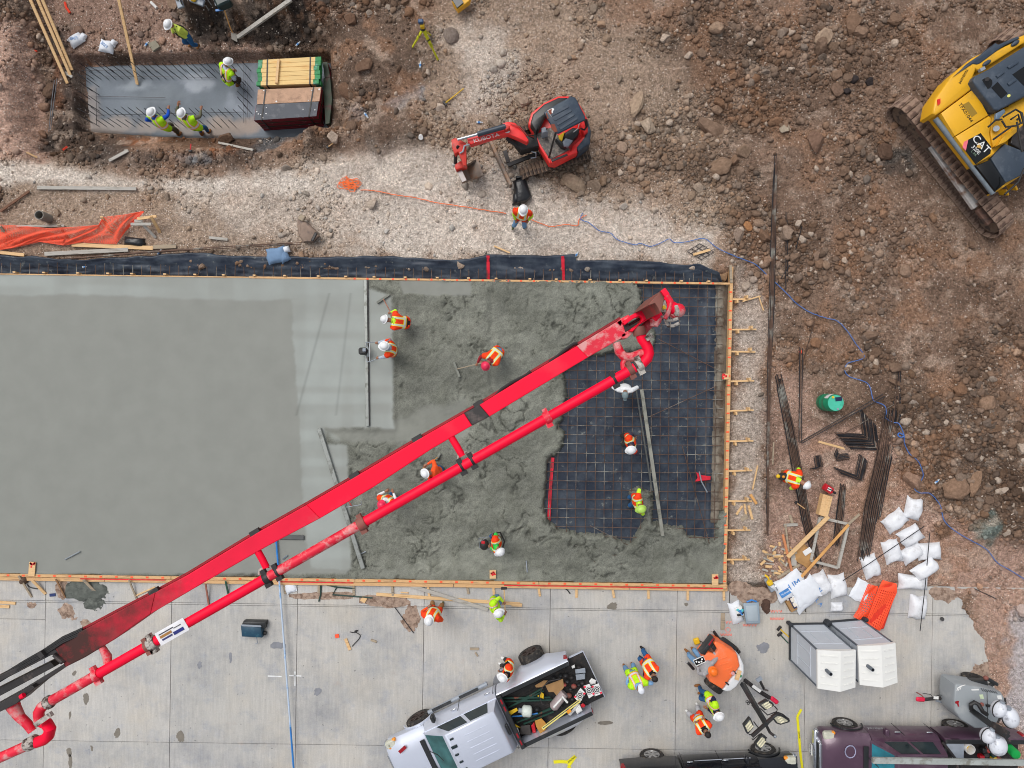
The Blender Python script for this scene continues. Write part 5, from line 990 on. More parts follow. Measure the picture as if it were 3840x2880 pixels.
for L_, m in [([(1450, 310), (1520, 275), (1545, 290), (1520, 330), (1530, 380), (1510, 400), (1470, 350)], WHT), ([(1455, 315), (1510, 285), (1505, 330), (1522, 380), (1508, 392), (1470, 345)], CHIP), ([(1425, 350), (1440, 345), (1468, 420), (1450, 425)], CHIP), ([(1490, 505), (1545, 495), (1590, 600), (1550, 612), (1505, 560)], CHIP)]:
 MB().pp(K(L_), 2.427 + (.003 if m is CHIP else 0), 2.415).build('chipped_paint', m, cn)
for a, b in [((1420, 380), (1300, 640)), ((1570, 600), (1470, 960)), ((1950, 420), (1990, 560)), ((1780, 130), (1780, 200))]:
 pa, pb = P(*q1(*a), 2.36), P(*q1(*b), 1.05); MB().tube([pa, pa * .9 + Vector((pb.x, pb.y, 1.9)) * .1, pa * .5 + pb * .5 + Vector((0, 0, .1)), pb], .032, 10).build('canopy_post', BLK, mx, True)
MB().tube([P(*q1(1900, 455), 2.1), P(*q1(1985, 440), 2.0), P(*q1(2000, 520), 1.8), P(*q1(1960, 580), 1.6), P(*q1(1910, 560), 1.7)], .03, 9).build('grab_rail', BLK, mx, True)
MB().tube([P(*q1(1890, 490), 1.6), P(*q1(1870, 560), 1.5), P(*q1(1810, 610), 1.45)], .012, 6).build('cable', WHT, mx)
MB().pp(K([(340, 690), (480, 645), (850, 545), (830, 485), (900, 465), (1000, 480), (1060, 540), (1190, 718), (1165, 750), (1040, 690), (900, 632), (720, 672), (390, 778), (345, 745)]), 1.75, 1.45, bev=.02).build('boom', ER, mx, True)
MB().cyl(P(*q1(480, 640), 1.9), P(*q1(870, 530), 1.95), .085, 14).build('hydraulic_cylinder', M('blue_black_steel', srgb(52, 62, 74), .4), mx, True); MB().cyl(P(*q1(205, 715), 1.86), P(*q1(480, 640), 1.9), .045, 12).build('cylinder_rod', ROD, mx, True)
MB().pp(K([(850, 560), (860, 505), (930, 520), (930, 550), (880, 580)]), 1.98, 1.7, bev=.02).build('cylinder_bracket', ERD, mx, True)
for k in range(4): MB().tube([P(*q1(930 + 14 * k, 490 + 6 * k), 1.8), P(*q1(1040 + 12 * k, 530), 1.82), P(*q1(1150 + 10 * k, 660), 1.7), P(*q1(1260, 640 + 20 * k), 1.2)], .014, 6).build('hydraulic_hose', BLK if k % 2 else ERD, mx, True)
MB().pp(K([(1180, 640), (1290, 620), (1330, 800), (1200, 830), (1080, 860), (960, 700), (900, 690), (930, 660), (1060, 740)]), 1.1, .6, bev=.03).build('swing_bracket', BLK, mx, True)
MB().tube([P(*q1(1230, 880), .9), P(*q1(1290, 900), 1.0), P(*q1(1290, 960), .8), P(*q1(1220, 970), .7)], .02, 7).build('hydraulic_hose', GRYP, mx, True)
MB().cyl(P(*q1(880, 690), 1.2), P(*q1(1100, 850), 1.0), .06, 10).build('hydraulic_cylinder', BLK, mx, True)
MB().pp(K([(120, 715), (170, 688), (320, 755), (330, 1075), (285, 1070), (215, 880), (165, 915), (125, 805)]), 1.7, 1.4, bev=.02).build('dipper_arm', ERD, mx, True)
MB().cyl(P(*q1(205, 815), 1.71), P(*q1(215, 820), 1.73), .06, 12).build('pivot_pin', BLK, mx); MB().tube([P(*q1(370, 780), 1.75), P(*q1(300, 800), 1.78), P(*q1(280, 880), 1.78), P(*q1(240, 900), 1.75)], .028, 8).build('hydraulic_hose', GRYP, mx, True)
MB().cyl(P(*q1(180, 900), 1.3), P(*q1(175, 1040), 1.0), .06, 10).build('bucket_cylinder', BLK, mx, True); MB().pp(K([(165, 1080), (180, 1050), (260, 1000), (335, 1060), (330, 1085), (185, 1130)]), 1.1, .8, bev=.02).build('bucket_linkage', ERD, mx, True)
bk_ = MB(); bo = [P(a, b, .75) for a, b in K([(195, 1140), (330, 1085), (470, 975), (485, 985), (560, 1200), (545, 1222), (280, 1310), (260, 1290)])]
A0, A1, B0, B1 = P(*q1(195, 1140), .85), P(*q1(265, 1305), .85), P(*q1(472, 980), .28), P(*q1(552, 1212), .28); md0 = P(*q1(340, 1085), .18); md1 = P(*q1(400, 1260), .18)
for a, b, c, d_ in ((A0, A1, md1, md0), (md0, md1, B1, B0)): bk_.prism([a, b, c, d_], [p - Vector((0, 0, .05)) for p in (a, b, c, d_)])
bk_.bar(B0, B1, .07, .05); bk_.prism([A0, md0, B0, A0 * .5 + B0 * .5], [p - Vector((0, .04, .03)) for p in (A0, md0, B0, A0 * .5 + B0 * .5)]); bk_.prism([A1, md1, B1, A1 * .5 + B1 * .5], [p - Vector((0, .04, .03)) for p in (A1, md1, B1, A1 * .5 + B1 * .5)])
bk_.build('bucket', WST, mx); MB().bar(P(*q1(235, 1150), .9), P(*q1(300, 1290), .9), .16, .04).build('bucket_back', M('bare_steel', srgb(150, 144, 142), .35, .5, .15, 5), mx)
MB().bar(P(*q1(650, 720), .42 + gmx), P(*q1(945, 1360), .42 + gmx), .12, .38, bev=.02).build('dozer_blade', WST, mx); MB().bar(P(*q1(860, 870), .3), P(*q1(910, 1030), .3), .13, .1).build('blade_arm', DKS, mx); MB().bar(P(*q1(900, 1070), .32), P(*q1(1330, 900), .4), .12, .12).build('blade_arm', BLK, mx)
ang_ = math.atan2(660 - 740, -(600 - 720)); ang_ = math.atan2((740 - 655), (720 - 480)) ; tp = P(*q1(603, 690), 1.757); put_text('KUBOTA', .17, WHT, tp, math.radians(15), mx, sx=1.25, name='lettering'); MB().ball(P(*q1(900, 607), 1.757), (.075, .035, .006), 14, 0, Matrix.Rotation(.25, 3, 'Z')).build('oval_badge', WHT, mx)
# ------------------------------------------------------------------ yellow crawler excavator
CY = M('excavator_yellow', srgb(226, 170, 34), .4, 0, .05, 1.2, dirt=srgb(206, 158, 52), dirtamt=.25, dscale=1); CB = M('matte_blue_black', srgb(54, 66, 80), .5, 0, .08, 2, dirt=srgb(74, 84, 96), dirtamt=.3); GLB = M('gloss_black', srgb(14, 16, 18), .15, 0, .1, 3); CSHOE = M('muddy_shoe', srgb(146, 122, 106), .9, .0, .25, 4, .5, 20, dirt=srgb(96, 76, 66), dirtamt=.5, dscale=4); STEELP = M('scraped_steel', srgb(190, 186, 182), .6, 0, .2, 3, dirt=srgb(128, 98, 82), dirtamt=.45, dscale=2)
q2 = lambda a, b: (3320 + .4702 * a, 100 + .4702 * b)
def K2(L_): return [q2(a, b) for a, b in L_]
ce = thing('crawler_excavator', 'large yellow crawler excavator with muddy tracks at the edge of the site', 'excavator', tuple(P(*q2(900, 900), 0)))
dt = tk(q2(150, 560), q2(1010, 1610), .62, .98, CSHOE, ce, 50, 0.02)
tk(q2(980, 20), q2(1760, 960), .62, .98, CSHOE, ce, 50, 0.02)
MB().bar(P(*q2(262, 800), .66), P(*q2(395, 960), .66), .2, .14, bev=.02).build('side_frame', M('rusty_frame', srgb(112, 84, 72), .8, 0, .25, 4, dirt=srgb(84, 68, 62), dirtamt=.4), ce); MB().bar(P(*q2(375, 945), .7), P(*q2(722, 1440), .7), .27, .16, bev=.015).build('side_frame', STEELP, ce); MB().bar(P(*q2(740, 1450), .66), P(*q2(835, 1570), .66), .24, .16, bev=.03).build('side_frame', M('rusty_frame', None), ce)
MB().cyl(P(*q2(205, 725), .55), P(*q2(218, 716), .60), .3, 18).build('idler_wheel', CSHOE, ce, True)
MB().pp(K2([(372, 690), (395, 575), (520, 392), (700, 245), (900, 148), (1130, 55), (1400, 170), (1720, 700), (1400, 1010), (1100, 1180), (880, 1325), (412, 722)]), 1.75, 1.35, bev=.05).build('upper_frame', CY, ce, True)
MB().pp(K2([(378, 690), (400, 575), (525, 397), (655, 300), (720, 310), (725, 345), (690, 430), (706, 488), (440, 684), (405, 706)]), 2.0, 1.3, bev=.06).build('counterweight', CY, ce, True)
MB().pp(K2([(655, 300), (880, 190), (1070, 100), (1130, 70), (1400, 170), (1440, 330), (1106, 130), (840, 300), (740, 350)]), 2.0, 1.4, bev=.05).build('counterweight', CY, ce, True)
MB().pp(K2([(540, 400), (690, 268), (850, 158), (880, 128), (905, 140), (1058, 74), (1075, 92), (960, 145), (892, 192), (760, 290), (735, 300), (700, 295)]), 2.03, 1.5, bev=.03).build('bumper_strip', CB, ce, True)
MB().pp(K2([(446, 690), (708, 494), (822, 705), (556, 872)]), 2.0, 1.6, bev=.02).build('engine_door', CY, ce, True)
MB().pp(K2([(560, 876), (826, 712), (845, 728), (830, 850), (848, 960), (870, 1012), (722, 1098)]), 2.0, 1.6, bev=.02).build('side_door', CY, ce, True)
MB().pp(K2([(690, 495), (712, 478), (880, 690), (950, 650), (1106, 560), (1300, 470), (1340, 600), (1106, 780), (1050, 840), (900, 940), (860, 960), (838, 850), (850, 730), (820, 700)]), 1.9, 1.4, bev=.03).build('deck_panel', CY, ce, True)
hood = MB().pp(K2([(698, 430), (716, 392), (830, 336), (1106, 160), (1280, 75), (1420, 300), (1280, 480), (1106, 560), (905, 668), (868, 660), (720, 470)]), 2.25, 1.7, bev=.05).build('engine_hood', CB, ce, True)
MB().cyl(P(*q2(802, 455), 2.24), P(*q2(802, 455), 2.27), .17, 20).build('exhaust_opening', GLB, hood); MB().cyl(P(*q2(815, 420), 2.2), P(*q2(812, 418), 2.45), .06, 12).build('exhaust_pipe', DKS, hood, True)
for L_ in ([(846, 486), (896, 440), (975, 532), (926, 572)], [(1015, 380), (1106, 318), (1180, 390), (1106, 470)]): MB().pp(K2(L_), 2.262, 2.24).build('vent_grille', GLB, hood)
for L_ in ([(975, 318), (1050, 266), (1068, 286), (990, 336)], [(884, 390), (944, 350), (955, 366), (898, 408)], [(975, 450), (1040, 405), (1052, 425), (990, 470)]): MB().pp(K2(L_), 2.29, 2.23, bev=.015).build('hood_rib', CB, hood, True)
MB().cyl(P(*q2(985, 551), 2.255), P(*q2(985, 551), 2.28), .045, 12).build('filler_cap', M('pale_yellow', srgb(224, 220, 120), .5), hood)
for a, b in ((808, 290), (1035, 132)): MB().ball(P(*q2(a, b), 2.02), (.16, .07, .06), 12, 0, Matrix.Rotation(.6, 3, 'Z')).build('lifting_eye', CB, ce, True)
MB().box(P(*q2(768, 342), 2.1), (.16, .1, .12), .5).build('latch', GRYP, ce)
MB().pp(K2([(415, 580), (440, 572), (440, 610), (420, 628)]), 2.03, 1.95).build('reflector', M('red_reflector', srgb(214, 40, 32), .4), ce)
MB().pp(K2([(618, 622), (665, 596), (735, 690), (690, 722)]), 2.008, 1.99).build('mesh_panel', M('olive_mesh', srgb(150, 118, 30), .6, 0, .1, 60), ce)
lp_ = MB().pp(K2([(655, 905), (760, 848), (846, 960), (838, 1012), (722, 1096), (640, 985)]), 2.012, 1.99).build('logo_panel', GLB, ce); MB().pp(K2([(618, 962), (628, 918), (662, 900), (642, 988)]), 2.014, 1.99).build('pink_stripe', M('pink_stripe', srgb(236, 112, 128), .5), ce)
put_text('CAT', .34, WHT, P(*q2(764, 938), 2.02), math.radians(-46), lp_, sx=1.0); put_text('320E', .17, WHT, P(*q2(722, 982), 2.02), math.radians(-46), lp_); put_text('L RR', .11, M('faint_green', srgb(110, 130, 110), .6), P(*q2(706, 1010), 2.02), math.radians(-46), lp_)
tri = MB().pp(K2([(728, 960), (745, 925), (772, 975)]), 2.022, 2.01).build('logo_triangle', M('logo_gold', srgb(214, 170, 90), .5), lp_)
put_text('TFX01044', .155, M('stencil_black', srgb(60, 46, 20), .7), P(*q2(641, 686), 2.008), math.radians(-56), ce, sx=1.05)
put_text('TFX01044', .12, M('stencil_black', None), P(*q2(622, 395), 2.008), math.radians(-118), ce)
MB().pp(K2([(722, 1108), (838, 1058), (960, 1250), (882, 1312)]), 1.96, 1.5, bev=.03).build('tool_box', GLB, ce, True); MB().pp(K2([(842, 1050), (955, 932), (1106, 992), (1260, 1100), (1106, 1176), (962, 1245)]), 1.9, 1.4, bev=.03).build('step_deck', CB, ce, True)
MB().tube([P(*q2(398, 732), 1.8), P(*q2(860, 1332), 1.8)], .085, 10).build('side_rail', M('grey_rail', srgb(112, 122, 130), .5), ce, True)
for a, b in ((930, 1300), (1000, 1260)): MB().bar(P(*q2(a, b), 1.1), P(*q2(a + 20, b + 40), 1.0), .06, .3).build('step', CY, ce)
MB().pp(K2([(885, 690), (950, 655), (960, 680), (900, 745), (880, 740)]), 2.3, 2.22, bev=.02).build('mirror', M('blue_grey', srgb(96, 116, 136), .4), ce, True)
for L_ in ([(940, 720), (1040, 660), (1090, 690), (1106, 760), (1040, 790), (960, 800), (930, 750)], [(1000, 740), (1060, 700), (1080, 770)], [(820, 800), (880, 745), (930, 740)], [(860, 900), (930, 850), (1000, 800)], [(1050, 760), (1070, 900), (1090, 1000)], [(1106, 1130), (1060, 1240), (950, 1340)], [(1080, 680), (1110, 800), (1130, 900)]):
 MB().tube([P(*q2(a, b), 2.3) for a, b in L_], .03, 7).build('handrail', BLK, ce, True)
MB().cyl(P(*q2(885, 815), 1.9), P(*q2(885, 812), 2.05), .09, 12).build('filler_cap', ROD, ce, True)
MB().pp(K2([(955, 850), (1050, 800), (1050, 840), (960, 920), (900, 945)]), 2.05, 1.8, bev=.02).build('side_box', CY, ce, True)
MB().pp(K2([(1020, 830), (1106, 780), (1300, 700), (1320, 980), (1106, 990), (1000, 930)]), 1.9, 1.3, bev=.03).build('swing_well', DKS, ce)
for a, b, r in ((975, 632, .035), (1055, 738, .035), (860, 690, .03), (830, 705, .03)): MB().cyl(P(*q2(a, b), 1.9), P(*q2(a, b), 1.94), r, 8).build('bolt', BLK, ce)
# machine whose cab just enters at the top edge
ye = thing('yellow_machine', 'corner of a yellow machine cab with glass roof at the top edge', 'machine', tuple(P(1740, -20, 0)))
MB().pp([(1696, 8), (1716, 36), (1760, 4), (1770, -30), (1690, -30)], .55, .3, bev=.03).build('body', CY, ye); MB().pp([(1692, -6), (1714, 30), (1738, 10), (1720, -30), (1690, -30)], .6, .52, bev=.01).build('glass', M('dark_glass', srgb(26, 34, 42), .06, 0, .1, 3), ye)
# ------------------------------------------------------------------ trucks
TYRE = M('tyre_rubber', srgb(44, 42, 41), .85, 0, .2, 6, .4, 40, dirt=srgb(96, 88, 78), dirtamt=.35, dscale=6); ALLOY = M('alloy_rim', srgb(178, 178, 178), .35, .6, .08, 5); RUSTRIM = M('brown_rim', srgb(62, 50, 46), .6, .2, .2, 6); CHROME = M('chrome', srgb(206, 210, 216), .15, .9, .04, 4); CGL = M('car_glass', srgb(30, 44, 48), .08, 0, .2, 3); TEAL = M('windscreen_glass', srgb(60, 104, 106), .08, 0, .35, 2.5); LINER = M('bed_liner', srgb(30, 29, 30), .7, 0, .2, 5, .3, 30, dirt=srgb(64, 54, 48), dirtamt=.25, dscale=3)
SILVER = M('silver_paint', srgb(206, 212, 226), .32, .38, .03, 1.5, coat=.2); PURP = M('purple_paint', srgb(82, 58, 76), .3, .2, .12, 1.5, dirt=srgb(104, 82, 96), dirtamt=.35, dscale=1.3, coat=.4); BLKC = M('black_car_paint', srgb(22, 24, 30), .2, .1, .1, 2, coat=.5); REDL = M('red_lamp', srgb(150, 24, 34), .2, 0, .1, 5); AMB = M('amber_lens', srgb(240, 150, 40), .3, 0, .1, 5); LENS = M('clear_lens', srgb(196, 196, 180), .2, 0, .15, 9)
def loft(st, n_close=True):
 """st: list of (x, half profile [(y, z) from the sill up to the centre line])"""
 vs_ = []; fs = []; m_ = len(st[0][1]); row = 2 * m_ - 1
 for x, pr_ in st:
  full = [(x, -y, z) for y, z in pr_] + [(x, y, z) for y, z in pr_[::-1][1:]]; vs_ += full
 for i in range(len(st) - 1):
  for k in range(row - 1): fs.append((i * row + k, (i + 1) * row + k, (i + 1) * row + k + 1, i * row + k + 1))
  fs.append((i * row + row - 1, (i + 1) * row + row - 1, (i + 1) * row, i * row))
 fs.append(tuple(range(row))); fs.append(tuple((len(st) - 1) * row + k for k in range(row))[::-1]); return vs_, fs
def wheel(par, x, y, r, w_, rimm, sg, spokes=6):
 wh = bpy.data.objects.new('wheel', None); COL.objects.link(wh); wh.parent = par; wh.location = (x, y, r)
 ax = Vector((0, sg, 0)); t = MB(); t.lathe((0, 0, 0), [(r * .62, -w_ / 2), (r * .92, -w_ / 2), (r, -w_ * .38), (r, w_ * .38), (r * .93, w_ / 2), (r * .66, w_ / 2), (r * .62, w_ * .3)], 28, axis=ax)
 for k in range(28):
  a = 2 * math.pi * k / 28; t.box((math.cos(a) * r, 0, math.sin(a) * r), (.03, w_ * .8, .02), rot=Matrix.Rotation(-a + math.pi / 2, 3, 'Y'))
 t.build('tyre', TYRE, wh, True, local=True)
 m_ = MB(); m_.lathe((0, 0, 0), [(r * .63, w_ * .1), (r * .66, w_ * .47), (r * .6, w_ * .49), (r * .56, w_ * .28), (r * .16, w_ * .3), (r * .15, w_ * .42), (.01, w_ * .44)], 24, axis=ax)
 for k in range(spokes):
  a = 2 * math.pi * k / spokes; m_.bar((math.cos(a) * r * .14, sg * w_ * .40, math.sin(a) * r * .14), (math.cos(a) * r * .6, sg * w_ * .42, math.sin(a) * r * .6), .07, .04, up=ax)
 m_.build('rim', rimm, wh, True, local=True)
def pickup(nm, label, o, ang, paint, xn, xfw, xrf, xrr, xbf, xbr, xrw, hw, roofz=1.88, rimm=ALLOY, dually=False, wr=.40, glassm=CGL, hz=1.2, rw=.60):
 t = thing(nm, label, 'truck', (o.x, o.y, 0), rz=ang)
 B = lambda mb, n, m, s=False: mb.build(n, m, t, s, local=True)
 cz_ = 1.28
 h = MB(); h.add(*loft([(xn, [(hw * .78, .45), (hw * .86, .6), (hw * .86, .9), (hw * .7, 1.0), (hw * .4, 1.04), (0, 1.06)]), (xn - .12, [(hw * .88, .4), (hw * .97, .6), (hw * .95, .92), (hw * .78, 1.06), (hw * .4, 1.12), (0, 1.14)]), (xn - .6, [(hw * .92, .5), (hw, .7), (hw * .98, .98), (hw * .80, 1.14), (hw * .4, hz), (0, hz + .02)]), (.1, [(hw * .92, .4), (hw, .7), (hw * .99, 1.05), (hw * .82, 1.22), (hw * .4, hz + .05), (0, hz + .07)]), (-.05, [(hw * .92, .4), (hw, .7), (hw * .99, 1.08), (hw * .84, 1.24), (hw * .4, 1.28), (0, 1.3)])])); B(h, 'hood', paint, True)
 c = MB(); c.add(*loft([(-.06, [(hw * .9, .36), (hw, .6), (hw * .99, 1.05), (hw * .86, cz_), (0, cz_ + .02)]), (xbf + .05, [(hw * .9, .36), (hw, .6), (hw * .99, 1.05), (hw * .86, cz_), (0, cz_ + .02)])])); B(c, 'cab_body', paint, True)
 ty = hw * rw; g = MB(); bot = [(0.0, -hw * .84, cz_), (xbf + .06, -hw * .84, cz_), (xbf + .06, hw * .84, cz_), (0.0, hw * .84, cz_)]; top = [(xrf, -ty, roofz), (xrr, -ty, roofz), (xrr, ty, roofz), (xrf, ty, roofz)]; g.prism(top, bot, bev=.07); roof = B(g, 'roof', paint, True)
 def lerp4(a, b, t_): return Vector(a).lerp(Vector(b), t_)
 def panel(q, n, m, out, th=.012):
  q = [Vector(p) for p in q]; nn = (q[1] - q[0]).cross(q[3] - q[0]).normalized()
  if nn.dot(out) < 0: nn = -nn
  mb = MB(); mb.add([p + nn * th for p in q] + [p - nn * .02 for p in q], [(0, 1, 2, 3), (7, 6, 5, 4), (0, 4, 5, 1), (1, 5, 6, 2), (2, 6, 7, 3), (3, 7, 4, 0)]); return B(mb, n, m)
 ws = panel([lerp4(bot[0], top[0], .06) + Vector((0, .07, 0)), lerp4(bot[3], top[3], .06) + Vector((0, -.07, 0)), lerp4(bot[3], top[3], .86) + Vector((0, -.05, 0)), lerp4(bot[0], top[0], .86) + Vector((0, .05, 0))], 'windscreen', glassm, Vector((1, 0, 1)))
 for sg, b0, b1, t0, t1 in ((-1, bot[0], bot[1], top[0], top[1]), (1, bot[3], bot[2], top[3], top[2])):
  L0, L1 = xbf + .06, 0
  for u0, u1, k0, k1 in ((.17, .50, .28, .50), (.55, .88, .55, .90)):
   q = [lerp4(b0, b1, u0), lerp4(b0, b1, u1), lerp4(t0, t1, k1 * .98), lerp4(t0, t1, k0 if u0 > .3 else .12)]
   q = [q[0].lerp(q[3], .08), q[1].lerp(q[2], .08), q[1].lerp(q[2], .84), q[0].lerp(q[3], .84)]; panel(q, 'side_window', CGL, Vector((0, sg, .5)))
  for xd in ((xbf - 0) * .49, xbf * .96): B(MB().box((xd, sg * (hw + .002), .82), (.012, .012, .84)), 'door_gap', BLK)
  for xd in (xbf * .43, xbf * .88): B(MB().box((xd, sg * (hw + .02), 1.06), (.2, .04, .05), bev=.015), 'door_handle', CHROME, True)
  B(MB().box((-.5, sg * (hw + .14), 1.30), (.14, .26, .26), bev=.05), 'mirror', paint if not dually else BLKP, True)
  B(MB().box(((xn - .22), sg * hw * .86, .98), (.36, .26, .2), bev=.05), 'headlight', LENS, True); B(MB().box(((xn - .36), sg * (hw * .95), .99), (.14, .1, .14), bev=.03), 'marker_lamp', AMB, True)
  wheel(t, xfw, sg * (hw - .12 + (.08 if dually else 0)), wr, .28, rimm, sg); wheel(t, xrw, sg * (hw - .14 + (.42 if dually else 0)), wr, .28 if not dually else .34, rimm, sg)
  B(MB().tube([(xfw + .52 * math.cos(a), sg * (hw + .012), .42 + .5 * math.sin(a)) for a in np.linspace(.1, math.pi - .1, 12)], .03, 6), 'wheel_arch', BLKP if not dually else paint, True)
  # bed side
  bs = MB(); bo_ = .24 if dually else .02; sh_ = []
  for x, e in ((xbf - .02, 0), (xbf - .5, 0), (xrw + .75, .25), (xrw + .5, .9), (xrw, 1), (xrw - .5, .95), (xrw - .72, .6), (xbr, .05)):
   y1 = hw + bo_ * e; sh_.append((x, [(hw - .10, .5), (y1 * .97, .55), (y1, .85), (min(y1, hw + .18 * e + .0), 1.16), (hw * .99, 1.36), (hw * .93, 1.41), (hw * .86, 1.41), (hw * .85, .86)]))
  vs_ = [(x, sg * y, z) for x, pr_ in sh_ for y, z in pr_]; fs = []
  for i in range(len(sh_) - 1):
   for k in range(7): fs.append((i * 8 + k, i * 8 + k + 1, (i + 1) * 8 + k + 1, (i + 1) * 8 + k))
  fs.append(tuple(range(8))); fs.append(tuple((len(sh_) - 1) * 8 + k for k in range(8))); bs.add(vs_, fs); B(bs, 'bed_side', paint, True)
  B(MB().bar((xbf - .02, sg * hw * .9, 1.425), (xbr, sg * hw * .9, 1.425), .13, .03, bev=.01), 'bed_rail', BLKP, True)
  B(MB().box((xbr + .06, sg * hw * .97, 1.1), (.16, .14, .34), bev=.04), 'tail_lamp', REDL, True)
 B(MB().box(((xbf + xbr) / 2, 0, .83), (abs(xbr - xbf), hw * 1.74, .05)), 'bed_floor', LINER)
 for k in range(9): B(MB().box(((xbf + xbr) / 2, -hw * .76 + k * hw * .19, .862), (abs(xbr - xbf) - .1, .06, .02)), 'floor_rib', LINER)
 B(MB().box((xbf - .05, 0, 1.1), (.08, hw * 1.76, .6)), 'bulkhead', BLKP)
 B(MB().box((xn + .03, 0, .62), (.2, hw * 1.8, .24), bev=.07), 'bumper', CHROME, True); B(MB().box((xn + .02, 0, .86), (.1, hw * 1.15, .26), bev=.03), 'grille', CHROME, True)
 for k in range(4): B(MB().box((xn + .075, 0, .78 + .05 * k), (.02, hw * 1.05, .02)), 'grille_bar', BLKP)
 B(MB().box((.14, 0, hz + .09), (.16, hw * 1.3, .03), bev=.01), 'cowl', BLKP); B(MB().tube([(.1, -.3, hz + .15), (-.18, -.05, hz + .25), (-.3, .18, hz + .33)], .014, 6), 'wiper', BLK); B(MB().tube([(.1, .3, hz + .15), (-.18, .5, hz + .25)], .014, 6), 'wiper', BLK)
 return t, roof, B, panel
aS = math.radians(205.5); fS = Vector((math.cos(aS), math.sin(aS), 0)); lS = Vector((-fS.y, fS.x, 0)); oS = P(1902, 2711, 1.4); oS.z = 0
sv, rf, B, pn = pickup('silver_pickup', 'silver crew cab pickup with wide rear fenders and a bed full of tools', oS + fS * 2.63, aS, SILVER, 1.42, .21, -.80, -2.50, -2.68, -5.25, -4.13, .99, 1.92, RUSTRIM, True, .42, TEAL, rw=.73)
for k in range(5): MB().box((-.88 - .03 * abs(k - 2), (k - 2) * .26, 1.935), (.13, .07, .035) if k != 1 else (.2, .1, .04), bev=.015).build('roof_lamp', CGL, rf, True, local=True)
for k in range(5): MB().box((-1.75, (k - 2) * .22, 1.922), (.8, .012, .012)).build('roof_rib', SILVER, rf, local=True)
B(MB().box((-5.52, 0, .84), (.54, 1.64, .07), bev=.01), 'tailgate', LINER); B(MB().box((-5.80, 0, .85), (.03, 1.68, .09), bev=.01), 'gate_edge', SILVER); B(MB().box((-5.54, -.84, .85), (.5, .03, .09)), 'gate_edge', SILVER)
rk = B(MB().box((-2.78, 0, 1.5), (.14, 1.86, .10), bev=.02), 'headache_rack', BLKP)
for y in (-.75, -.5, .45, .7): MB().box((-2.79, y, 1.556), (.05, .16, .012)).build('red_reflector', REDL, rk, local=True)
B(MB().box((-2.62, .1, 1.62), (.1, .36, .12), bev=.03), 'rear_lamp', BLKP, True); B(MB().box((.85, -.62, 1.245), (.28, .11, .02), .3), 'hood_badge', REDL); B(MB().box((1.25, -.8, 1.03), (.12, .2, .1), bev=.03), 'marker_lamp', AMB)
B(MB().tube([(-.2, -1.07, .5), (-1.2, -1.1, .5), (-2.4, -1.1, .5)], .07, 8), 'side_step', GRYP, True)
for k in range(2): B(MB().box((-.72 - 1.0 * k, -1.1, .58), (.7, .1, .02)), 'step_pad', BLKP)
aP = math.radians(179.5); fP = Vector((math.cos(aP), math.sin(aP), 0)); lP = Vector((-fP.y, fP.x, 0)); oP = P(3157.8, 2759, 1.15); oP.z = 0
pk, rf, B, pn = pickup('purple_pickup', 'dark purple pickup parked nose left with a long metal beam over its roof', oP - fP * .86 + lP * .9, aP, PURP, 1.45, .42, -.62, -2.2, -2.33, -5.1, -3.31, .97, 1.84, ALLOY, False, .39, M('teal_glass', srgb(36, 118, 134), .08, 0, .3, 2.5), rw=.62)
pl_ = B(MB().box((1.62, -.15, .55), (.03, .34, .17)), 'licence_plate', WHT); x_ = text('JTS117', .12, M('dark_ink', srgb(50, 60, 90), .5), pk); x_.rotation_euler = (math.pi / 2, 0, math.pi / 2); x_.location = (1.642, -.15, .55)
x_ = text('SILVERADO', .1, CHROME, pk); x_.rotation_euler = (math.pi / 2, 0, 0); x_.location = (-.4, -.985, .78)
rg_ = MB(); rg_.tube([(.62 + .17 * math.cos(a), -.42 + .2 * math.sin(a), 1.225) for a in np.linspace(0, 6.28, 14)], .02, 5); B(rg_, 'paint_blister', M('bare_spot', srgb(150, 150, 178), .6))
aB = math.radians(3.0); fB = Vector((math.cos(aB), math.sin(aB), 0)); lB = Vector((-fB.y, fB.x, 0)); oB = P(2805.4, 2811, .9); oB.z = 0
bk2, rf, B, pn = pickup('black_truck', 'glossy black truck with alloy wheels cut off by the bottom edge', oB + fB * .31 - lB * 1.22, aB, BLKC, 1.25, .35, -.7, -2.5, -2.6, -4.55, -3.41, .98, 1.82, ALLOY, False, .40, CGL, rw=.64)
for k in range(2): B(MB().box((-.72 - .95 * k, .995, 1.0), (.9, .03, .04), bev=.01), 'side_moulding', CHROME)
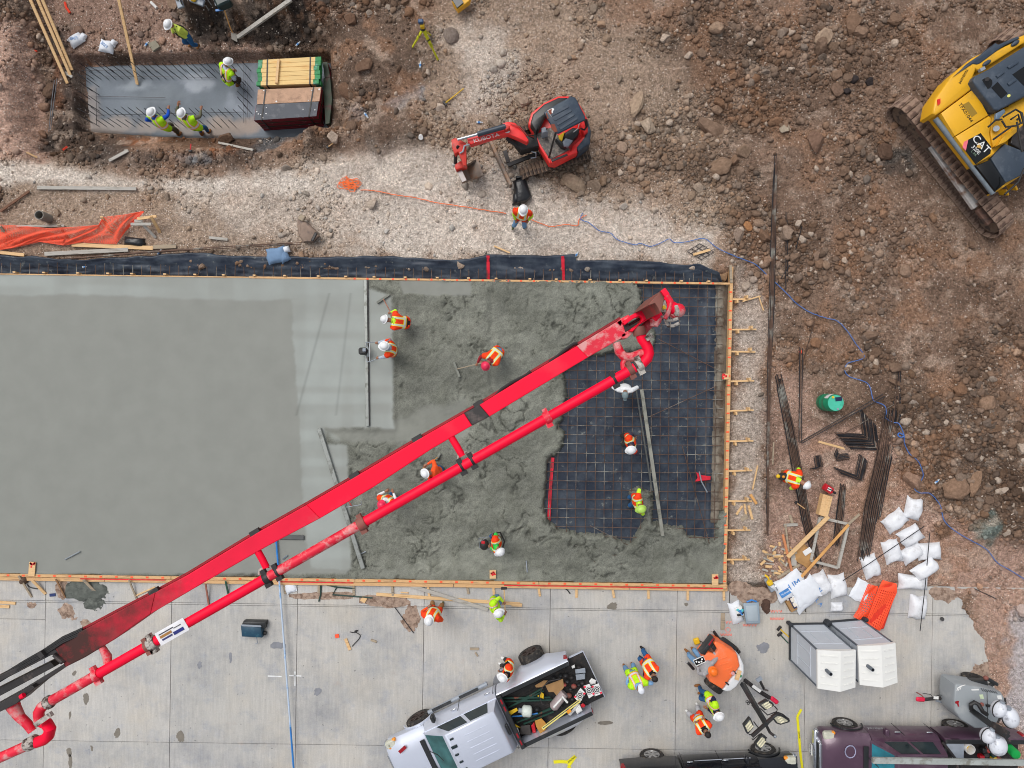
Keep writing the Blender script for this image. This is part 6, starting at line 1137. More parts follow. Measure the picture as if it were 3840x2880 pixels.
# ------------------------------------------------------------------ portable toilets
TG = M('toilet_grey', srgb(192, 198, 206), .5, 0, .04, 1.5); TR = M('toilet_roof_white', srgb(226, 226, 222), .45, 0, .03, 2); TB = M('toilet_base', srgb(42, 46, 52), .6, 0, .1, 5); PIPE = M('vent_pipe', srgb(88, 96, 106), .5, 0, .08, 6)
def toilet(label, bx_, rx_, top):
 p = [P(a, b, .12) for a, b in bx_]; q = [P(a, b, 2.12) for a, b in rx_]; c = sum(p, Vector()) / 4; t = thing('portable_toilet', label, 'portable toilet', (c.x, c.y, 0), 'portable toilets')
 MB().prism(q, [Vector((v.x, v.y, .12)) for v in p]).build('cabin', TG, t)
 MB().prism([v + (v - c).normalized() * .05 + Vector((0, 0, 0)) for v in p], [Vector((v.x, v.y, .0)) + (v - c).normalized() * .05 for v in p]).build('base', TB, t)
 for i in (0, 1, 2): MB().box(Vector((p[i].x, p[i].y, .2)) + (p[i] - c).normalized() * .1, (.14, .12, .34), bev=.03).build('skid_foot', TB, t)
 for i in range(4): MB().bar(p[i] + (p[i] - c).normalized() * .006, q[i] + (q[i] - c).normalized() * .006, .045, .045).build('corner_post', PIPE if i != 2 else TB, t)
 for i in range(4):
  j = (i + 1) % 4; m0 = (p[i] + p[j]) / 2; m1 = (q[i] + q[j]) / 2; out = (m0 - c); out.z = 0; out.normalize(); dz = Vector((0, 0, .0))
  for fr_ in (.27, .74): a = p[i].lerp(q[i], fr_); b = p[j].lerp(q[j], fr_); MB().bar(a.lerp(b, .08) + out * .004, a.lerp(b, .92) + out * .004, .02, .03).build('wall_rib', TG, t)
  for u in (.30, .70): MB().bar(p[i].lerp(p[j], u).lerp(q[i].lerp(q[j], u), .3) + out * .004, p[i].lerp(p[j], u).lerp(q[i].lerp(q[j], u), .7) + out * .004, .02, .03).build('wall_rib', TG, t)
 r = [v + (v - Vector((c.x, c.y, v.z))).normalized() * .05 for v in q]; ctr = sum(q, Vector()) / 4; e1 = (r[2] + r[3]) / 2 + (r[2] - r[3]) * .05; pts = [r[0], r[1], r[2], e1 + (e1 - ctr) * .12, r[3]]
 roof = MB(); zt = Vector((0, 0, .10)); apex0 = (r[0] * .42 + r[1] * .58) + zt * 1.2; apex1 = pts[3] + zt * 1.5
 lo_ = [v - Vector((0, 0, .05)) for v in pts]; roof.add([v + zt * .3 for v in pts] + lo_ + [apex0, apex1], [(0, 10, 11, 3, 4)[:3] + (11,) if False else (0, 10, 11, 4), (10, 1, 2, 11), (11, 2, 3), (4, 11, 3), (0, 1, 10), (9, 8, 7, 6, 5), (0, 5, 6, 1), (1, 6, 7, 2), (2, 7, 8, 3), (3, 8, 9, 4), (4, 9, 5, 0)]); ro = roof.build('roof', TR, t)
 zz = lambda v: v + Vector((0, 0, .012))
 for k in range(5):
  u = .14 + .18 * k
  a = (r[0] + zt * .3).lerp(r[3] + zt * .3, u); b = apex0.lerp(apex1, u); MB().bar(zz(a.lerp(b, .12)), zz(a.lerp(b, .86)), .03, .02).build('roof_rib', TR, ro)
  a2 = (r[1] + zt * .3).lerp(r[2] + zt * .3, u); MB().bar(zz(a2.lerp(b, .12)), zz(a2.lerp(b, .8)), .03, .02).build('roof_rib', TR, ro)
 v0 = (r[0] + r[3]) / 2 * .62 + (apex0 + apex1) / 2 * .38; v0 = Vector((v0.x, v0.y, 2.15)); vp = MB(); vp.cyl(v0, v0 + Vector((0, 0, .36)), .055, 14); vp.build('vent_pipe', PIPE, t, True); MB().cyl(v0 + Vector((0, 0, .361)), v0 + Vector((0, 0, .363)), .043, 14).build('pipe_mouth', GLB, t)
 return t
toilet('grey portable toilet with white roof, the left one beside the hammers', [(2966, 2344), (3090, 2342), (3092, 2472), (2966, 2474)], [(3068, 2440), (3203, 2440), (3202, 2572), (3068, 2576)], 0)
toilet('grey portable toilet with white roof, the right one by the orange mesh rolls', [(3110, 2336), (3231, 2326), (3240, 2452), (3116, 2462)], [(3220, 2425), (3352, 2414), (3360, 2554), (3226, 2562)], 0)
# ------------------------------------------------------------------ orange light tower trailer
LTO = M('tower_orange', srgb(246, 116, 60), .42, 0, .05, 1.5, dirt=srgb(236, 130, 90), dirtamt=.3, dscale=2); LTW = M('tower_white', srgb(222, 224, 226), .4, 0, .05, 2)
q3 = lambda a, b: (2560 + .2894 * a, 2350 + .2894 * b)
K3 = lambda L_: [q3(a, b) for a, b in L_]
lt = thing('light_tower', 'orange and white towable light tower with four square lamp heads', 'light tower', tuple(P(*q3(560, 560), 0)))
cv = MB().pp(K3([(402, 215), (430, 195), (500, 215), (700, 342), (738, 495), (738, 522), (516, 815), (350, 715), (262, 390), (300, 345), (340, 330), (420, 365), (455, 300)]), 1.25, .5, bev=.05).build('engine_cover', LTO, lt, True)
for k in range(4): MB().bar(P(*q3(480 + 62 * k - 60, 470 + 0 * k + 60 * k - 30), 1.262), P(*q3(640 + 30 * k - 60, 400 + 70 * k - 10), 1.262), .05, .015, bev=.006).build('cover_rib', LTO, cv)
MB().pp(K3([(716, 378), (745, 385), (796, 500), (800, 600), (770, 680), (700, 782), (625, 838), (560, 846), (520, 822), (742, 524)]), 1.22, .5, bev=.05).build('end_cover', LTW, lt, True)
MB().pp(K3([(232, 352), (390, 142), (420, 160), (290, 372)]), 1.28, .9, bev=.02).build('open_door', BLKP, lt, True); MB().pp(K3([(330, 235), (400, 145), (412, 152), (345, 250)]), 1.3, 1.26).build('door_edge', REDL, lt); MB().pp(K3([(330, 340), (400, 225), (450, 290), (410, 360)]), 1.1, .8, bev=.02).build('control_bay', BLKP, lt, True)
c0_, c1_ = P(*q3(590, 250), .5), P(*q3(610, 235), .62); axw = Vector((math.sin(math.radians(35)), math.cos(math.radians(35)), 0))
for cc_, nm_ in ((P(*q3(605, 245), .33), 'wheel'), (P(*q3(400, 760), .33), 'wheel')):
 wb = MB(); wb.lathe(cc_ - axw * .1, [(.18, 0), (.31, 0), (.34, .04), (.34, .17), (.31, .2), (.19, .2), (.16, .12), (.01, .12)], 24, axis=axw); wb.build(nm_, TYRE, lt, True)
MB().pp(K3([(455, 190), (490, 150), (540, 148), (640, 215), (720, 330), (712, 355), (560, 250)]), .72, .66, bev=.03).build('mudguard', BLKP, lt, True); MB().box(P(*q3(715, 320), .6), (.14, .1, .2), .6, bev=.02).build('tail_bracket', BLKP, lt)
MB().tube([P(*q3(772, 740), 1.15), P(*q3(1085, 1268), 2.95)], .085, 4).build('mast', BLKP, lt); MB().tube([P(*q3(800, 742), 1.15), P(*q3(1100, 1262), 2.9)], .04, 8).build('mast_section', BLK, lt, True)
MB().tube([P(*q3(1075, 1265), 2.6), P(*q3(1130, 1370), 2.6), P(*q3(1200, 1425), 2.5)], .045, 8).build('mast_stay', DKS, lt, True); MB().ball(P(*q3(1195, 1420), 2.55), .06, 8).build('stay_pin', ROD, lt)
MB().bar(P(*q3(895, 1420), 2.9), P(*q3(1235, 1115), 2.9), .09, .08).build('lamp_bar', DKS, lt)
LED = M('led_panel', srgb(176, 172, 150), .3, 0, .12, 6)
for L_ in ([(985, 1015), (1090, 952), (1182, 1005), (1185, 1030), (1065, 1088)], [(1155, 1180), (1215, 1140), (1285, 1150), (1392, 1215), (1388, 1240), (1270, 1275), (1210, 1255)], [(788, 1285), (868, 1185), (885, 1190), (925, 1285), (918, 1310), (850, 1395), (830, 1385)], [(938, 1525), (1035, 1400), (1090, 1440), (1085, 1480), (1005, 1600), (960, 1560)]):
 hd_ = MB().pp(K3(L_), 2.95, 2.82, bev=.015).build('lamp_head', BLKP, lt, True); pts = [P(*q3(a, b), 2.955) for a, b in L_]; c = sum(pts, Vector()) / len(pts); a0 = pts[0]; L2_ = sorted(pts, key=lambda v: (v - c).length)
 e = [c + (v - c) * .72 for v in pts]; MB().prism(e, [v - Vector((0, 0, .02)) for v in e]).build('lamp_glass', LED, hd_)
 dd = (pts[1] - pts[0]).normalized(); w2 = (pts[1] - pts[0]).length
 for k in (-1, 0, 1): s2 = Vector((-dd.y, dd.x, 0)); MB().bar(c + s2 * k * .075 - dd * w2 * .3 + Vector((0, 0, .006)), c + s2 * k * .075 + dd * w2 * .3 + Vector((0, 0, .006)), .03, .01).build('led_row', M('led_row', srgb(222, 216, 186), .3), hd_)
for L_ in ([(1190, 1030), (1225, 1070), (1220, 1100), (1100, 1145), (1010, 1060)], [(1230, 1110), (1290, 1130), (1380, 1200)], [(920, 1230), (980, 1310), (930, 1390), (860, 1400)], [(900, 1450), (905, 1470), (1000, 1390), (1090, 1440)]): MB().tube([P(*q3(a, b), 2.9) for a, b in L_], .018, 6).build('lamp_yoke', BLK, lt, True)
co = MB(); cp = [P(*q3(870 + 22 * math.cos(k * .9) + k * 2.6 - 40 * (k < 12), 960 + 20 * math.sin(k * .9) + k * 3.4), 1.9 + .008 * k) for k in range(60)]; co.tube(cp, .012, 5); co.build('coiled_cable', BLK, lt)
MB().tube([P(*q3(800, 690), .6), P(*q3(1010, 850), .6), P(*q3(1130, 925), .6)], .07, 4).build('tow_bar', DKS, lt); MB().bar(P(*q3(905, 765), .68), P(*q3(1010, 840), .68), .1, .02).build('tow_sticker', WHT, lt)
MB().bar(P(*q3(1140, 915), .62), P(*q3(1235, 992), .62), .15, .1, bev=.04).build('tow_hitch', M('hitch_red', srgb(220, 32, 70), .45), lt, True); MB().tube([P(*q3(1000, 700), 1.1), P(*q3(1045, 790), .6), P(*q3(1050, 800), .05)], .045, 8).build('jack', BLK, lt, True); MB().box(P(*q3(990, 680), 1.12), (.2, .12, .06), .6).build('jack_handle', GRYP, lt); MB().tube([P(*q3(1040, 810), .6), P(*q3(1110, 830), .65)], .03, 6).build('winch', DKS, lt)
for a, b, c, d_ in ((405, 65, 465, 150), (75, 475, 140, 550)): MB().tube([P(*q3(a, b), .62), P(*q3(c, d_), .5)], .05, 8).build('outrigger', BLKP, lt, True); MB().tube([P(*q3(a - 10, b + 10), .7), P(*q3(a - 40, b - 10), .72), P(*q3(a - 10, b - 30), .72), P(*q3(a + 20, b - 5), .7)], .008, 5).build('outrigger_handle', ROD, lt)
MB().tube([P(*q3(190, 560), .5), P(*q3(330, 380), .5)], .05, 8).build('chassis_beam', BLKP, lt)
for a, b in ((670, 590), (575, 735)): MB().tube([P(*q3(a - 22, b - 18), 1.25), P(*q3(a + 22, b + 20), 1.27)], .025, 6).build('latch', BLK, lt)
MB().cyl(P(*q3(650, 605), 1.25), P(*q3(650, 605), 1.29), .06, 10).build('red_beacon', REDL, lt); MB().pp(K3([(735, 655), (745, 615), (770, 635), (760, 660)]), 1.24, 1.2).build('green_tag', M('green_tag', srgb(30, 130, 90), .5), lt)
bd = MB().bar(P(*q3(738, 568), 1.26), P(*q3(698, 688), 1.26), .13, .04).build('wood_block', PINE); tag(bd, 'short wooden board lying on the white end of the orange light tower', 'board')
cb = thing('control_pad', 'white control pad with dials held by the man in the orange hard hat', 'controller', tuple(P(*q3(218, 445), 1.25)))
MB().box(P(*q3(218, 445), 1.25), (.36, .22, .06), .42, bev=.01).build('casing', WHT, cb); MB().box(P(*q3(218, 445), 1.285), (.33, .17, .012), .42).build('panel', GLB, cb)
for dx, dy in ((-.1, .02), (.1, .02), (-.03, -.03), (.05, -.04)): v = Matrix.Rotation(.42, 3, 'Z') @ Vector((dx, dy, 0)); MB().cyl(P(*q3(218, 445), 1.29) + v, P(*q3(218, 445), 1.31) + v, .028, 10).build('dial', WHT, cb)
# ------------------------------------------------------------------ grey light tower trailer
LTG = M('tower_grey', srgb(146, 152, 156), .4, 0, .04, 1.5, dirt=srgb(160, 164, 166), dirtamt=.3, dscale=1.5); BALL = M('lamp_globe', srgb(212, 216, 224), .4, 0, .05, 3, dirt=srgb(150, 152, 160), dirtamt=.2)
q5 = lambda a, b: (3400 + .22904 * a, 2500 + .22904 * b)
K5 = lambda L_: [q5(a, b) for a, b in L_]
gt = thing('light_tower', 'grey towable light tower with four white globe lamps and a red hitch', 'light tower', tuple(P(*q5(1200, 660), 0)))
gc = MB().pp(K5([(800, 300), (835, 282), (1000, 305), (1240, 338), (1560, 428), (1612, 520), (1625, 650), (1560, 860), (1380, 1010), (1130, 1020), (890, 875), (790, 720), (778, 520)]), 1.3, .5, bev=.06).build('cover', LTG, gt, True)
MB().bar(P(*q5(1315, 400), 1.308), P(*q5(1330, 990), 1.308), .015, .01).build('cover_seam', BLK, gc)
for k in range(7): MB().bar(P(*q5(1215 + 38 * k, 350 + 9 * k), 1.309), P(*q5(1255 + 38 * k, 405 + 6 * k), 1.309), .018, .012).build('vent_slat', GLB, gc)
for L_, m in (([(1190, 460), (1250, 455), (1265, 525), (1210, 530)], M('pale_green_label', srgb(200, 214, 178), .5)), ([(1475, 475), (1550, 470), (1562, 538), (1495, 530)], WHT), ([(1060, 370), (1180, 365), (1185, 388), (1065, 392)], WHT), ([(798, 575), (830, 560), (860, 562), (850, 600), (860, 655), (840, 655), (825, 610), (800, 605)], REDL)): MB().pp(K5(L_), 1.309, 1.28).build('label', m, gc)
for dx in (0, 30, 60):
 MB().tube([P(*q5(822 + dx * .8, 400 - dx * .3), 1.306), P(*q5(835 + dx, 350 - dx * .5), 1.306), P(*q5(900 + dx, 310 - dx * .2), 1.306)], .012, 5).build('curved_lettering', WHT, gc)
axg = Vector((.12, 1, 0)).normalized()
for cc_ in (P(*q5(1085, 205), .36), P(*q5(1120, 1150), .3)): wb = MB(); wb.lathe(cc_ - axg * .1, [(.18, 0), (.32, 0), (.36, .05), (.36, .18), (.32, .22), (.2, .22), (.17, .14), (.05, .14), (.01, .17)], 26, axis=axg); wb.build('wheel', TYRE, gt, True)
MB().pp(K5([(1070, 232), (1330, 232), (1340, 318), (1085, 318)]), .85, .6, bev=.03).build('mudguard', BLKP, gt, True)
MB().tube([P(*q5(1300, 185), .8), P(*q5(1480, 290), .75)], .06, 8).build('outrigger', BLKP, gt, True); MB().ball(P(*q5(1296, 185), .82), .08, 10).build('outrigger_knob', RUSTY, gt, True); MB().box(P(*q5(1390, 290), .7), (.25, .1, .1), .6).build('bracket', BLKP, gt)
MB().tube([P(*q5(785, 515), .55), P(*q5(540, 515), .55), P(*q5(300, 535), .55)], .06, 4).build('tow_bar', DKS, gt); MB().bar(P(*q5(440, 505), .62), P(*q5(520, 510), .62), .1, .02).build('tow_sticker', WHT, gt); MB().bar(P(*q5(150, 530), .6), P(*q5(300, 540), .6), .15, .1, bev=.04).build('tow_hitch', M('hitch_red', None), gt, True)
MB().tube([P(*q5(480, 555), .4), P(*q5(620, 590), .4), P(*q5(740, 625), .4)], .035, 8).build('jack', GRYP, gt, True); MB().tube([P(*q5(160, 420), .5), P(*q5(240, 465), .55), P(*q5(300, 530), .6)], .02, 6).build('safety_chain', RUSTY, gt); MB().tube([P(*q5(260, 435), .5), P(*q5(390, 455), .6), P(*q5(430, 500), .62), P(*q5(540, 465), .62), P(*q5(780, 480), .7)], .012, 5).build('wiring', BLK, gt)
MB().tube([P(*q5(1085, 735), 1.34), P(*q5(1640, 1130), 3.1)], .11, 4).build('mast', BLKP, gt); MB().bar(P(*q5(1400, 960), 2.6), P(*q5(1650, 1120), 3.1), .24, .12).build('mast_head', DKS, gt); MB().tube([P(*q5(1060, 700), 1.4), P(*q5(1050, 620), 1.5), P(*q5(1110, 580), 1.5), P(*q5(1180, 620), 1.55), P(*q5(1250, 740), 1.7), P(*q5(1310, 780), 1.9)], .065, 9).build('cable_bundle', BLK, gt, True)
MB().tube([P(*q5(1085, 720), 1.36), P(*q5(1120, 740), 1.38)], .06, 8).build('winch', WHT, gt); MB().cyl(P(*q5(1230, 615), 1.3), P(*q5(1235, 620), 1.42), .06, 10).build('exhaust', RUSTY, gt, True); MB().box(P(*q5(1335, 640), 1.36), (.12, .06, .08)).build('latch', BLK, gt)
for a, b, rx_, ry_, an in ((1505, 690, .19, .26, -.35), (1690, 825, .25, .33, .25), (1325, 1125, .19, .24, -.5), (1485, 1285, .28, .32, .1)):
 R_ = Matrix.Rotation(an, 3, 'Z'); gl = MB(); gl.ball(P(*q5(a, b), 2.75), (rx_, ry_, .24), 18, 0, R_); g0 = gl.build('globe_lamp', BALL, gt, True); up_ = R_ @ Vector((0, ry_ * .95, .05)); MB().cyl(P(*q5(a, b), 2.8) + up_ * .85, P(*q5(a, b), 2.8) + up_ * 1.1, .075, 12).build('lamp_neck', GRYP, gt, True)
 MB().tube([P(*q5(a, b), 2.75) + R_ @ Vector((-rx_ * 1.02 * math.cos(t_), ry_ * 1.02 * math.sin(t_), .02)) for t_ in np.linspace(-1.3, 1.3, 9)], .018, 6).build('lamp_yoke', BLK, gt, True)
for L_ in ([(1610, 520), (1620, 600), (1590, 740), (1550, 790)], [(1560, 760), (1490, 920)], [(1440, 1010), (1400, 1110)], [(1560, 1160), (1700, 1220)]): MB().tube([P(*q5(a, b), 2.7) for a, b in L_], .03, 6).build('lamp_arm', DKS, gt, True)
# ------------------------------------------------------------------ timber, tools and materials
def T(o, label, cat, group=None): return tag(o, label, cat, group)
def plank(label, a, b, w_, m, z=None, th=.04, name='plank', cat='plank', group=None, lift=.0):
 if z == 0: z = .003 + .043 * ('crossing' in label or 'right of the sledge' in label)
 za, zb_ = (gz(*a) + lift, gz(*b) + lift) if z is None else (z if isinstance(z, tuple) else (z, z)); o = Vector((0, 0, th / 2))
 p0, p1 = P(*a, za + th), P(*b, zb_ + th); ob = MB().bar(p0 - o, p1 - o, PX(w_, za), th, bev=.005).build(name, m); return T(ob, label, cat, group)
PAV = .0
GREYW = M('grey_timber', srgb(176, 172, 164), .8, 0, .14, 3, .1, 40, dirt=srgb(146, 140, 130), dirtamt=.35, stretch=(.6, 5, 5))
for a, b, z, lab in [((100, -30), (252, 312), (.25, -.9), 'long new prop board at the top left, the lowest ending one of the pair'), ((128, -30), (262, 280), (.3, -.85), 'long new prop board leaning into the excavation beside the grey off-cut'), ((146, -30), (269, 262), (.3, -.85), 'uppermost of the prop boards leaning into the left side of the excavation'),
     ((438, -30), (514, 316), (.3, -1.3), 'single long new board leaning from the top edge onto the blinding slab')]: plank(lab, a, b, 11, PINE, z, .05)
plank('short grey off-cut between the feet of the prop boards', (242, 270), (270, 288), 10, GREYW, (-.85, -.85)); plank('long pale grey beam slanting down the dark excavation wall by the shovel', (1090, -4), (890, 138), 15, GREYW, (.2, -.8), .09)
for a, b, w_, m, lab in [((138, 703), (510, 707), 13, GREYW, 'long pale board lying on the light road at far left'), ((408, 602), (480, 563), 11, GREYW, 'pale short board on the dark soil below the blinding slab'), ((818, 534), (948, 562), 8, GREYW, 'thin pale lath by the rust coloured clay heap'), ((783, 890), (853, 898), 10, GREYW, 'short pale board on the rubble north of the plastic skirt'), ((1852, 922), (1912, 948), 6, PINE, 'thin yellow lath near the left red seam tape'), ((98, 570), (138, 590), 6, PINE, 'small brown stick left of the pale short board'),
      ((268, 917), (573, 930), 15, PINE, 'yellow board along the foot of the orange mesh fence'), ((166, 952), (480, 936), 15, GREYW, 'muddy grey board below the yellow board by the mesh fence'), ((574, 926), (659, 923), 15, OLDW, 'short tan board butting the right end of the yellow board'), ((-20, 944), (90, 956), 12, PINE, 'orange tinted board at the left edge beside the plastic skirt'), ((60, 848), (240, 846), 8, GREYW, 'grey lath behind the orange mesh fence'),
      ((0, 792), (108, 716), 9, M('rust_angle', srgb(112, 78, 58), .8, 0, .2, 4), 'rusty steel angle at the left edge above the pipe stub')]: plank(lab, a, b, w_, m, lift=.06)
for a, b, w_, m, lab in [((1411, 2229), (1950, 2266), 12, PINE, 'long orange tinted board on the pavement along the south form'), ((1541, 2197), (1830, 2287), 13, GREYW, 'long grey weathered board crossing the orange one near the south form'), ((1295, 2396), (1312, 2438), 11, PINE, 'short thick wood block beside the loop of black cable'), ((1355, 2244), (1372, 2254), 20, PINE, 'small square wood block below the green angle iron'), ((-10, 2258), (57, 2263), 10, PINE, 'upper of two boards at the left edge of the pavement'), ((-10, 2274), (34, 2276), 11, PINE, 'lower of two boards at the left edge of the pavement'), ((1918, 2268), (1958, 2270), 12, PINE, 'short board right of the sledgehammer worker'), ((1390, 2400), (1412, 2408), 8, OLDW, 'weathered chip on the pavement right of the black cable'), ((1762, 2434), (1796, 2434), 9, OLDW, 'grey stub of wood above the silver pickup'), ((1782, 2448), (1792, 2462), 6, OLDW, 'tiny wood splinter under the grey stub'), ((2712, 2300), (2710, 2362), 15, OLDW, 'pointed old stake lying left of the laundry bag'), ((505, 2236), (580, 2202), 5, PINE, 'upper thin lath beside the boom on the pavement'), ((515, 2248), (578, 2220), 5, PINE, 'lower thin lath beside the boom on the pavement'), ((1502, 2222), (1532, 2224), 4, PINE, 'thin chip of wood left of the grey weathered board')]: plank(lab, a, b, w_, m, PAV)
for a, b, w_, z, m, lab in [((3108, 1937), (2954, 2090), 15, .25, PINE, 'broad new board crossing the wooden frame towards the scrap heap'), ((3183, 1968), (2990, 2182), 10, .2, M('orange_pine', srgb(212, 158, 94), .7, 0, .12, 3), 'long narrow orange board slanting over the wooden frame'), ((2940, 1970), (2992, 1967), 11, .05, GREYW, 'grey board at the top of the scrap heap'), ((2946, 1968), (2958, 2070), 7, .08, OLDW, 'thin tan board standing out of the scrap heap'), ((2936, 2005), (2970, 2142), 9, .12, M('reddish_wood', srgb(196, 128, 86), .7, 0, .15, 3), 'reddish board across the scrap heap'), ((2976, 2060), (2978, 2122), 20, .06, GREYW, 'wide grey board in the middle of the scrap heap'), ((3224, 1928), (3182, 1966), 9, .16, OLDW, 'pale board sticking out from the upper corner of the wooden frame'), ((2962, 1932), (2972, 1962), 10, .04, OLDW, 'short loose board left of the long rebar bundle'),
       ((2898, 1742), (2902, 1658), 5, .04, OLDW, 'thin lath beside the east form above the kicker scraps'), ((2823, 1836), (2842, 1746), 5, .05, PINE, 'long lath propped between two kickers of the east form'), ((2762, 1930), (2784, 1898), 8, .05, PINE, 'left loose stake in the strip east of the form'), ((2800, 1945), (2792, 1890), 7, .05, PINE, 'middle loose stake in the strip east of the form'), ((2822, 1948), (2808, 1896), 9, .05, PINE, 'right loose stake in the strip east of the form'), ((2780, 1952), (2802, 1932), 16, .06, OLDW, 'broad scrap of board under the loose stakes'), ((2815, 1855), (2838, 1890), 10, .07, M('orange_pine', None), 'orange board scrap above the loose stakes')]: plank(lab, a, b, w_, m, z)
rs = random.Random(9)
for k in range(46):
 cx_, cy_ = rs.gauss(2912, 34), rs.gauss(2090, 44)
 if not (2850 < cx_ < 3000 and 2000 < cy_ < 2175): continue
 an = rs.uniform(0, 3.14); l = rs.uniform(7, 20); plank('short wood offcut in the scrap heap left of the wooden frame', (cx_ - l * math.cos(an), cy_ - l * math.sin(an)), (cx_ + l * math.cos(an), cy_ + l * math.sin(an)), rs.uniform(5, 9), rs.choice([PINE, PINE, OLDW, GREYW]), rs.uniform(.0, .12), .04, 'wood_offcut', 'offcut', 'offcuts in the scrap heap')
frm = thing('wooden_frame', 'empty rectangular wooden frame lying over the rebar bundles', 'frame', tuple(P(3112, 2035, .1)))
fq = [(3077, 1941), (3183, 1966), (3144, 2130), (3042, 2103)]
for i in range(4): board(fq[i], fq[(i + 1) % 4], 10, .16 + .02 * (i % 2), .09, GREYW, 'rail', frm)
# stacked boards under the red cylinder
stk = thing('board_stack', 'small stack of pale boards under the red fire extinguisher', 'board stack', tuple(P(3104, 1895, 0)))
for k in range(5): board((3091 + 7.2 * k, 1854 + 2 * k), (3074 + 6.6 * k, 1932 + 2 * k), 7, .3 + .01 * (k % 2), .26, PINE, 'board', stk)
fe_ = thing('fire_extinguisher', 'red fire extinguisher lying on the small stack of boards', 'extinguisher', tuple(P(3110, 1835, .4)))
REDT = M('extinguisher_red', srgb(190, 28, 42), .35, 0, .08, 4); a_, b_ = P(3088, 1822, .42), P(3122, 1844, .42); MB().tube([a_, a_.lerp(b_, .06), a_.lerp(b_, .9), b_], [.06, .12, .12, .06], 16).build('cylinder', REDT, fe_, True); MB().tube([b_, P(3134, 1850, .42)], .04, 10).build('valve', BLK, fe_, True); MB().tube([P(3130, 1848, .48), P(3120, 1838, .56), P(3104, 1832, .55)], .018, 7).build('hose', BLK, fe_, True); MB().box(a_.lerp(b_, .5) + Vector((0, 0, .118)), (.14, .1, .012), -.55).build('label_print', WHT, fe_)
# rebar bundles
def bundle(label, paths, n, spread, m=None, z=.03, r=.014, group=None, ends=30, obj=None):
 """n bars side by side following a path of photo points; spread = bundle width in pixels along the path"""
 t = obj or thing('rebar_bundle', label, 'rebar', tuple(P(*paths[0], z)), group); br = random.Random(len(label))
 for k in range(n):
  f = (k + .5) / n - .5; pts = []
  for i, (x, y) in enumerate(paths):
   x0, y0 = paths[max(i - 1, 0)]; x1, y1 = paths[min(i + 1, len(paths) - 1)]; d = math.hypot(x1 - x0, y1 - y0) or 1; nx, ny = -(y1 - y0) / d, (x1 - x0) / d; sp_ = spread[i] if isinstance(spread, (list, tuple)) else spread
   ex_ = br.uniform(-ends, ends) if i in (0, len(paths) - 1) else 0
   q = P(x + nx * f * sp_ + br.uniform(-1.5, 1.5) + (x1 - x0) / d * ex_, y + ny * f * sp_ + br.uniform(-1.5, 1.5) + (y1 - y0) / d * ex_, 0); g_ = max(0, float(samp(GZ, np.array([q.x]), np.array([q.y]))[0])); pts.append(Vector((q.x, q.y, g_ + z + .03 + .024 * (k % 3))))
  MB().tube(pts, r, 5).build('rebar', (m or [RBD, RB])[k % 3 == 2 if not m else 0], t)
 return t
bundle('very long dark rebar bundle lying north to south right of the east form', [(2899, 640), (2894, 900), (2886, 1150), (2880, 1400), (2874, 1700), (2872, 1950)], 14, [8, 20, 20, 14, 8, 6], z=.06, ends=60)
bundle('two thin rebars leaning away from the very long bundle', [(2948, 800), (2944, 1060)], 2, 16, z=.03); bundle('single thin rebar slanting right of the very long bundle', [(3012, 822), (2968, 980), (2922, 1050)], 1, 2, z=.03)
bundle('long rebar bundle running under the worker bending over', [(2918, 1430), (2955, 1600), (2990, 1790), (3020, 1950), (3060, 2100)], 20, [26, 36, 36, 34, 28], z=.03)
bundle('thick double rebar bundle in front of the sandbags', [(3316, 1560), (3292, 1720), (3260, 1900), (3232, 2080)], 24, [46, 50, 54, 46], z=.03); bundle('thin rebar bundle reaching from the soil heap to the thick double bundle', [(3356, 1400), (3342, 1560), (3314, 1760), (3292, 1925)], 7, [20, 32, 22, 12], z=.03)
bundle('straight short rebar bundle right of the board stack', [(3156, 1820), (3146, 1920), (3128, 2040)], 14, [24, 30, 26], z=.03, ends=8)
def lbars(label, a, c, b, n, step, group=None):
 """n nested L-shaped bars: free end a, corner c, free end b (photo points of the innermost); step = pixel offset per bar"""
 t = thing('bent_rebar', label, 'rebar', tuple(P(*c, 0)), group); br = random.Random(n); zg = max(gz(*c), gz(*a), gz(*b), 0)
 for k in range(n):
  o = (step[0] * k, step[1] * k); z = zg + .05 + .02 * (k % 4); A_, C_, B_ = [(p[0] + o[0] + br.uniform(-2, 2), p[1] + o[1] + br.uniform(-2, 2)) for p in (a, c, b)]
  da = math.hypot(A_[0] - C_[0], A_[1] - C_[1]); db = math.hypot(B_[0] - C_[0], B_[1] - C_[1]); ca = (C_[0] + (A_[0] - C_[0]) * 6 / da, C_[1] + (A_[1] - C_[1]) * 6 / da); cb_ = (C_[0] + (B_[0] - C_[0]) * 6 / db, C_[1] + (B_[1] - C_[1]) * 6 / db)
  MB().tube([P(*A_, z), P(*ca, z), P((ca[0] + C_[0]) / 2, (ca[1] + C_[1]) / 2, z), P((cb_[0] + C_[0]) / 2, (cb_[1] + C_[1]) / 2, z), P(*cb_, z), P(*B_, z)], .014, 5).build('rebar', RB if k % 6 == 1 else RBD, t)
lbars('big pile of nested L shaped rebars near the green barrel', (3222, 1530), (3236, 1626), (3130, 1622), 24, (2.6, 2.7)); lbars('small pile of L shaped rebars beside a yellow stake', (3138, 1684), (3128, 1706), (3180, 1700), 9, (1.2, 2.6)); lbars('pile of V shaped rebars below the big L shaped pile', (3224, 1702), (3206, 1780), (3126, 1752), 14, (2.3, 2)); lbars('tangle of thin bent rebars left of the V shaped pile', (3052, 1710), (3060, 1755), (3040, 1758), 9, (3.4, -.5))
